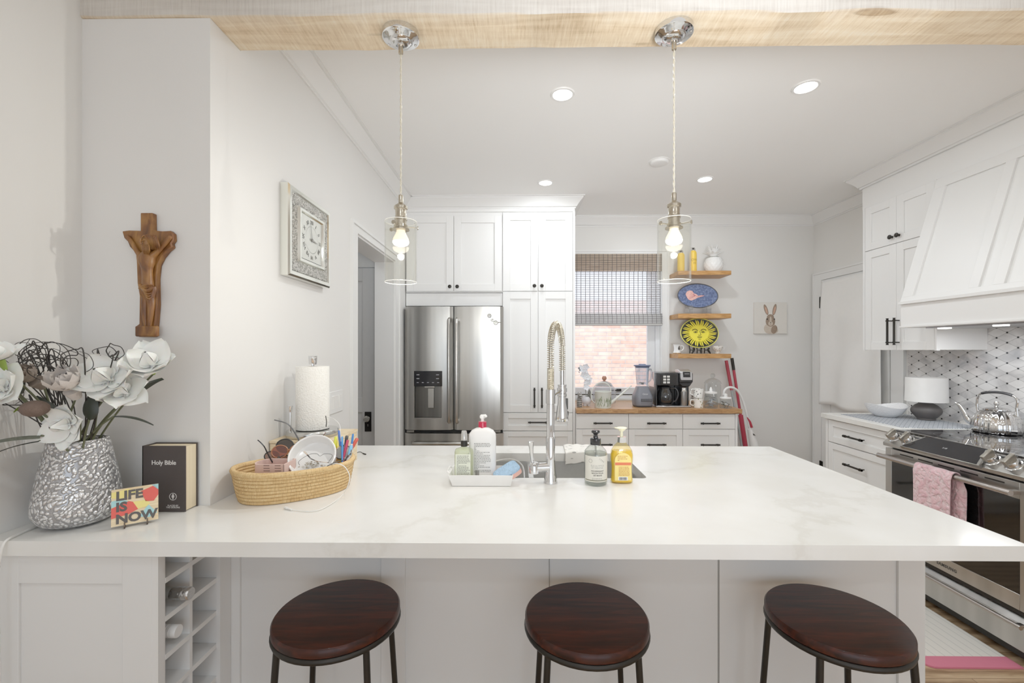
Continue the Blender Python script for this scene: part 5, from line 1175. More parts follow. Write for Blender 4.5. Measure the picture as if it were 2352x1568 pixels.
a = MB(); a.lathe([(.029, .1225), (.024, .135), (.022, .152), (.024, .155), (0, .155)], mq, 28); obj('lid', a, CHROME, tm)
# mugs, jars, dome
q = Vector((U(1604, 937, Y=3.79).x, 3.79, ZW))
def mug(q, mat, label, tilt=0, hs=1):
    t = thing('coffee_mug', label, 'mug', (0, 0, 0)); a = MB()
    a.lathe([(0, 0), (.034, 0), (.037, .003), (.0385, .08), (.0385, .083), (.036, .083), (.0345, .006), (0, .005)], (0, 0, 0), 30); obj('cup', a, mat, t)
    a = MB(); a.tube(cr([(-.037 * hs, 0, .068), (-.064 * hs, 0, .066), (-.066 * hs, 0, .03), (-.037 * hs, 0, .018)], 6), .005, 8); obj('handle', a, mat, t)
    place(t, q, 0, 0, tilt); return t
m1_ = mug(q, floral('mug_floral_red', 'efeae2', '7f8a5c', 'a3864a', 45, .13), 'white floral mug with a red bird on the wooden counter', 0, 1)
a = MB(); a.ball((.018, -.036, .058), .011, 12, 8, sx=1.1, sy=.3); a.tube([(.02, -.037, .055), (.012, -.038, .035), (.006, -.0385, .012)], [.009, .008, .004], 8, flat=.6); obj('red_bird', a, M('bird_red', 'c6404e', .4), m1_)
mug(Vector((q.x - .004, q.y, ZW + .0845)), floral('mug_floral_dark', 'f0efeb', '3f3f3c', '6f7068', 55, .12), 'white mug with dark blossoms stacked crookedly on the red bird mug', .10, 1)
JGL = thin_glass('jar_glass', 'f2f4f4', 1.6, f0=1.5)
q = Vector((U(1635, 938, Y=3.77).x, 3.79, ZW)); jr = thing('glass_jar', 'tall glass jar of grey packets with white pear knob lid', 'jar', q)
a = MB(); a.lathe([(0, 0), (.05, 0), (.055, .006), (.056, .05), (.053, .105), (.047, .118), (.047, .125)], q, 36); obj('jar_body', a, JGL, jr)
a = MB(); a.lathe([(0, .124), (.05, .124), (.052, .128), (.05, .137), (.02, .142), (.012, .145), (.013, .158), (.008, .168), (.003, .178), (0, .178)], q, 30); obj('lid', a, WGZ, jr)
a = MB(); random.seed(11)
for k in range(16):
    c_ = q + Vector((random.uniform(-.025, .025), random.uniform(-.025, .02), .012 + .0058 * k)); an = random.uniform(0, PI); an2 = random.uniform(-.5, .5); d = Vector((cos(an), sin(an), an2 * .5)) * .024
    a.tube([c_ - d, c_ + Vector((0, 0, .006)), c_ + d], [.006, .011, .006], 8, flat=.5)
ct_ = obj('packets', a, M('packet_grey', 'b3b4b8', .5, var=.3, nscale=70), jr); ct_['kind'] = 'stuff'
q = Vector((U(1669, 938, Y=3.77).x, 3.79, ZW)); jr = thing('glass_jar', 'short glass jar with white lid at the right end of the wooden counter', 'jar', q)
a = MB(); a.lathe([(0, 0), (.045, 0), (.049, .005), (.049, .045), (.043, .07), (.041, .08)], q, 36); obj('jar_body', a, JGL, jr)
a = MB(); a.lathe([(0, .08), (.046, .08), (.048, .084), (.045, .092), (.015, .096), (.012, .10), (.016, .108), (.014, .118), (.008, .122), (0, .123)], q, 30); obj('lid', a, WGZ, jr)
a = MB()
for k in range(7):
    c_ = q + Vector((random.uniform(-.022, .022), random.uniform(-.022, .015), .012 + .006 * k)); d = Vector((random.uniform(-1, 1), random.uniform(-1, 1), .3)).normalized() * .02; a.tube([c_ - d, c_ + d], .007, 8, flat=.5)
ct_ = obj('packets', a, M('packet_olive', '8d8b80', .5, var=.3, nscale=70), jr); ct_['kind'] = 'stuff'
q = Vector((U(1637, 930, Y=4.05).x, 4.05, ZW)); jr = thing('apothecary_jar', 'large empty clear glass jar with knobbed lid behind the smaller jars', 'jar', q)
a = MB(); a.lathe([(0, 0), (.06, 0), (.068, .01), (.070, .06), (.070, .17), (.066, .182), (.066, .188)], q, 40); obj('jar_body', a, JGL, jr)
a = MB(); a.lathe([(.072, .188), (.073, .194), (.06, .215), (.035, .232), (.014, .238), (.012, .245), (.02, .256), (.019, .27), (.01, .28), (0, .281)], q, 36); obj('lid', a, JGL, jr)
q = Vector((U(1594, 930, Y=4.0).x, 4.0, ZW)); a = MB(); random.seed(3)
for k in range(5): a.tube(cr([q + Vector((-.02 + k * .01, 0, .002)), q + Vector((-.025 + k * .012, 0, .06)), q + Vector((-.01 + k * .005, 0, .10 - abs(k - 2) * .01))], 4), .0025, 6)
for z in (.02, .05, .08): a.tube([q + Vector((.025 * cos(2 * PI * i / 16), .02 * sin(2 * PI * i / 16), z)) for i in range(16)], .002, 6, closed=True)
obj('wire_basket', a, M('wire_brown', '4c3f36', .5, .5), label='small dark wire basket between the coffee maker and the mugs', cat='basket')
# mops leaning in the corner
REDP = M('mop_red', 'a92338', .35)
def pole(P0, P1, r, parts, label, name, cat):
    P0, P1 = Vector(P0), Vector(P1); t = thing(name, label, cat, P0)
    for (nm, a0, a1, rr, mt_) in parts:
        a = MB(); a.cyl(P0.lerp(P1, a0), P0.lerp(P1, a1), rr, seg=14); obj(nm, a, mt_, t)
    return t
b1 = U(1694, 938, Y=4.15)
A1 = U(1665, 826, Y=4.28); D1 = (U(1722, 1000, Y=3.98) - A1); F1_ = A1 + D1 * (A1.z / -D1.z) * .985
F1_ = Vector((1.98, 3.93, .03)); 
pm = pole((2.155, 4.06, .02), (U(1668, 832, Y=4.31).x, 4.31, U(1668, 828, Y=4.31).z), .012, [('pole', .0, .80, .010, M('pole_grey', '9a9c9c', .4, .5)), ('grip', .78, 1.0, .0155, REDP)], 'mop with grey pole and red grip leaning nearest the lowest shelf', 'floor_mop', 'mop')
a = MB(); a.box((2.0, 3.98, .0), (2.31, 4.12, .03)); obj('mop_head', a, REDP, pm, bevel=.005)
pm = pole((2.25, 4.22, .02), (U(1684, 825, Y=4.31).x, 4.335, U(1684, 822, Y=4.31).z), .012, [('pole', 0, .93, .0125, REDP), ('cap', .91, 1.0, .0145, BLACK), ('sleeve', .30, .58, .022, REDP)], 'red broom pole with black cap leaning beside the lowest shelf', 'broom', 'broom')
a = MB(); a.box((2.12, 4.17, .0), (2.38, 4.27, .12)); obj('broom_head', a, M('bristle_dark', '3a3a3a', .8), pm, bevel=.005)
# white steam mop with arched handle
sm = thing('steam_mop', 'white steam mop with a long arched handle at the counter end', 'steam mop', (2.02, 3.9, 0))
YS = 3.9
pts = [U(x, y, Y=YS) for x, y in ((1662, 908), (1664, 897), (1672, 890), (1683, 890), (1694, 897), (1703, 912), (1711, 935), (1717, 960), (1724, 990), (1731, 1020))]; pts += [pts[-1] + Vector((.03, 0, -.12)), pts[-1] + Vector((.06, 0, -.25))]
WP = M('steam_white', 'e3e1df', .3)
a = MB(); pc_ = cr(pts, 6); a.tube(pc_, .0125, 12, flat=.8); obj('handle', a, WP, sm, smooth=180)
e = pts[-1]; a = MB(); a.tube([U(1722, 985, Y=YS - .02), U(1730, 1015, Y=YS - .02), e + Vector((0, -.02, -.05)), e + Vector((.02, -.0, -.3))], [.022, .04, .055, .045], 16, flat=.8); bd_ = obj('body', a, WP, sm)
a = MB(); a.tube([U(1716, 958, Y=YS - .01), U(1722, 968, Y=YS - .01), U(1726, 981, Y=YS - .01)], [.006, .016, .02], 10, flat=.6); obj('red_trigger', a, REDP, sm)
a = MB(); p_ = U(1733, 998, Y=YS - .05); a.prism([(p_.x - .01, p_.z + .01), (p_.x + .01, p_.z - .008), (p_.x - .012, p_.z - .004)], 'y', p_.y - .004, p_.y + .004); obj('black_clip', a, BLACK, sm)
a = MB(); a.prism([(e.x - .11, 0), (e.x + .17, 0), (e.x + .10, .05), (e.x - .04, .05)], 'y', YS - .09, YS + .09); obj('mop_head', a, WP, sm, bevel=.005)
a = MB(); a.tube([e + Vector((.01, 0, -.3)), Vector((e.x + .02, YS, .04))], .02, 12); obj('neck', a, WP, sm)
# ================================================================ things round the sink
# plastic caddy tray
tr = thing('sink_caddy', 'white plastic caddy tray holding bottles and a sponge left of the faucet', 'tray', (-.125, 1.63, ZC))
WPL = M('white_plastic', 'efedea', .35)
a = MB(); tx0, tx1, ty0, ty1, th_ = -.232, -.022, 1.575, 1.695, .042
o0 = [(tx0, ty0), (tx1, ty0), (tx1, ty1), (tx0, ty1)]; o1 = [(tx0 - .014, ty0 - .008), (tx1 + .008, ty0 - .008), (tx1 + .008, ty1 + .008), (tx0 - .014, ty1 + .008)]
def ring4(mb, P, z, k=0): 
    cx_ = sum(p[0] for p in P) / 4; cy_ = sum(p[1] for p in P) / 4
    return [mb.v((cx_ + (p[0] - cx_) * (1 - k), cy_ + (p[1] - cy_) * (1 - k * 1.6), z)) for p in P]
R = [ring4(a, o0, ZC + .001), ring4(a, o1, ZC + th_), ring4(a, o1, ZC + th_, .022), ring4(a, o0, ZC + .006, .03)]
for A, B in zip(R, R[1:]):
    for i in range(4): a.face([A[i], A[(i + 1) % 4], B[(i + 1) % 4], B[i]])
a.face(R[0][::-1]); a.face(R[-1]); obj('tray_body', a, WPL, tr, bevel=.003)
a = MB(); a.tube(cr([(tx0 - .012, ty0 + .02, ZC + th_ - .002), (tx0 - .022, ty0 + .03, ZC + th_ + .004), (tx0 - .022, ty1 - .03, ZC + th_ + .004), (tx0 - .012, ty1 - .02, ZC + th_ - .002)], 6), .004, 8); obj('handle', a, WPL, tr)
LBG = M('label_cream', 'eae6d6', .6); TXG = M('print_grey', '8b8a84', .6); TXD = M('print_dark', '4f4d4a', .6)
def lines(parent, T, w, rows, h, mat_, seedn=1, xs_=.5, wrap=None):
    """rows of tiny print as short raised dashes"""
    random.seed(seedn); a = MB()
    for r in range(rows):
        x = -w / 2; z = -r * h
        while x < w / 2 - .004:
            l = random.uniform(.002, .008); l = min(l, w / 2 - x)
            def pt(x, z, o=.0002): return T @ (Vector((wrap * sin(x / wrap), z, o + wrap * cos(x / wrap) - wrap)) if wrap else Vector((x, z, o)))
            a.quad([pt(x, z), pt(x + l, z), pt(x + l, z + h * .42), pt(x, z + h * .42)]); x += l + .0016
            if random.random() < .06: break
    o = obj('small_print', a, mat_, parent, smooth=0); o['kind'] = 'stuff'; return o
def barcode(parent, T, w, h):
    a = MB(); random.seed(9); x = -w / 2
    while x < w / 2: l = random.choice((.0004, .0008, .0011)); a.quad([T @ Vector((x, 0, .0003)), T @ Vector((x + l, 0, .0003)), T @ Vector((x + l, h, .0003)), T @ Vector((x, h, .0003))]); x += l + random.choice((.0005, .0009))
    o = obj('barcode', a, TXD, parent, smooth=0); o['kind'] = 'stuff'
def rounded_prof(mb, c, w, d, levels, n_=48, p=6.):
    """stack of super-ellipse sections: levels = (scale_w, scale_d, z)"""
    rings = []
    for sw, sd_, z in levels:
        rings.append([mb.v(Vector(c) + Vector((w * sw * math.copysign(abs(cos(t)) ** (2 / p), cos(t)), d * sd_ * math.copysign(abs(sin(t)) ** (2 / p), sin(t)), z))) for t in [2 * PI * i / n_ for i in range(n_)]])
    for A, B in zip(rings, rings[1:]):
        for i in range(n_): mb.face([A[i], A[(i + 1) % n_], B[(i + 1) % n_], B[i]])
    mb.face(rings[0][::-1]); mb.face(rings[-1])
# spray bottle
ZT = ZC + .0065
q = Vector((U(1066, 1090, Y=1.625).x, 1.625, ZT)); sb = thing('spray_bottle', 'small clear green spray bottle with black collar standing in the caddy tray', 'spray bottle', q)
a = MB(); rounded_prof(a, q, .034, .022, [(.96, .96, 0), (1, 1, .004), (1, 1, .108), (.93, .93, .116), (.5, .6, .121), (.3, .45, .122), (.3, .45, .128)], p=5); obj('body', a, thin_glass('spray_plastic', 'eef2dc', 1.4, milky=.10), sb)
a = MB(); a.box(q + Vector((-.029, -.0226, .008)), q + Vector((.026, -.0222, .102))); lb = obj('label', a, M('spray_label', 'e6ead6', .6), sb)
T = TF(q + Vector((0, -.023, .095)), (1, 0, 0), (0, 0, 1)); lines(lb, T, .048, 15, .0052, TXG, 3); barcode(lb, TF(q + Vector((-.006, -.023, .008)), (1, 0, 0), (0, 0, 1)), .018, .008)
a = MB(); a.lathe([(0, .127), (.0125, .127), (.0125, .145), (.009, .15), (0, .15)], q, 20); obj('collar', a, BLACK, sb)
a = MB(); a.lathe([(.0118, .1495), (.0118, .158), (.0095, .182), (.008, .184), (0, .184)], q, 20); obj('clear_cap', a, M('cap_grey', 'b9b8b4', .15, .4), sb)
# white lotion bottle
q = Vector((U(1108, 1090, Y=1.65).x, 1.655, ZT)); lo = thing('lotion_bottle', 'large white pump bottle with red collar standing in the caddy tray', 'bottle', q)
a = MB(); rounded_prof(a, q, .051, .026, [(.97, .95, 0), (1, 1, .004), (1, 1, .155), (.97, 1, .168), (.8, .9, .18), (.5, .75, .188), (.3, .6, .190), (.28, .55, .193)], p=3.4); obj('body', a, WPL, lo)
T = TF(q + Vector((.002, -.0268, .135)), (1, 0, 0), (0, 0, 1)); lines(lo, T, .062, 20, .0055, TXG, 5); 
a = MB(); a.box(q + Vector((-.034, -.0272, .006)), q + Vector((.022, -.0262, .010))); obj('print_bar', a, TXD, lo); barcode(lo, TF(q + Vector((-.018, -.0266, .014)), (1, 0, 0), (0, 0, 1)), .016, .022)
a = MB(); a.lathe([(0, .19), (.0155, .191), (.0150, .212), (.013, .214), (0, .214)], q, 24); obj('collar', a, M('pump_red', 'b81d3d', .2), lo)
a = MB(); a.cyl(q + Vector((0, 0, .212)), q + Vector((0, 0, .228)), .006); a.lathe([(0, .224), (.010, .226), (.0105, .234), (.007, .239), (0, .24)], q, 20); a.tube([q + Vector((0, -.0, .234)), q + Vector((.012, -.008, .237)), q + Vector((.016, -.011, .232))], [.006, .005, .004], 10); obj('pump', a, WPL, lo)
# sponge
sg = thing('dish_sponge', 'pink and blue sponge leaning on the right edge of the caddy tray', 'sponge', (-.035, 1.62, ZC + .012))
T = Matrix.Translation((-.035, 1.615, ZC + .038)) @ Matrix.Rotation(.35, 4, 'Z') @ Matrix.Rotation(-.48, 4, 'Y') @ Matrix.Rotation(.25, 4, 'X')
a = MB(T); rounded_prof(a, (0, 0, 0), .048, .034, [(1, 1, -.012), (1, 1, .006)], p=5); obj('foam', a, M('sponge_pink', 'edb5a6', .9, bmp=.8, bscale=300, var=.1), sg, bevel=.002)
a = MB(T); rounded_prof(a, (0, 0, 0), .048, .034, [(1, 1, .0062), (1, 1, .013), (.95, .95, .015)], p=5); obj('scouring_layer', a, M('sponge_blue', '9dbcd8', .95, bmp=1., bscale=220, var=.25, nscale=120), sg)
# clear eucalyptus soap
q = Vector((U(1368, 1100, Y=1.615).x, 1.615, ZC + .0008)); so_ = thing('soap_bottle', 'clear round hand soap bottle with black pump and printed botanical label', 'soap bottle', q)
CLR = thin_glass('clear_plastic', 'eef0ee', 1.5, milky=.03)
a = MB(); a.lathe([(0, .001), (.036, 0), (.041, .004), (.0415, .012), (.0415, .110), (.038, .122), (.026, .136), (.018, .141), (.0175, .145)], q, 44); obj('body', a, CLR, so_)
a = MB(); a.lathe([(0, .003), (.038, .004), (.0385, .114), (0, .114)], q, 40); obj('soap_liquid', a, thin_glass('soap_clear', 'e3e5e0', .6, milky=.10), so_)
def curved_label(par, c, R, a0, a1, z0, z1, mat_, name='label'):
    a = MB(); a.grid(lambda u, v: (c[0] + R * sin(a0 + (a1 - a0) * u), c[1] - R * cos(a0 + (a1 - a0) * u), c[2] + z0 + (z1 - z0) * v), 24, 1); return obj(name, a, mat_, par, smooth=180)
lb = curved_label(so_, q, .0418, -1.25, 1.25, .016, .108, M('label_kraft', 'd5d1c5', .6))
TS_ = lambda z: TF(q + Vector((0, -.0419, z)), (1, 0, 0), (0, 0, 1))
text('label_text', 'EUCALYPTUS\nET MENTHE', .0082, TXG, lb, TS_(.070), wrap=.0419, extrude=.0001, line=.95)
text('label_text', 'NOURRISSANT\nSAVON POUR\nLES MAINS', .0070, TXD, lb, TS_(.0475), wrap=.0419, extrude=.0001, bold=.0002, line=1.1)
lines(lb, TS_(.028), .040, 2, .0045, TXG, 8, wrap=.0419)
curved_label(lb, q, .04195, -1.2, 1.15, .0195, .0228, M('label_bar', '6d6c58', .6), 'label_bar')
a = MB(); c2 = TS_(.094)
for (sx_, r) in ((-.026, .0065),):
    ro = []
    for i in range(28):
        x = sx_ + r * cos(2 * PI * i / 28); ro.append(c2 @ Vector((.0419 * sin(x / .0419), r * sin(2 * PI * i / 28) - .003, .0419 * cos(x / .0419) - .0419)))
    a.tube(ro, .0004, 5, closed=True)
obj('round_mark', a, TXD, lb)
a = MB()
for k in range(7):
    x = .008 + k * .0026; z0 = .008 - k * .002
    p0 = Vector((x, z0, 0)); p1 = Vector((x + (.004 if k % 2 else -.003), z0 - .007, 0))
    w = lambda p: c2 @ Vector((.0419 * sin(p.x / .0419), p.y, .0419 * cos(p.x / .0419) - .0418))
    a.tube([w(p0), w((p0 + p1) / 2), w(p1)], [.0004, .0014, .0003], 6, flat=.3)
obj('leaf_print', a, TXG, lb); lb.children[-1]['kind'] = 'stuff'
a = MB(); a.lathe([(0, .143), (.0195, .143), (.0200, .146), (.0195, .164), (.017, .166), (.009, .167), (.0075, .178), (.009, .182), (.015, .186), (.0155, .191), (.012, .195), (0, .196)], q, 28); a.tube([q + Vector((0, 0, .19)), q + Vector((0, .02, .19)), q + Vector((0, .026, .186))], .005, 10); obj('pump', a, M('pump_black', '17171a', .15), so_)
a = MB(); a.cyl(q + Vector((0, 0, .02)), q + Vector((0, 0, .143)), .0035, seg=10); obj('dip_tube', a, thin_glass('tube_clear', 'd5d5d0', 1., milky=.3), so_)
# yellow soap
q = Vector((U(1428, 1100, Y=1.63).x, 1.632, ZC + .0008)); ys2 = thing('soap_bottle', 'waisted hand soap bottle of yellow liquid with a cream pump', 'soap bottle', q)
lev = [(.92, .9, 0), (1, 1, .004), (.98, 1, .015), (.93, .9, .045), (.94, .9, .06), (1.02, 1, .088), (1.02, 1, .10), (.93, 1, .118), (.7, .95, .134), (.42, .75, .145), (.36, .66, .150)]
a = MB(); rounded_prof(a, q, .041, .022, lev, p=2.6); obj('body', a, thin_glass('soap_shell', 'fbf3d0', 1.4), ys2)
a = MB(); rounded_prof(a, q, .0385, .0195, [(w_, d_, z + .003) for w_, d_, z in lev[:7]] + [(.93, 1, .112), (.90, .95, .118)], p=2.6); obj('soap_liquid', a, M('soap_yellow', 'e6c235', .12, coat=.5, emit='e6c235', estr=.08), ys2)
LY = M('label_yellow', 'f0d777', .5)
def flat_label(par, y, pts, mat_, name='label'):
    a = MB(); a.prism([(q.x + x, q.z + z) for x, z in pts], 'y', y, y + .0006); return obj(name, a, mat_, par)
arch = [(-.030, .012), (.030, .012), (.030, .085)] + [(.030 * cos(t), .085 + .028 * sin(t)) for t in [PI * k / 12 for k in range(1, 12)]] + [(-.030, .085)]
lb = flat_label(ys2, q.y - .0232, arch, LY)
flat_label(lb, q.y - .0238, [(-.029, .068), (.029, .068), (.029, .078), (-.029, .078)], M('label_orange', 'd9683a', .5), 'label_band')
T = TF(q + Vector((0, -.024, .100)), (1, 0, 0), (0, 0, 1)); lines(lb, T, .040, 4, .005, M('print_orange', 'c2803a', .5), 12); lines(lb, TF(q + Vector((.004, -.024, .060)), (1, 0, 0), (0, 0, 1)), .040, 7, .005, M('print_orange', 'c2803a', .5), 13)
flat_label(lb, q.y - .0238, [(-.017, .013), (.017, .013), (.017, .026), (-.017, .026)], M('white_paper', 'eef0f2', .6), 'barcode_patch'); barcode(lb, TF(q + Vector((0, -.0240, .0145)), (1, 0, 0), (0, 0, 1)), .028, .010)
a = MB(); a.lathe([(0, .148), (.0165, .148), (.0170, .15), (.0155, .166), (.0165, .168), (0, .168)], q, 24); obj('collar', a, CHROME, ys2)
CRM = M('pump_cream', 'f5efc9', .35)
a = MB(); a.cyl(q + Vector((0, 0, .168)), q + Vector((0, 0, .19)), .0062, .0045); a.lathe([(0, .188), (.006, .188), (.012, .196), (.0165, .200), (.013, .203), (0, .204)], q, 24, sx=1.25); a.tube([q + Vector((.0, 0, .20)), q + Vector((-.02, -.005, .2005)), q + Vector((-.027, -.007, .202))], [.006, .0045, .003], 10, flat=.6); obj('pump', a, CRM, ys2)
# tea towel draped over the sink's far edge
def dtow(u, v):
    # u along x, v from back of counter to the sink
    x = .236 + .17 * u; y = 2.243 - .225 * v
    z = ZC + .005
    edge = SY1 - .004
    if y < edge:
        dd_ = edge - y; x += .02 * dd_; z = ZC + .006 - dd_ * (.95 - .35 * u); y = edge - .01 - dd_ * .10
    z += .004 * abs(sin(u * 11 + v * 4)) + .002 * noise.noise(Vector((u * 5, v * 6, 2)))
    y += .012 * sin(u * 5)
    return (x - .03 * v * (1 - u) + .02 * v, y, z)
def leafcloth():
    m, nt, b = newmat('leaf_cloth'); v = coords(nt, (1, 1.0, 1.2)); vo = N(nt, 'ShaderNodeTexVoronoi'); vo.inputs['Scale'].default_value = 24; mp = N(nt, 'ShaderNodeMapping'); mp.inputs['Scale'].default_value = (1, 2.4, 2.4); mp.inputs['Rotation'].default_value = (.3, .5, .7); L(nt, v, mp.inputs['Vector']); L(nt, mp.outputs[0], vo.inputs['Vector'])
    c = ramp(nt, vo.outputs['Distance'], [(0, 'aeaca6'), (.26, 'b6b4ae'), (.29, 'eeebe4'), (1, 'f0ede6')]); L(nt, c, b.inputs['Base Color']); b.inputs['Roughness'].default_value = .9; return m
obj('dish_towel', MB().grid(dtow, 40, 40), leafcloth(), smooth=180, solid=.003, label='cream dish towel with grey leaves hanging over the far edge of the sink', cat='towel')

# ================================================================ wall clock
CXw = -.967; cl = thing('wall_clock', 'square mirrored wall clock with crushed crystal border on the left wall', 'clock', (CXw, 1.98, 1.716))
MRR = M('mirror_pale', 'e9eae2', .06, 1., var=.01)
def crystal():
    m, nt, b = newmat('crushed_crystal'); v = coords(nt); vo = N(nt, 'ShaderNodeTexVoronoi'); vo.inputs['Scale'].default_value = 190; L(nt, v, vo.inputs['Vector'])
    c = ramp(nt, vo.outputs['Color'], [(.1, '6f6e6a'), (.35, 'b9b8b2'), (.7, 'efeee8')]); L(nt, c, b.inputs['Base Color']); b.inputs['Metallic'].default_value = .6; b.inputs['Roughness'].default_value = .25
    bump(nt, b, vo.outputs['Distance'], 1, .01); return m
ya, yb2, za, zb2 = 1.782, 2.178, 1.716, 2.094; xf = -.928
TCk = frm((0, 0, 0), (0, 1, 0), (-1, 0, 0), (0, 0, 1))      # local x = +Y along the wall, local y = depth away from room
def cbox(mb, y0, y1, z0, z1, x0, x1): mb.box((x0, y0, z0), (x1, y1, z1))
a = MB(); cbox(a, ya, yb2, za, zb2, CXw + .0005, xf - .006); obj('case', a, MRR, cl)
def bevframe(name, y0, y1, z0, z1, w, xb_, xo, mat_):
    a = MB(); o = [(y0, z0), (y1, z0), (y1, z1), (y0, z1)]; i_ = [(y0 + w, z0 + w), (y1 - w, z0 + w), (y1 - w, z1 - w), (y0 + w, z1 - w)]; mo = [(y0 + w * .25, z0 + w * .25), (y1 - w * .25, z0 + w * .25), (y1 - w * .25, z1 - w * .25), (y0 + w * .25, z1 - w * .25)]; mi = [(y0 + w * .75, z0 + w * .75), (y1 - w * .75, z0 + w * .75), (y1 - w * .75, z1 - w * .75), (y0 + w * .75, z1 - w * .75)]
    R = [[a.v((xx, y, z)) for y, z in P] for P, xx in ((o, xb_), (mo, xo), (mi, xo), (i_, xb_))]
    for A, B in zip(R, R[1:]):
        for k in range(4): a.face([A[k], A[(k + 1) % 4], B[(k + 1) % 4], B[k]])
    return obj(name, a, mat_, cl, smooth=0)
bevframe('outer_frame', ya, yb2, za, zb2, .028, xf - .006, xf, MRR)
a = MB(); cbox(a, ya + .028, yb2 - .028, za + .028, zb2 - .028, xf - .006, xf - .004); obj('crystal_border', a, crystal(), cl)
bevframe('inner_frame', ya + .075, yb2 - .075, za + .07, zb2 - .07, .022, xf - .004, xf + .006, MRR)
a = MB(); cbox(a, ya + .097, yb2 - .097, za + .092, zb2 - .092, xf - .004, xf - .001); fc_ = obj('dial', a, M('dial_silver', 'd5d6cf', .2, .5), cl)
cy_, cz_ = (ya + yb2) / 2, (za + zb2) / 2; DG = M('numeral_grey', '6d6c68', .4, .3)
for k, s_ in enumerate(('XII', 'I', 'II', 'III', 'IIII', 'V', 'VI', 'VII', 'VIII', 'IX', 'X', 'XI')):
    an = PI / 2 - k * PI / 6; d = Vector((0, cos(an), sin(an))); up = d if True else d
    text('numeral', s_, .024, DG, fc_, TF(Vector((xf + .0002, cy_, cz_)) + d * .078, Vector((0, sin(an), -cos(an))), d), extrude=.0004)
a = MB()
for k in range(60):
    an = k * PI / 30; d = Vector((0, cos(an), sin(an))); p = Vector((xf, cy_, cz_)); a.cyl(p + d * .057, p + d * .061, .0004, seg=4)
obj('minute_marks', a, DG, fc_); fc_.children[-1]['kind'] = 'stuff'
HN = M('hand_silver', '8f8d88', .2, .9)
for (nm, an, l, w) in (('minute_hand', math.radians(104), .072, .003), ('hour_hand', math.radians(-6), .050, .0045)):
    d = Vector((0, cos(an), sin(an))); s2 = Vector((0, -sin(an), cos(an))); p = Vector((xf + .002, cy_, cz_)); a = MB()
    a.hexa([p - d * .012 - s2 * w, p + d * l - s2 * w * .3, p + d * l + s2 * w * .3, p - d * .012 + s2 * w] + [q_ + Vector((.0012, 0, 0)) for q_ in (p - d * .012 - s2 * w, p + d * l - s2 * w * .3, p + d * l + s2 * w * .3, p - d * .012 + s2 * w)]); obj(nm, a, HN, fc_)
a = MB(); a.cyl((xf, cy_, cz_), (xf + .005, cy_, cz_), .006); obj('hub', a, HN, fc_)
# light switches
sw = thing('light_switch', 'triple white rocker light switch plate on the left wall by the doorway', 'light switch', (-.96, 2.33, 1.075))
a = MB(); a.box((-.9665, 2.246, 1.075), (-.9605, 2.418, 1.192)); pl_ = obj('plate', a, TRIM, sw, bevel=.003)
for k in range(3):
    y0 = 2.268 + k * .0475; a = MB(); a.prism([(-.9605, 1.100), (-.9605, 1.167), (-.9565, 1.167), (-.9590, 1.134), (-.9600, 1.100)], 'y', y0, y0 + .033); obj('rocker', a, WPL, pl_)
# ================================================================ crucifix
crc = thing('wooden_crucifix', 'carved brown wooden crucifix hanging on the pier between the walls', 'crucifix', (-1.14, 1.36, 1.448))
YC_ = 1.3745
CW = wood('carved_wood', [(.28, '4a2810'), (.45, '744419'), (.6, '90602a'), (.8, 'aa783c')], (6, 6, 2.0), .45, .5)
out_px = [(327, 490), (355, 490), (356, 530), (376, 532), (395, 531), (401, 537), (402, 552), (397, 560), (399, 568), (388, 577), (376, 592), (367, 610), (364, 640), (365, 700), (362, 740), (358, 774), (322, 774), (316, 762), (318, 748), (324, 744), (325, 680), (320, 650), (318, 600), (316, 582), (303, 568), (298, 556), (290, 548), (285, 532), (300, 530), (327, 531)]
P2 = [U(x, y, Y=YC_ - .01) for x, y in out_px]
a = MB(); a.prism([(p.x, p.z) for p in P2], 'y', YC_ - .018, YC_); obj('cross', a, CW, crc, bevel=.003)
def cu(x, y, d): return U(x, y, Y=YC_ - .018 - d)
# figure as one continuous relief (skin grown over joints)
def skin(name, nodes, edges, mat_, parent, lvl=2, root=0):
    me = bpy.data.meshes.new(name); base = rootloc(parent); me.from_pydata([tuple(Vector(p) - base) for p, r in nodes], edges, []); me.materials.append(mat_)
    o = bpy.data.objects.new(name, me); COL.objects.link(o); o.parent = parent
    md = o.modifiers.new('skin', 'SKIN'); md.use_smooth_shade = True; ms = o.modifiers.new('sub', 'SUBSURF'); ms.levels = lvl; ms.render_levels = lvl
    sv_ = me.skin_vertices[0].data
    for i, (p, r) in enumerate(nodes): sv_[i].radius = r if isinstance(r, tuple) else (r, r); sv_[i].use_root = (i == root)
    return o
nodes = [(cu(340, 660, .004), (.021, .014)), (cu(338, 625, .006), (.021, .014)), (cu(338, 596, .008), (.025, .016)), (cu(338, 578, .010), (.010, .010)), (cu(337, 560, .018), (.016, .014)), (cu(340, 543, .018), (.015, .013)),
         (cu(318, 582, .006), .008), (cu(303, 556, .006), .0065), (cu(291, 540, .006), .006), (cu(357, 582, .006), .009), (cu(377, 561, .006), .0075), (cu(393, 541, .006), .007),
         (cu(334, 690, .006), .012), (cu(333, 720, .008), .009), (cu(336, 752, .005), .006), (cu(348, 692, .005), .012), (cu(346, 720, .007), .009), (cu(343, 752, .005), .006), (cu(340, 765, .006), .006)]
edges = [(0, 1), (1, 2), (2, 3), (3, 4), (4, 5), (2, 6), (6, 7), (7, 8), (2, 9), (9, 10), (10, 11), (0, 12), (12, 13), (13, 14), (0, 15), (15, 16), (16, 17), (17, 18)]
fg = skin('carved_figure', nodes, edges, CW, crc)
a = MB()
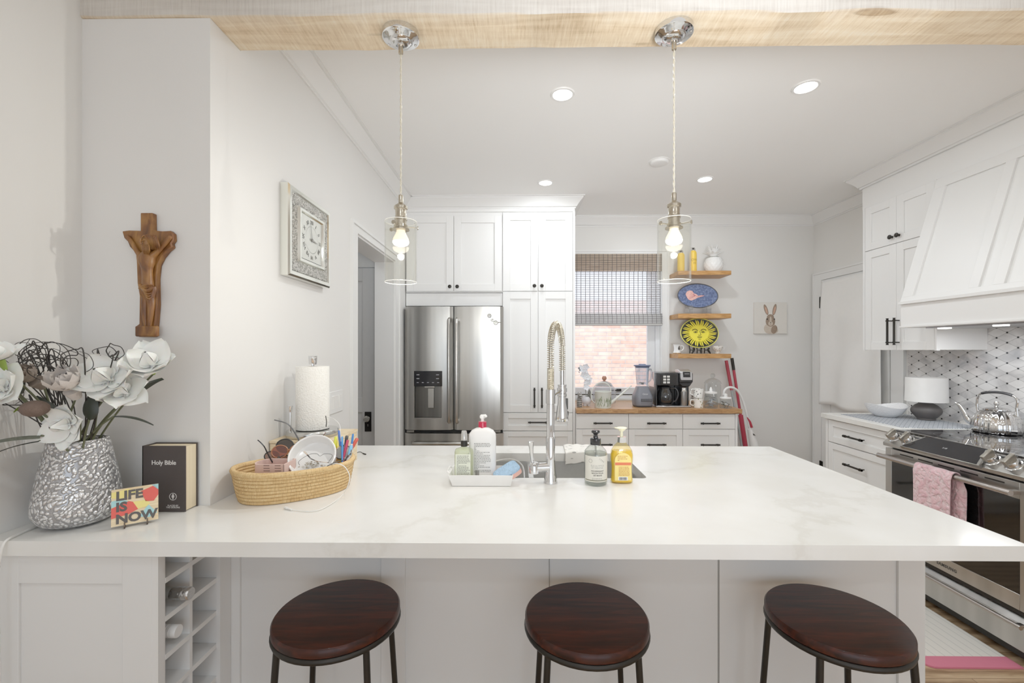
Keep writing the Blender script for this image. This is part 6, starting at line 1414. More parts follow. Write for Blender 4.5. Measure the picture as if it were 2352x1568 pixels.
for k in range(7): a.tube(cr([cu(320 + k * 1.5, 662 + k * 0, .018), cu(334 + k, 655 + k * 5, .026), cu(352, 656 + k * 4, .02)], 4), .0035, 6)
a.tube(cr([cu(322, 655, .016), cu(338, 668, .026), cu(354, 660, .02), cu(350, 682, .02)], 5), .006, 8); obj('loincloth', a, CW, crc)
a = MB()
for k in range(9):
    x = 326 + k * 3.2; a.tube(cr([cu(x, 546 - 6 * sin(k / 8 * PI), .030), cu(x + 6, 541, .034 - .001 * k), cu(x + 14, 556 + k, .024), cu(x + 12, 572, .014)], 4), .0022, 6)
obj('carved_hair', a, CW, crc); crc.children[-1]['kind'] = 'stuff'
a = MB()
for k in range(6): a.tube(cr([cu(327 + k * 3, 562, .031), cu(328 + k * 3, 574, .032), cu(331 + k * 2, 582, .024)], 4), .0017, 6)
a.tube([cu(324, 548, .031), cu(322, 557, .036), cu(325, 560, .034)], .0028, 6); a.tube([cu(325, 552, .033), cu(333, 552, .034)], .0014, 6); obj('carved_beard', a, CW, crc); crc.children[-1]['kind'] = 'stuff'
a = MB(); a.box(cu(318, 773, -.0), cu(359, 748, .014)); obj('foot_block', a, CW, crc, bevel=.004)
# ================================================================ bible
bk = thing('bible', 'thick black Holy Bible standing upright in the corner by the white wall', 'book', (-1.066, 1.345, ZC))
bx0, bx1, by0, by1, bz0, bz1 = -1.133, -1.000, 1.316, 1.368, ZC + .0008, ZC + .2
CV = M('cover_brown', '3a3230', .5, bmp=.1, bscale=600)
a = MB(); a.box((bx0, by0, bz0), (bx1, by0 + .003, bz1)); a.box((bx0, by1 - .003, bz0), (bx1, by1, bz1)); a.box((bx0, by0, bz0), (bx0 + .004, by1, bz1)); cvr = obj('cover', a, CV, bk, bevel=.001)
def pages():
    m, nt, b = newmat('page_edges'); v = coords(nt, (1, 900, 1)); nz = N(nt, 'ShaderNodeTexNoise'); nz.inputs['Scale'].default_value = 1; L(nt, v, nz.inputs['Vector']); c = ramp(nt, nz.outputs['Fac'], [(.3, 'cdb88f'), (.7, 'e9dcc0')]); L(nt, c, b.inputs['Base Color']); b.inputs['Roughness'].default_value = .8; return m
a = MB(); a.box((bx0 + .004, by0 + .0035, bz0 + .003), (bx1 - .004, by1 - .0035, bz1 - .004)); obj('pages', a, pages(), bk)
PW = M('print_silver', 'd9d6d2', .5); cxb = (bx0 + bx1) / 2; TB = lambda x, z: TF((cxb + x, by0 - .0003, bz0 + z), (1, 0, 0), (0, 0, 1))
text('title_lettering', 'Holy Bible', .0185, PW, cvr, TB(.0, .148), extrude=.0002, bold=.0003, space=.97)
text('small_lettering', 'PLACED BY\nTHE GIDEONS', .0065, PW, cvr, TB(.028, .016), extrude=.0002, line=.85)
a = MB(); c2 = TB(.028, .046); a.tube([c2 @ Vector((.0105 * cos(2 * PI * i / 32), .0105 * sin(2 * PI * i / 32), 0)) for i in range(32)], .0007, 6, closed=True)
obj('emblem_ring', a, PW, cvr)
a = MB(); a.prism([(c2.translation.x + x, c2.translation.z + z) for x, z in ((-.0012, -.008), (.0012, -.008), (.0012, -.004), (.0035, -.002), (.004, .003), (.002, .004), (.0015, .007), (0, .009), (-.0015, .007), (-.002, .004), (-.004, .003), (-.0035, -.002), (-.0012, -.004))], 'y', by0 - .0006, by0); obj('emblem_jug', a, PW, cvr)
# ================================================================ LIFE IS NOW sign
sx_d = Vector((.079, .063, 0)).normalized(); sn = Vector((sx_d.y, -sx_d.x, 0))
so0 = Vector((-1.101, 1.180, ZC + .008)); upv = (Vector((0, 0, 1)) - sn * .14).normalized()
sgn = thing('desk_sign', 'small colourful wooden sign reading LIFE IS NOW in front of the vase', 'sign', so0)
W_, H_ = .100, .098
TSg = frm(so0, sx_d, -sx_d.cross(upv) * 1, upv)     # x right, y into board, z up
a = MB(TSg); a.box((0, 0, 0), (W_, .008, H_)); bd = obj('board', a, wood('pine_board', [(.3, 'd9bd8f'), (.6, 'ecd7b0')], (4, 4, 40), .6, .05), sgn)
def patch(P, hexc, nm):
    a = MB(TSg); a.prism([(x * W_, z * H_) for x, z in P], 'y', -.0006, 0); return obj('painted_shape', a, M(nm, hexc, .6), bd, smooth=0)
patch([(.62, .86), (.92, .98), (1, .86), (1, .70), (.90, .54), (.72, .56)], 'e0564c', 'paint_red'); patch([(0, .93), (.35, .98), (.6, .86), (.25, .72), (0, .78)], 'f0df82', 'paint_yellow'); patch([(0, .70), (.25, .72), (.36, .62), (.0, .52)], '9fd2d6', 'paint_teal')
patch([(0, .22), (.0, .50), (.36, .64), (.45, .60), (.56, .38), (.36, .28)], 'e0564c', 'paint_red'); patch([(.45, .60), (.72, .60), (.82, .50), (.76, .42), (.56, .38)], 'f0df82', 'paint_yellow'); patch([(.58, .16), (.78, .46), (.98, .20), (.8, .10)], '9fd2d6', 'paint_teal'); patch([(.85, 1), (1, 1), (1, .84)], '9fd2d6', 'paint_teal')
CHR = M('letter_charcoal', '4f4a48', .6)
for s_, x, z in (('LIFE', .09, .80), ('IS', .09, .50), ('NOW', .09, .175)):
    text('lettering', s_, .0335, CHR, bd, TF(TSg @ Vector((x * W_, -.0008, z * H_)), sx_d, upv), bold=.0014, align='LEFT', extrude=.0003)
a = MB(TSg)
for x in (.028, .076): a.box((x - .0015, -.010, -.008), (x + .0015, .02, -.003)); a.box((x - .0015, -.010, -.008), (x + .0015, -.004, .008)); a.box((x - .0015, .012, -.008), (x + .0015, .017, .03))
obj('stand', a, M('stand_brown', '5a4a3c', .6), sgn); 

# ================================================================ vase of artificial flowers
vq = Vector((-1.248, 1.238, ZC)); va = thing('flower_vase', 'large silver hammered vase tapering to the top, on the left end of the island', 'vase', vq)
def hammered():
    m, nt, b = newmat('hammered_silver'); v = coords(nt); vo = N(nt, 'ShaderNodeTexVoronoi', feature='F1'); vo.inputs['Scale'].default_value = 105; nz = N(nt, 'ShaderNodeTexNoise'); nz.inputs['Scale'].default_value = 20; L(nt, v, nz.inputs['Vector']); mx = N(nt, 'ShaderNodeMixRGB'); mx.inputs[0].default_value = .03; L(nt, v, mx.inputs[1]); L(nt, nz.outputs['Color'], mx.inputs[2]); L(nt, mx.outputs[0], vo.inputs['Vector'])
    c = ramp(nt, vo.outputs['Distance'], [(.0, 'f6f6f6'), (.45, 'e4e4e5'), (.68, 'a3a2a4')]); L(nt, c, b.inputs['Base Color']); b.inputs['Metallic'].default_value = .65; b.inputs['Roughness'].default_value = .28
    inv = ramp(nt, vo.outputs['Distance'], [(0, .95), (.28, 1.0), (.42, .8), (.65, 0.0)]); bump(nt, b, inv, .8, .005); return m
a = MB(); prf = cr([(.05, 0, 0), (.078, .012, 0), (.094, .035, 0), (.097, .055, 0), (.093, .09, 0), (.083, .15, 0), (.073, .20, 0), (.066, .236, 0)], 4)
a.lathe([(0, .002)] + [(p.x, p.y) for p in prf] + [(.064, .238), (.061, .236), (.062, .22), (.07, .17), (0, .16)], vq, 64); obj('vase_body', a, hammered(), va)
PET = M('petal_white', 'f3f2ed', .6, sss=.15, var=.02); LEAFD = M('leaf_dark', '2c3129', .45, var=.2, nscale=20); LEAFG = M('leaf_green', '7f9a3a', .5); STM = M('stem_green', '5d6246', .6)
random.seed(21)
def sp3(px, py, Y): return U(px, py, Y=Y)
vr = vq + Vector((0, 0, .22))
def stem_to(par, tip, r=.0026, k=0):
    b0 = vr + Vector((random.uniform(-.035, .035), random.uniform(-.03, .03), -.05)); m_ = b0.lerp(tip, .5) + Vector((0, 0, .02))
    a = MB(); a.tube(cr([b0, m_, tip], 8), r, 8); obj('stem', a, STM, par); return m_
def leaf(par, base, d, L_, W_, mat_=None, droop=-.3, name='leaf'):
    a = MB(); petal(a, base, d, Vector((0, 0, 1)) if abs(Vector(d).normalized().z) < .9 else Vector((0, -1, 0)), L_, W_, droop, 10, 6, tip=.3); obj(name, a, mat_ or LEAFD, par, smooth=180)
def magnolia(label, c, f, R, npet=7, seedn=0, center=True):
    random.seed(seedn); f = Vector(f).normalized(); s1 = f.cross(Vector((.1, .2, 1))).normalized(); s2 = s1.cross(f)
    t = thing('magnolia_flower', label, 'artificial flower', vr, 'white flowers in the silver vase')
    for k in range(npet):
        an = 2 * PI * k / npet + random.uniform(-.15, .15); d = s1 * cos(an) + s2 * sin(an) + f * random.uniform(.12, .5); a = MB(); petal(a, c, d, f, R * random.uniform(.9, 1.15), R * random.uniform(.82, 1.02), random.uniform(.1, .4), 8, 8, tip=-.12, curl=random.uniform(0, .25)); obj('petal', a, PET, t, smooth=180)
    for k in range(4):
        an = 2 * PI * k / 4 + .5; d = s1 * cos(an) * .55 + s2 * sin(an) * .55 + f; a = MB(); petal(a, c + f * .004, d, -(s1 * cos(an) + s2 * sin(an)), R * .68, R * .7, .35, 8, 6, tip=.1); obj('inner_petal', a, PET, t, smooth=180)
    a = MB(); a.tube([c - f * .03, c - f * .012, c], [.004, .008, .010], 10); obj('sepal', a, LEAFG, t)
    stem_to(t, c - f * .028); return t
magnolia('white magnolia flower with wide petals, the largest one right above the vase', sp3(253, 872, 1.17), (.15, -.8, .45), .083, 7, 1)
magnolia('white magnolia flower farthest out toward the crucifix, over a dark leaf', sp3(347, 842, 1.22), (.25, -.6, .65), .074, 7, 2)
magnolia('white magnolia flower just below the large one, facing the bible', sp3(285, 905, 1.19), (.35, -.65, .5), .068, 7, 3)
magnolia('pale daffodil-like white flower drooping over the vase rim', sp3(160, 972, 1.13), (.0, -1, -.05), .062, 7, 4)
magnolia('white flower cut by the picture edge beside the brown pod', sp3(12, 892, 1.06), (.2, -.9, .35), .065, 7, 5)
magnolia('white flower highest at the picture edge above the twigs', sp3(-2, 825, 1.04), (.1, -.5, .8), .055, 6, 6)
# beige wooden roses
SOLA = M('sola_beige', 'cfc6bf', .8, var=.12, nscale=60, bmp=.3, bscale=150)
def rose(label, c, R, f, seedn, mat_=SOLA):
    random.seed(seedn); f = Vector(f).normalized(); s1 = f.cross(Vector((0, .3, 1))).normalized(); s2 = s1.cross(f); t = thing('wood_rose', label, 'artificial flower', vr)
    a = MB()
    for ring_, (n_, tl, sc) in enumerate(((6, .35, 1), (6, .7, .85), (5, 1.2, .7), (4, 2.2, .5), (3, 5, .38))):
        for k in range(n_):
            an = 2 * PI * k / n_ + ring_ * .5; d = s1 * cos(an) + s2 * sin(an) + f * tl; petal(a, c + f * .002 * ring_, d, f if tl < 1 else -(s1 * cos(an) + s2 * sin(an)), R * sc * 1.05, R * sc * 1.1, .45, 6, 6, curl=-.1)
    obj('bloom', a, mat_, t, smooth=180)
    a = MB(); a.tube([c - f * .03, c - f * .005], [.012, .018], 14); obj('bloom_base', a, mat_, t); stem_to(t, c - f * .028); return t
rose('carved beige wood rose in the middle of the bouquet', sp3(162, 893, 1.12), .052, (.1, -.6, .75), 31)
rose('darker beige wood rose half hidden behind the black twigs', sp3(78, 872, 1.14), .038, (-.1, -.7, .6), 32, M('sola_brown', '8f8175', .85, var=.2, nscale=50, bmp=.3, bscale=150))
random.seed(8)
pd_ = thing('seed_pod', 'fuzzy brown oval pod on a stalk at the front of the bouquet', 'dried flower', vr); c = sp3(80, 938, 1.08)
a = MB(); a.ball(c, .0275, 24, 16, sx=1.02, sy=1, sz=.74); obj('pod', a, M('pod_brown', '6f5b50', .95, bmp=.8, bscale=500, var=.2, nscale=90), pd_); stem_to(pd_, c + Vector((.01, .01, -.015)), .003)
# leaves in the bouquet
for i, (px, py, Y, d, L_, W_, lb_) in enumerate(((300, 905, 1.24, (.55, .0, .55), .10, .055, 'broad dark leaf behind the flower nearest the crucifix'), (262, 955, 1.18, (.9, -.1, .12), .12, .022, 'long narrow dark leaf pointing right above the bible'), (205, 965, 1.16, (-.1, -.1, .9), .085, .05, 'broad dark upright leaf in the middle of the bouquet'),
        (95, 1000, 1.10, (-.7, -.35, .1), .13, .045, 'broad grey green leaf spreading left over the vase rim'), (90, 1012, 1.10, (-.75, -.3, -.08), .15, .016, 'thin strap leaf running left to the picture edge'), (130, 950, 1.16, (-.5, .0, .9), .07, .045, 'dark leaf behind the brown pod'), (230, 905, 1.20, (-.9, .0, .35), .10, .03, 'dark leaf tucked behind the beige rose'), (45, 905, 1.12, (-.2, 0, .95), .08, .03, 'dark leaf rising between the left flowers'))):
    t = thing('foliage_sprig', lb_, 'artificial leaf', vr); c = sp3(px, py, Y); random.seed(50 + i); leaf(t, c, d, L_, W_, M('leaf_greygreen', '5b5f52', .6, var=.2) if i == 3 else LEAFD); stem_to(t, c)
t = thing('foliage_sprig', 'bright green leaf bud between the pod and the left flower', 'artificial leaf', vr); c = sp3(62, 925, 1.10); leaf(t, c, (-.8, -.2, -.3), .035, .02, LEAFG); stem_to(t, c)
# curly twigs
TW = M('twig_black', '25201d', .6)
random.seed(77)
for k in range(22):
    if k < 16: cx0, cy0, rx, ry = random.uniform(60, 170), random.uniform(796, 862), random.uniform(30, 72), random.uniform(18, 42)
    elif k < 19: cx0, cy0, rx, ry = random.uniform(235, 262), random.uniform(800, 825), random.uniform(15, 32), random.uniform(8, 22)
    else: cx0, cy0, rx, ry = random.uniform(25, 45), random.uniform(880, 925), random.uniform(20, 40), random.uniform(20, 50)
    P = [vr + Vector((random.uniform(-.03, .03), random.uniform(-.03, .03), -.04))]; Y = random.uniform(1.10, 1.24); a0 = random.uniform(0, 6.28); s_ = random.choice((-1, 1)); st_ = random.uniform(.55, .8); dr = random.uniform(-5, 5)
    e0 = sp3(cx0 + rx * .3, cy0 + ry, Y); P.append(P[0].lerp(e0, .55) + Vector((random.uniform(-.02, .02), 0, 0)))
    nn_ = random.randint(10, 16); wx, wy = 0., 0.
    for j in range(nn_):
        an = a0 + s_ * j * st_; f_ = .55 + .45 * abs(sin(j * .3 + k)); wx += random.uniform(-8, 8); wy += random.uniform(-5, 4)
        px_ = max(6, cx0 + rx * f_ * cos(an) + wx); py_ = min(930, cy0 + ry * f_ * sin(an) + wy); Yj = min(Y + .02 * sin(j), 1.30)
        Yj = min(Yj, 1.33 * 1010 / max(1187.5 - px_, 1)) if 1187.5 - px_ > 0 else Yj
        P.append(sp3(px_, py_, Yj))
    C_ = cr(P, 7); m_ = len(C_); a = MB(); a.tube(C_, [.0014 * (1 - .7 * i / m_) + .0003 for i in range(m_)], 6)
    obj('curly_twig', a, TW, smooth=180, label='thin black curly twig in the tangle above the silver vase', cat='twig', group='black curly twigs in the silver vase')
# white cable at the left edge
a = MB(); a.tube(cr([(-1.366, 1.24, ZC + .004), (-1.33, 1.21, ZC + .004), (-1.316, 1.15, ZC + .004), (-1.305, 1.112, ZC + .004), (-1.303, 1.098, ZC - .01), (-1.306, 1.094, ZC - .05), (-1.31, 1.095, ZC - .12), (-1.31, 1.1, .4)], 8), .0032, 8)
obj('white_cable', a, M('cable_white', 'e9e8e4', .4), smooth=180, label='white cable running behind the vase and over the counter edge', cat='cable')
# ================================================================ paper towel stand on a wooden box
wbx = thing('wooden_box', 'pale wooden box behind the basket carrying the paper towel stand', 'box', (-.84, 1.83, ZC))
PINE = wood('pale_pine', [(.3, 'cdb28a'), (.6, 'e6d2ae')], (3, 3, 30), .6, .05)
a = MB(); a.box((-.962, 1.70, ZC + .0008), (-.715, 1.96, 1.045)); obj('box_body', a, PINE, wbx, bevel=.002)
a = MB(); a.box((-.963, 1.697, 1.0455), (-.713, 1.963, 1.056)); obj('box_lid', a, PINE, wbx, bevel=.002)
ptx = Vector((-.845, 1.81, 1.0565)); ph = thing('paper_towel_holder', 'round brushed steel paper towel stand with knob and side rod', 'paper towel holder', ptx)
a = MB(); a.lathe([(0, .0), (.098, 0), (.100, .003), (.100, .022), (.097, .026), (0, .027)], ptx, 56); obj('base', a, M('stand_steel', 'c3c2be', .22, 1.), ph)
a = MB(); a.cyl(ptx + Vector((0, 0, .026)), ptx + Vector((0, 0, .298)), .006); obj('rod', a, CHROME, ph)
a = MB(); a.lathe([(.008, .292), (.015, .293), (.0165, .318), (.0175, .320), (.0165, .3225), (.0165, .325), (.018, .328), (0, .33)], ptx, 28); obj('finial', a, CHROME, ph)
c = Vector((-.905, 1.745, ptx.z)); a = MB(); a.cyl(c + Vector((0, 0, .026)), c + Vector((0, 0, .112)), .0045); a.lathe([(.0065, .105), (.010, .128), (.010, .131), (0, .132)], c, 20); obj('side_rod', a, CHROME, ph)
rl = thing('paper_towel_roll', 'full white embossed paper towel roll on the steel stand', 'paper towel', ptx + Vector((0, 0, .03)))
def emb():
    m, nt, b = newmat('towel_paper'); v = coords(nt); vo = N(nt, 'ShaderNodeTexVoronoi'); vo.inputs['Scale'].default_value = 150; L(nt, v, vo.inputs['Vector']); c = ramp(nt, vo.outputs['Distance'], [(0, 'efece4'), (1, 'f6f4ee')]); L(nt, c, b.inputs['Base Color']); b.inputs['Roughness'].default_value = .95; bump(nt, b, vo.outputs['Distance'], .5, .003); return m
a = MB(); a.lathe([(.02, .029), (.0635, .029), (.064, .031), (.064, .283), (.0635, .285), (.02, .285), (.02, .029)], ptx, 56); obj('paper', a, emb(), rl)
a = MB(); a.lathe([(.0195, .0295), (.0195, .2845), (.018, .2845), (.018, .0295), (.0195, .0295)], ptx, 24); obj('cardboard_core', a, M('cardboard', 'a98f6b', .9), rl)

# ================================================================ straw basket
bq = Vector((-.765, 1.515, ZC)); TH = .60
def ell(t, k, z, a_=.186, b_=.126):
    e_ = .84; x, y = a_ * k * math.copysign(abs(cos(t)) ** e_, cos(t)), b_ * k * math.copysign(abs(sin(t)) ** e_, sin(t)); return Vector((bq.x + x * cos(TH) - y * sin(TH), bq.y + x * sin(TH) + y * cos(TH), ZC + z))
def straw():
    m, nt, b = newmat('coiled_straw'); tc = N(nt, 'ShaderNodeTexCoord'); 
    v = coords(nt, (240, 240, 30)); nz = N(nt, 'ShaderNodeTexNoise'); nz.inputs['Scale'].default_value = 1; nz.inputs['Detail'].default_value = 4; L(nt, v, nz.inputs['Vector'])
    v2 = coords(nt, (25, 25, 300)); n2 = N(nt, 'ShaderNodeTexNoise'); n2.inputs['Scale'].default_value = 1; n2.inputs['Detail'].default_value = 3; L(nt, v2, n2.inputs['Vector'])
    mx = N(nt, 'ShaderNodeMixRGB'); mx.inputs[0].default_value = .5; L(nt, nz.outputs['Fac'], mx.inputs[1]); L(nt, n2.outputs['Fac'], mx.inputs[2])
    c = ramp(nt, mx.outputs[0], [(.30, 'b48b52'), (.47, 'd2ac72'), (.65, 'e0c28c')]); L(nt, c, b.inputs['Base Color']); b.inputs['Roughness'].default_value = .8; bump(nt, b, mx.outputs[0], .25, .002); return m
ST = straw(); bsk = thing('straw_basket', 'oval coiled straw basket full of glasses and pens against the white wall', 'basket', bq)
NL = 9
for k in range(NL):
    s_ = .90 + .10 * (k / (NL - 1)) ** .8; z = .0065 + k * .0112; n_ = 80; r_c = .0060 if k < NL - 1 else .0088
    a = MB(); a.tube([ell(2 * PI * i / n_, s_, z + (.004 * sin(2 * PI * i / n_ * 2 + 1) * k / NL)) for i in range(n_)], r_c, 10, closed=True); obj('coil', a, ST, bsk, smooth=180)
a = MB(); a.face([a.v(ell(2 * PI * i / 48, .9, .004)) for i in range(48)]); obj('bottom', a, ST, bsk, solid=.003)
a = MB()
for i in range(110):      # binding stitches slanting over the coils
    t = 2 * PI * i / 110 + .01
    for k in range(NL):
        s0 = .90 + .10 * (k / (NL - 1)) ** .8; z = .0065 + k * .0112 + (.004 * sin(t * 2 + 1) * k / NL); rr = (.0063 if k < NL - 1 else .0091)
        o_ = (ell(t, 1, 0) - ell(t, .9, 0)).normalized(); c0 = ell(t + (.018 if k % 2 else 0), s0, z)
        a.tube([c0 + Vector((0, 0, rr * .8)) + o_ * rr * .55, c0 + o_ * rr, c0 - Vector((0, 0, rr * .8)) + o_ * rr * .55], .00055, 3, caps=False)
obj('stitching', a, M('stitch_straw', '96703c', .8), bsk); bsk.children[-1]['kind'] = 'stuff'
def B(px, py, Y): return U(px, py, Y=Y)
# pink slotted caddy
pk = thing('pink_caddy', 'pale pink slotted plastic caddy lying in the front left of the basket', 'caddy', B(612, 1080, 1.44)); PNK = M('caddy_pink', 'dcb9ae', .45)
x0, x1 = B(574, 1060, 1.43).x, B(652, 1060, 1.43).x; y0, y1, z0, z1 = 1.43, 1.51, ZC + .02, 1.035
a = MB(); R0 = [(x0 + .01, y0), (x1, y0), (x1, y1), (x0 + .01, y1)]; tk = .003
a.box((x0 + .02, y0, z0), (x1, y0 + tk, z1)); a.box((x0 + .02, y1 - tk, z0), (x1, y1, z1)); a.box((x1 - tk, y0, z0), (x1, y1, z1)); a.box((x0 + .02, y0, z0), (x1, y1, z0 + tk)); a.lathe([(.0295, z0), (.0295, z1), (.026, z1), (.026, z0), (.0295, z0)], (x0 + .03, (y0 + y1) / 2, 0), 20, a0=PI / 2, a1=PI * 1.5, sy=1.35); obj('tub', a, PNK, pk, bevel=.001)
a = MB()
for k in range(8):
    for cx2 in (x0 + .045, x0 + .082): a.box((cx2, y0 - .0005, z0 + .03 + k * .0085), (cx2 + .022 - abs(k - 4) * .001, y0 + .0002, z0 + .0325 + k * .0085))
obj('slots', a, M('slot_dark', '7d5f58', .6), pk); pk.children[-1]['kind'] = 'stuff'
# white ramekin
rc = B(717, 1046, 1.50); rnorm = Vector((.12, -.78, .62)).normalized(); RM = rnorm.to_track_quat('Z', 'Y').to_matrix(); rk = thing('ramekin', 'white fluted ramekin tilted in the middle of the basket', 'dish', rc - rnorm * .045)
a = MB(); a.lathe([(0, -.045), (.064, -.045), (.070, -.040), (.0745, -.004), (.0775, -.003), (.078, .002), (.0755, .004), (.072, .001), (.067, -.036), (.06, -.040), (0, -.040)], rc, 60, rot=RM); obj('bowl_body', a, WGZ, rk)
a = MB()
for i in range(44):
    t = 2 * PI * i / 44; a.tube([rc + RM @ Vector((.0745 * cos(t), .0745 * sin(t), -.006)), rc + RM @ Vector((.0703 * cos(t), .0703 * sin(t), -.038))], .0016, 5)
obj('fluting', a, WGZ, rk); rk.children[-1]['kind'] = 'stuff'
a = MB(); random.seed(4)
for k in range(60):
    t, r = random.uniform(-2.6, -.5), random.uniform(.012, .060); c_ = rc + RM @ Vector((r * cos(t), r * sin(t) , -.036 + random.uniform(0, .01))); a.lathe([(.003, 0), (.0035, .0008), (.003, .0016)], c_, 8, rot=Matrix.Rotation(random.uniform(0, 3), 3, 'X'))
obj('necklace_chain', a, M('chain_pewter', '8f8878', .35, .9), label='tangle of fine gold and silver chain in the ramekin', cat='jewellery', kind='stuff') if False else obj('necklace', a, M('chain_pewter', 'a2967c', .35, .9), label='tangle of fine gold and silver chain lying in the white ramekin', cat='jewellery', kind='stuff')
def temple(par, P, w0, w1, mat_, nm='temple'):
    a = MB(); C_ = cr(P, 6); m_ = len(C_); a.tube(C_, [w0 + (w1 - w0) * i / (m_ - 1) for i in range(m_)], 8, flat=.5); return obj(nm, a, mat_, par, smooth=60)
TOR = None
def tort():
    m, nt, b = newmat('tortoise'); v = coords(nt); nz = N(nt, 'ShaderNodeTexNoise'); nz.inputs['Scale'].default_value = 90; L(nt, v, nz.inputs['Vector']); c = ramp(nt, nz.outputs['Fac'], [(.42, '1d1512'), (.5, '6b4a36'), (.6, 'c9b7a4')]); L(nt, c, b.inputs['Base Color']); b.inputs['Roughness'].default_value = .2; return m
TOR = tort()
def glasses(name, label, c, nrm, up, R, fmat, lmat, sep=None, fr_=.0022, sq_=1.0, cat='glasses'):
    """two lenses with rims and a bridge, lying at c facing nrm"""
    nrm = Vector(nrm).normalized(); s1 = Vector(up).cross(nrm).normalized(); s2 = nrm.cross(s1); t = thing(name, label, cat, c - Vector((0, 0, R)), 'spectacles in the straw basket'); sep = sep or R * 1.18
    for s_ in (-1, 1):
        o = c + s1 * sep * s_; loop = []
        for i in range(36):
            an = 2 * PI * i / 36; ca, sa = cos(an), sin(an); rr = R * (1 + (.10 * abs(math.sin(2 * an)) if sq_ > 1 else 0)); loop.append(o + s1 * ca * rr * 1.08 + s2 * sa * rr * .92)
        a = MB(); a.tube(loop, fr_, 8, closed=True); obj('rim', a, fmat, t, smooth=180)
        a = MB(); a.face([a.v(p) for p in loop]); obj('lens', a, lmat, t, smooth=0)
    a = MB(); a.tube(cr([c - s1 * (sep - R * .98), c + s2 * R * .25, c + s1 * (sep - R * .98)], 5), fr_, 8); obj('bridge', a, fmat, t, smooth=180)
    return t, s1, s2
LBR = thin_glass('lens_brown', '8a5b45', 2., milky=.15); LDK = thin_glass('lens_dark', '3a3532', 2.2, milky=.15); LRD = thin_glass('lens_rose', 'a85f50', 2., milky=.2); LGR = thin_glass('lens_silver', 'b6bcc6', 3., milky=.3)
BKG = M('frame_black', '17171a', .2); AMB = M('frame_amber', '9a5d3a', .2); GRY = M('frame_grey', '4b4b4c', .35)
g1, s1, s2 = glasses('sunglasses', 'rust tinted sunglasses stacked at the back left of the basket', B(663, 1036, 1.56), (.3, -.8, .35), (0, .1, 1), .024, AMB, LRD)
g2, s1, s2 = glasses('sunglasses', 'black framed brown lensed sunglasses leaning on the rim of the ramekin', B(676, 1024, 1.60), (.45, -.75, .3), (.1, .1, 1), .026, BKG, LDK)
temple(g2, [B(690, 1018, 1.58), B(677, 993, 1.57), B(660, 973, 1.56), B(630, 964, 1.55)], .0042, .0028, GRY)
g3, s1, s2 = glasses('sunglasses', 'black sunglasses whose arm pokes up left over the pink caddy', B(640, 1052, 1.54), (.2, -.6, .7), (.3, .2, 1), .022, BKG, LBR)
temple(g3, [B(626, 1062, 1.50), B(615, 1042, 1.49), B(606, 1024, 1.48), B(592, 1010, 1.48)], .0034, .0026, BKG)
g4, s1, s2 = glasses('sunglasses', 'round silver lensed sunglasses with beaded rims at the right end of the basket', B(768, 1046, 1.57), (.2, -.85, .45), (-.35, 0, 1), .026, TOR, LGR)
temple(g4, [B(800, 1046, 1.56), B(790, 1056, 1.53), B(768, 1062, 1.50), B(752, 1070, 1.46)], .003, .0018, BKG)
g5 = thing('eyeglasses', 'thin wire framed eyeglasses with leopard arm lying in the ramekin', 'glasses', rc, 'spectacles in the straw basket')
def on(px, py, d=.004): v_ = U(px, py, Y=1.485); return v_
a = MB(); a.tube(cr([on(688, 1068), on(686, 1060), on(698, 1050), on(715, 1042), on(728, 1042), on(735, 1047), on(745, 1042), on(760, 1043), on(763, 1048), on(755, 1060)], 6), .0007, 6); obj('wire_rim', a, BKG, g5, smooth=180)
a = MB(); a.tube([on(698, 1036), on(704, 1042), on(714, 1053), on(730, 1060), on(755, 1062)], [.0042, .0038, .003, .0022, .0022], 8, flat=.5); obj('temple', a, TOR, g5)
g6 = thing('eyeglasses', 'brown eyeglass arms poking up behind the ramekin', 'glasses', B(735, 1015, 1.60), 'spectacles in the straw basket')
for P in (((722, 1012), (727, 1003), (732, 999)), ((738, 1012), (743, 1000), (747, 994))): temple(g6, [B(P[0][0], P[0][1], 1.60), B(P[1][0], P[1][1], 1.60), B(P[2][0], P[2][1], 1.59)], .0028, .0032, M('frame_brown', '6b3f36', .3))
# folded teal card and straw thing at the back left
a = MB(); p0 = B(604, 1062, 1.56); a.hexa([p0 + Vector(q_) for q_ in ((0, 0, -.03), (.02, 0, -.03), (.02, .002, -.03), (0, .002, -.03), (.012, .01, .02), (.02, .01, .018), (.02, .012, .018), (.012, .012, .02))]); obj('teal_card', a, M('card_teal', '8fb5b4', .6), label='small folded teal card standing at the left end of the basket', cat='card')
a = MB(); p0 = B(634, 1060, 1.52); a.lathe([(0, 0), (.012, .003), (.020, .010), (.021, .012), (.012, .006), (0, .003)], p0 - Vector((0, 0, .02)), 20, rot=Matrix.Rotation(.9, 3, 'X')); obj('paper_umbrella', a, M('paper_cream', 'e9dfcf', .7), label='tiny cream paper shell beside the pink caddy', cat='ornament')
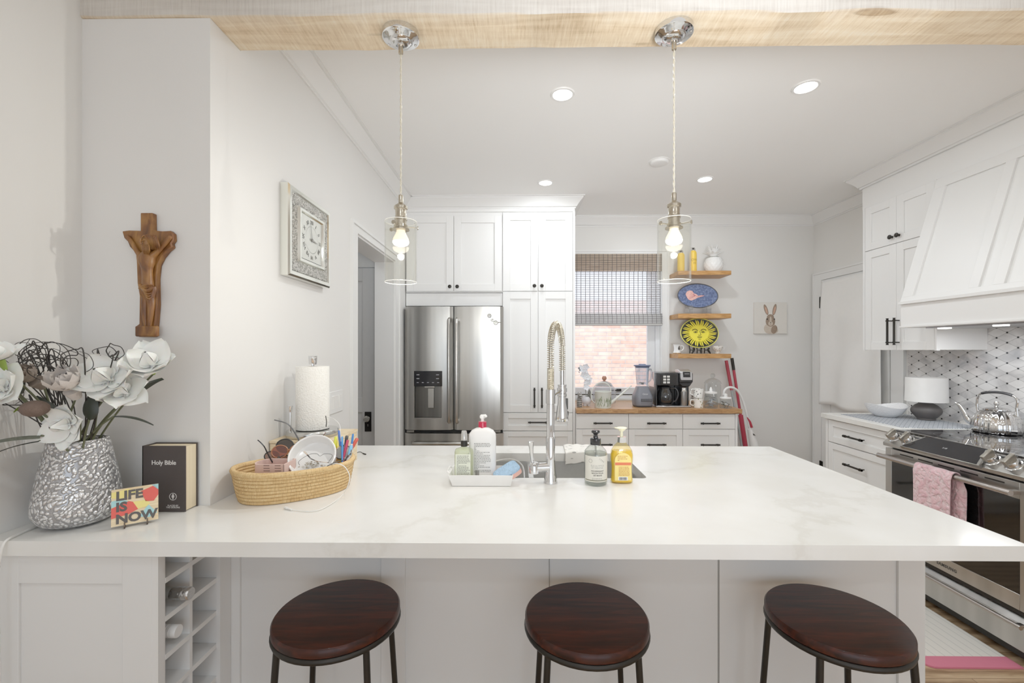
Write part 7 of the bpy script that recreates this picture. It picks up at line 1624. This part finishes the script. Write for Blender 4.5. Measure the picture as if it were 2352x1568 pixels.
# pens and markers
pens = [('lime highlighter leaning leftmost among the markers', 768, 1028, 772, 1002, 'dfe04a', .006), ('pink capped pen lying low beside the ramekin', 748, 1030, 764, 1014, 'e4576d', .0055), ('blue pen with long barrel, tallest in the basket', 781, 1020, 778, 988, '4a6fc4', .0042), ('light blue clicked pen behind the tall blue pen', 786, 1018, 786, 1002, '3f8fd6', .0036),
        ('black capped marker at the back of the pens', 795, 1016, 797, 1000, '26262a', .0062), ('royal blue capped marker in front of the black one', 788, 1030, 784, 1014, '3c5cd0', .0055), ('crimson capped marker in the middle of the bunch', 795, 1026, 799, 1010, 'b03050', .0055),
        ('slim blue and white pen near the right rim', 808, 1020, 811, 996, '3478c0', .0040), ('red tipped marker farthest right in the bunch', 814, 1018, 821, 1006, 'c94a38', .0070), ('pale blue gel pen cap over the right rim', 803, 1040, 807, 1022, '79b8de', .0075), ('yellow marker cap beside the white string', 775, 1024, 772, 1012, 'e6d24a', .006)]
for i, (lb_, xb_, yb_, xt, yt_, hx_c, r) in enumerate(pens):
    Y = 1.60 + .012 * (i % 3); top = B(xt, yt_, Y); bot = B(xb_, yb_, Y - .01); d = (top - bot).normalized(); bot = top - d * .11 if (top - d * .11).z > ZC + .012 else top - d * ((top.z - ZC - .012) / max(d.z, .2))
    t = thing('marker_pen', lb_, 'pen', bot, 'pens and markers in the straw basket'); cm2 = M('pen_' + hx_c, hx_c, .3)
    a = MB(); a.cyl(bot, top - d * .035, r * .85, seg=14); obj('barrel', a, M('pen_white', 'e4e4e4', .35) if i in (7, 9) else cm2, t)
    a = MB(); a.tube([top - d * .036, top - d * .034, top - d * .003, top], [r * .9, r, r * .92, r * .6], 14); obj('cap', a, cm2, t)
# cables
a = MB(); a.tube(cr([B(764, 1066, 1.47), B(775, 1064, 1.45), B(792, 1072, 1.45), B(803, 1092, 1.44), B(800, 1112, 1.43), U(790, 1132, Z=ZC + .003), U(768, 1152, Z=ZC + .003), U(735, 1170, Z=ZC + .003), U(705, 1174, Z=ZC + .003), U(670, 1170, Z=ZC + .003)], 8), .0014, 8); cb = thing('charging_cable', 'thin white charging cable hanging over the basket front onto the worktop', 'cable', U(735, 1170, Z=ZC)); obj('wire', a, M('cable_white', 'e9e8e4', .4), cb, smooth=180)
a = MB(); a.cyl(U(670, 1170, Z=ZC + .004), U(660, 1167, Z=ZC + .004), .0030); a.cyl(U(660, 1167, Z=ZC + .004), U(655, 1165, Z=ZC + .004), .0042); obj('plug', a, M('cable_white', 'e9e8e4', .4), cb)
a = MB(); a.tube(cr([U(818, 1040, Z=ZC + .002), U(827, 1037, Z=ZC + .002), U(834, 1041, Z=ZC + .002)], 6), .0013, 6); a.cyl(U(834, 1041, Z=ZC + .003), U(840, 1043, Z=ZC + .003), .003); obj('black_cable', a, BLACK, label='short black cable tip poking out from the right end of the basket', cat='cable')
a = MB(); a.tube(cr([B(750, 957, 1.72), B(765, 961, 1.70), B(778, 972, 1.68), B(782, 986, 1.66), B(782, 1004, 1.64)], 6), .0011, 6); obj('white_string', a, M('cable_white', 'e9e8e4', .4), label='thin white string arching from the paper roll to the pens', cat='string')
a = MB(); a.tube(cr([B(748, 955, 1.74), B(750, 968, 1.73), B(749, 980, 1.72)], 4), .0018, 6); obj('black_hook', a, BLACK, label='small black wire end beside the paper towel roll', cat='wire')
# ================================================================ lamps, sky, camera
def area(name, loc, size, energy, col=(.89, .955, 1), rot=(0, 0, 0), spread=PI, shape='DISK', sy=None):
    l = bpy.data.lights.new(name, 'AREA'); l.shape = shape; l.size = size; l.energy = energy; l.color = col; l.spread = spread
    if sy: l.size_y = sy
    o = bpy.data.objects.new(name, l); COL.objects.link(o); o.location = loc; o.rotation_euler = rot; return o
for p in DL: area('ceiling_lamp', (p.x, p.y, CLZ - .008), .095, EDL)
for xy in ((-.2, 0.1), (1.3, .1), (-.2, -1.4), (1.3, -1.4)): area('dining_fill', (xy[0], xy[1], CLZ - .008), .12, EDN)  # unseen lights added overhead as extra fill at the dining end
area('hall_fill', (-1.6, 2.6, CLZ - .02), .2, 2.2)  # unseen light added to brighten the hall door
for p in (pd, pd2):
    l = bpy.data.lights.new('pendant_bulb', 'POINT'); l.energy = EPD; l.color = (1, .975, .93); l.shadow_soft_size = .01
    o = bpy.data.objects.new('pendant_bulb', l); COL.objects.link(o); o.location = p.location + Vector((0, 0, -.718))
area('hood_light', (2.55, 2.3, 1.53), .10, EHD, (.95, .97, 1), shape='RECTANGLE', sy=.5)
area('ceiling_fill', (.62, -.7, 1.15), .8, EFILL, (.93, .965, 1), rot=(math.radians(90 + 24), 0, 0), spread=math.radians(62))  # unseen fill light added to lift the kitchen ceiling and back wall
sun = bpy.data.lights.new('daylight', 'SUN'); sun.energy = ESUN; sun.angle = .4; sun.color = (1, .98, .96)
o = bpy.data.objects.new('daylight', sun); COL.objects.link(o); o.rotation_euler = (math.radians(38), math.radians(-12), 0)
w = bpy.data.worlds.new('sky'); SC.world = w; w.use_nodes = True
bg = w.node_tree.nodes['Background']; bg.inputs['Color'].default_value = (.78, .885, 1, 1); bg.inputs['Strength'].default_value = EWD
cam = bpy.data.cameras.new('camera'); cam.sensor_width = 36; cam.lens = F / 2352 * 36; cam.shift_y = (HY - 784) / 2352; cam.clip_start = .02
co = bpy.data.objects.new('camera', cam); COL.objects.link(co); co.location = (0, 0, CZ); co.rotation_euler = (PI / 2, 0, YAW)
SC.camera = co
SC.view_settings.view_transform = 'Standard'; SC.view_settings.look = 'None'; SC.view_settings.exposure = EXPO; SC.view_settings.gamma = 1.28
SC.cycles.use_denoising = True; SC.cycles.use_adaptive_sampling = True; SC.cycles.adaptive_threshold = .015
SC.cycles.max_bounces = 8; SC.cycles.diffuse_bounces = 5; SC.cycles.glossy_bounces = 4; SC.cycles.transmission_bounces = 6; SC.cycles.transparent_max_bounces = 16
SC.cycles.sample_clamp_indirect = 4; SC.cycles.caustics_reflective = False; SC.cycles.caustics_refractive = False
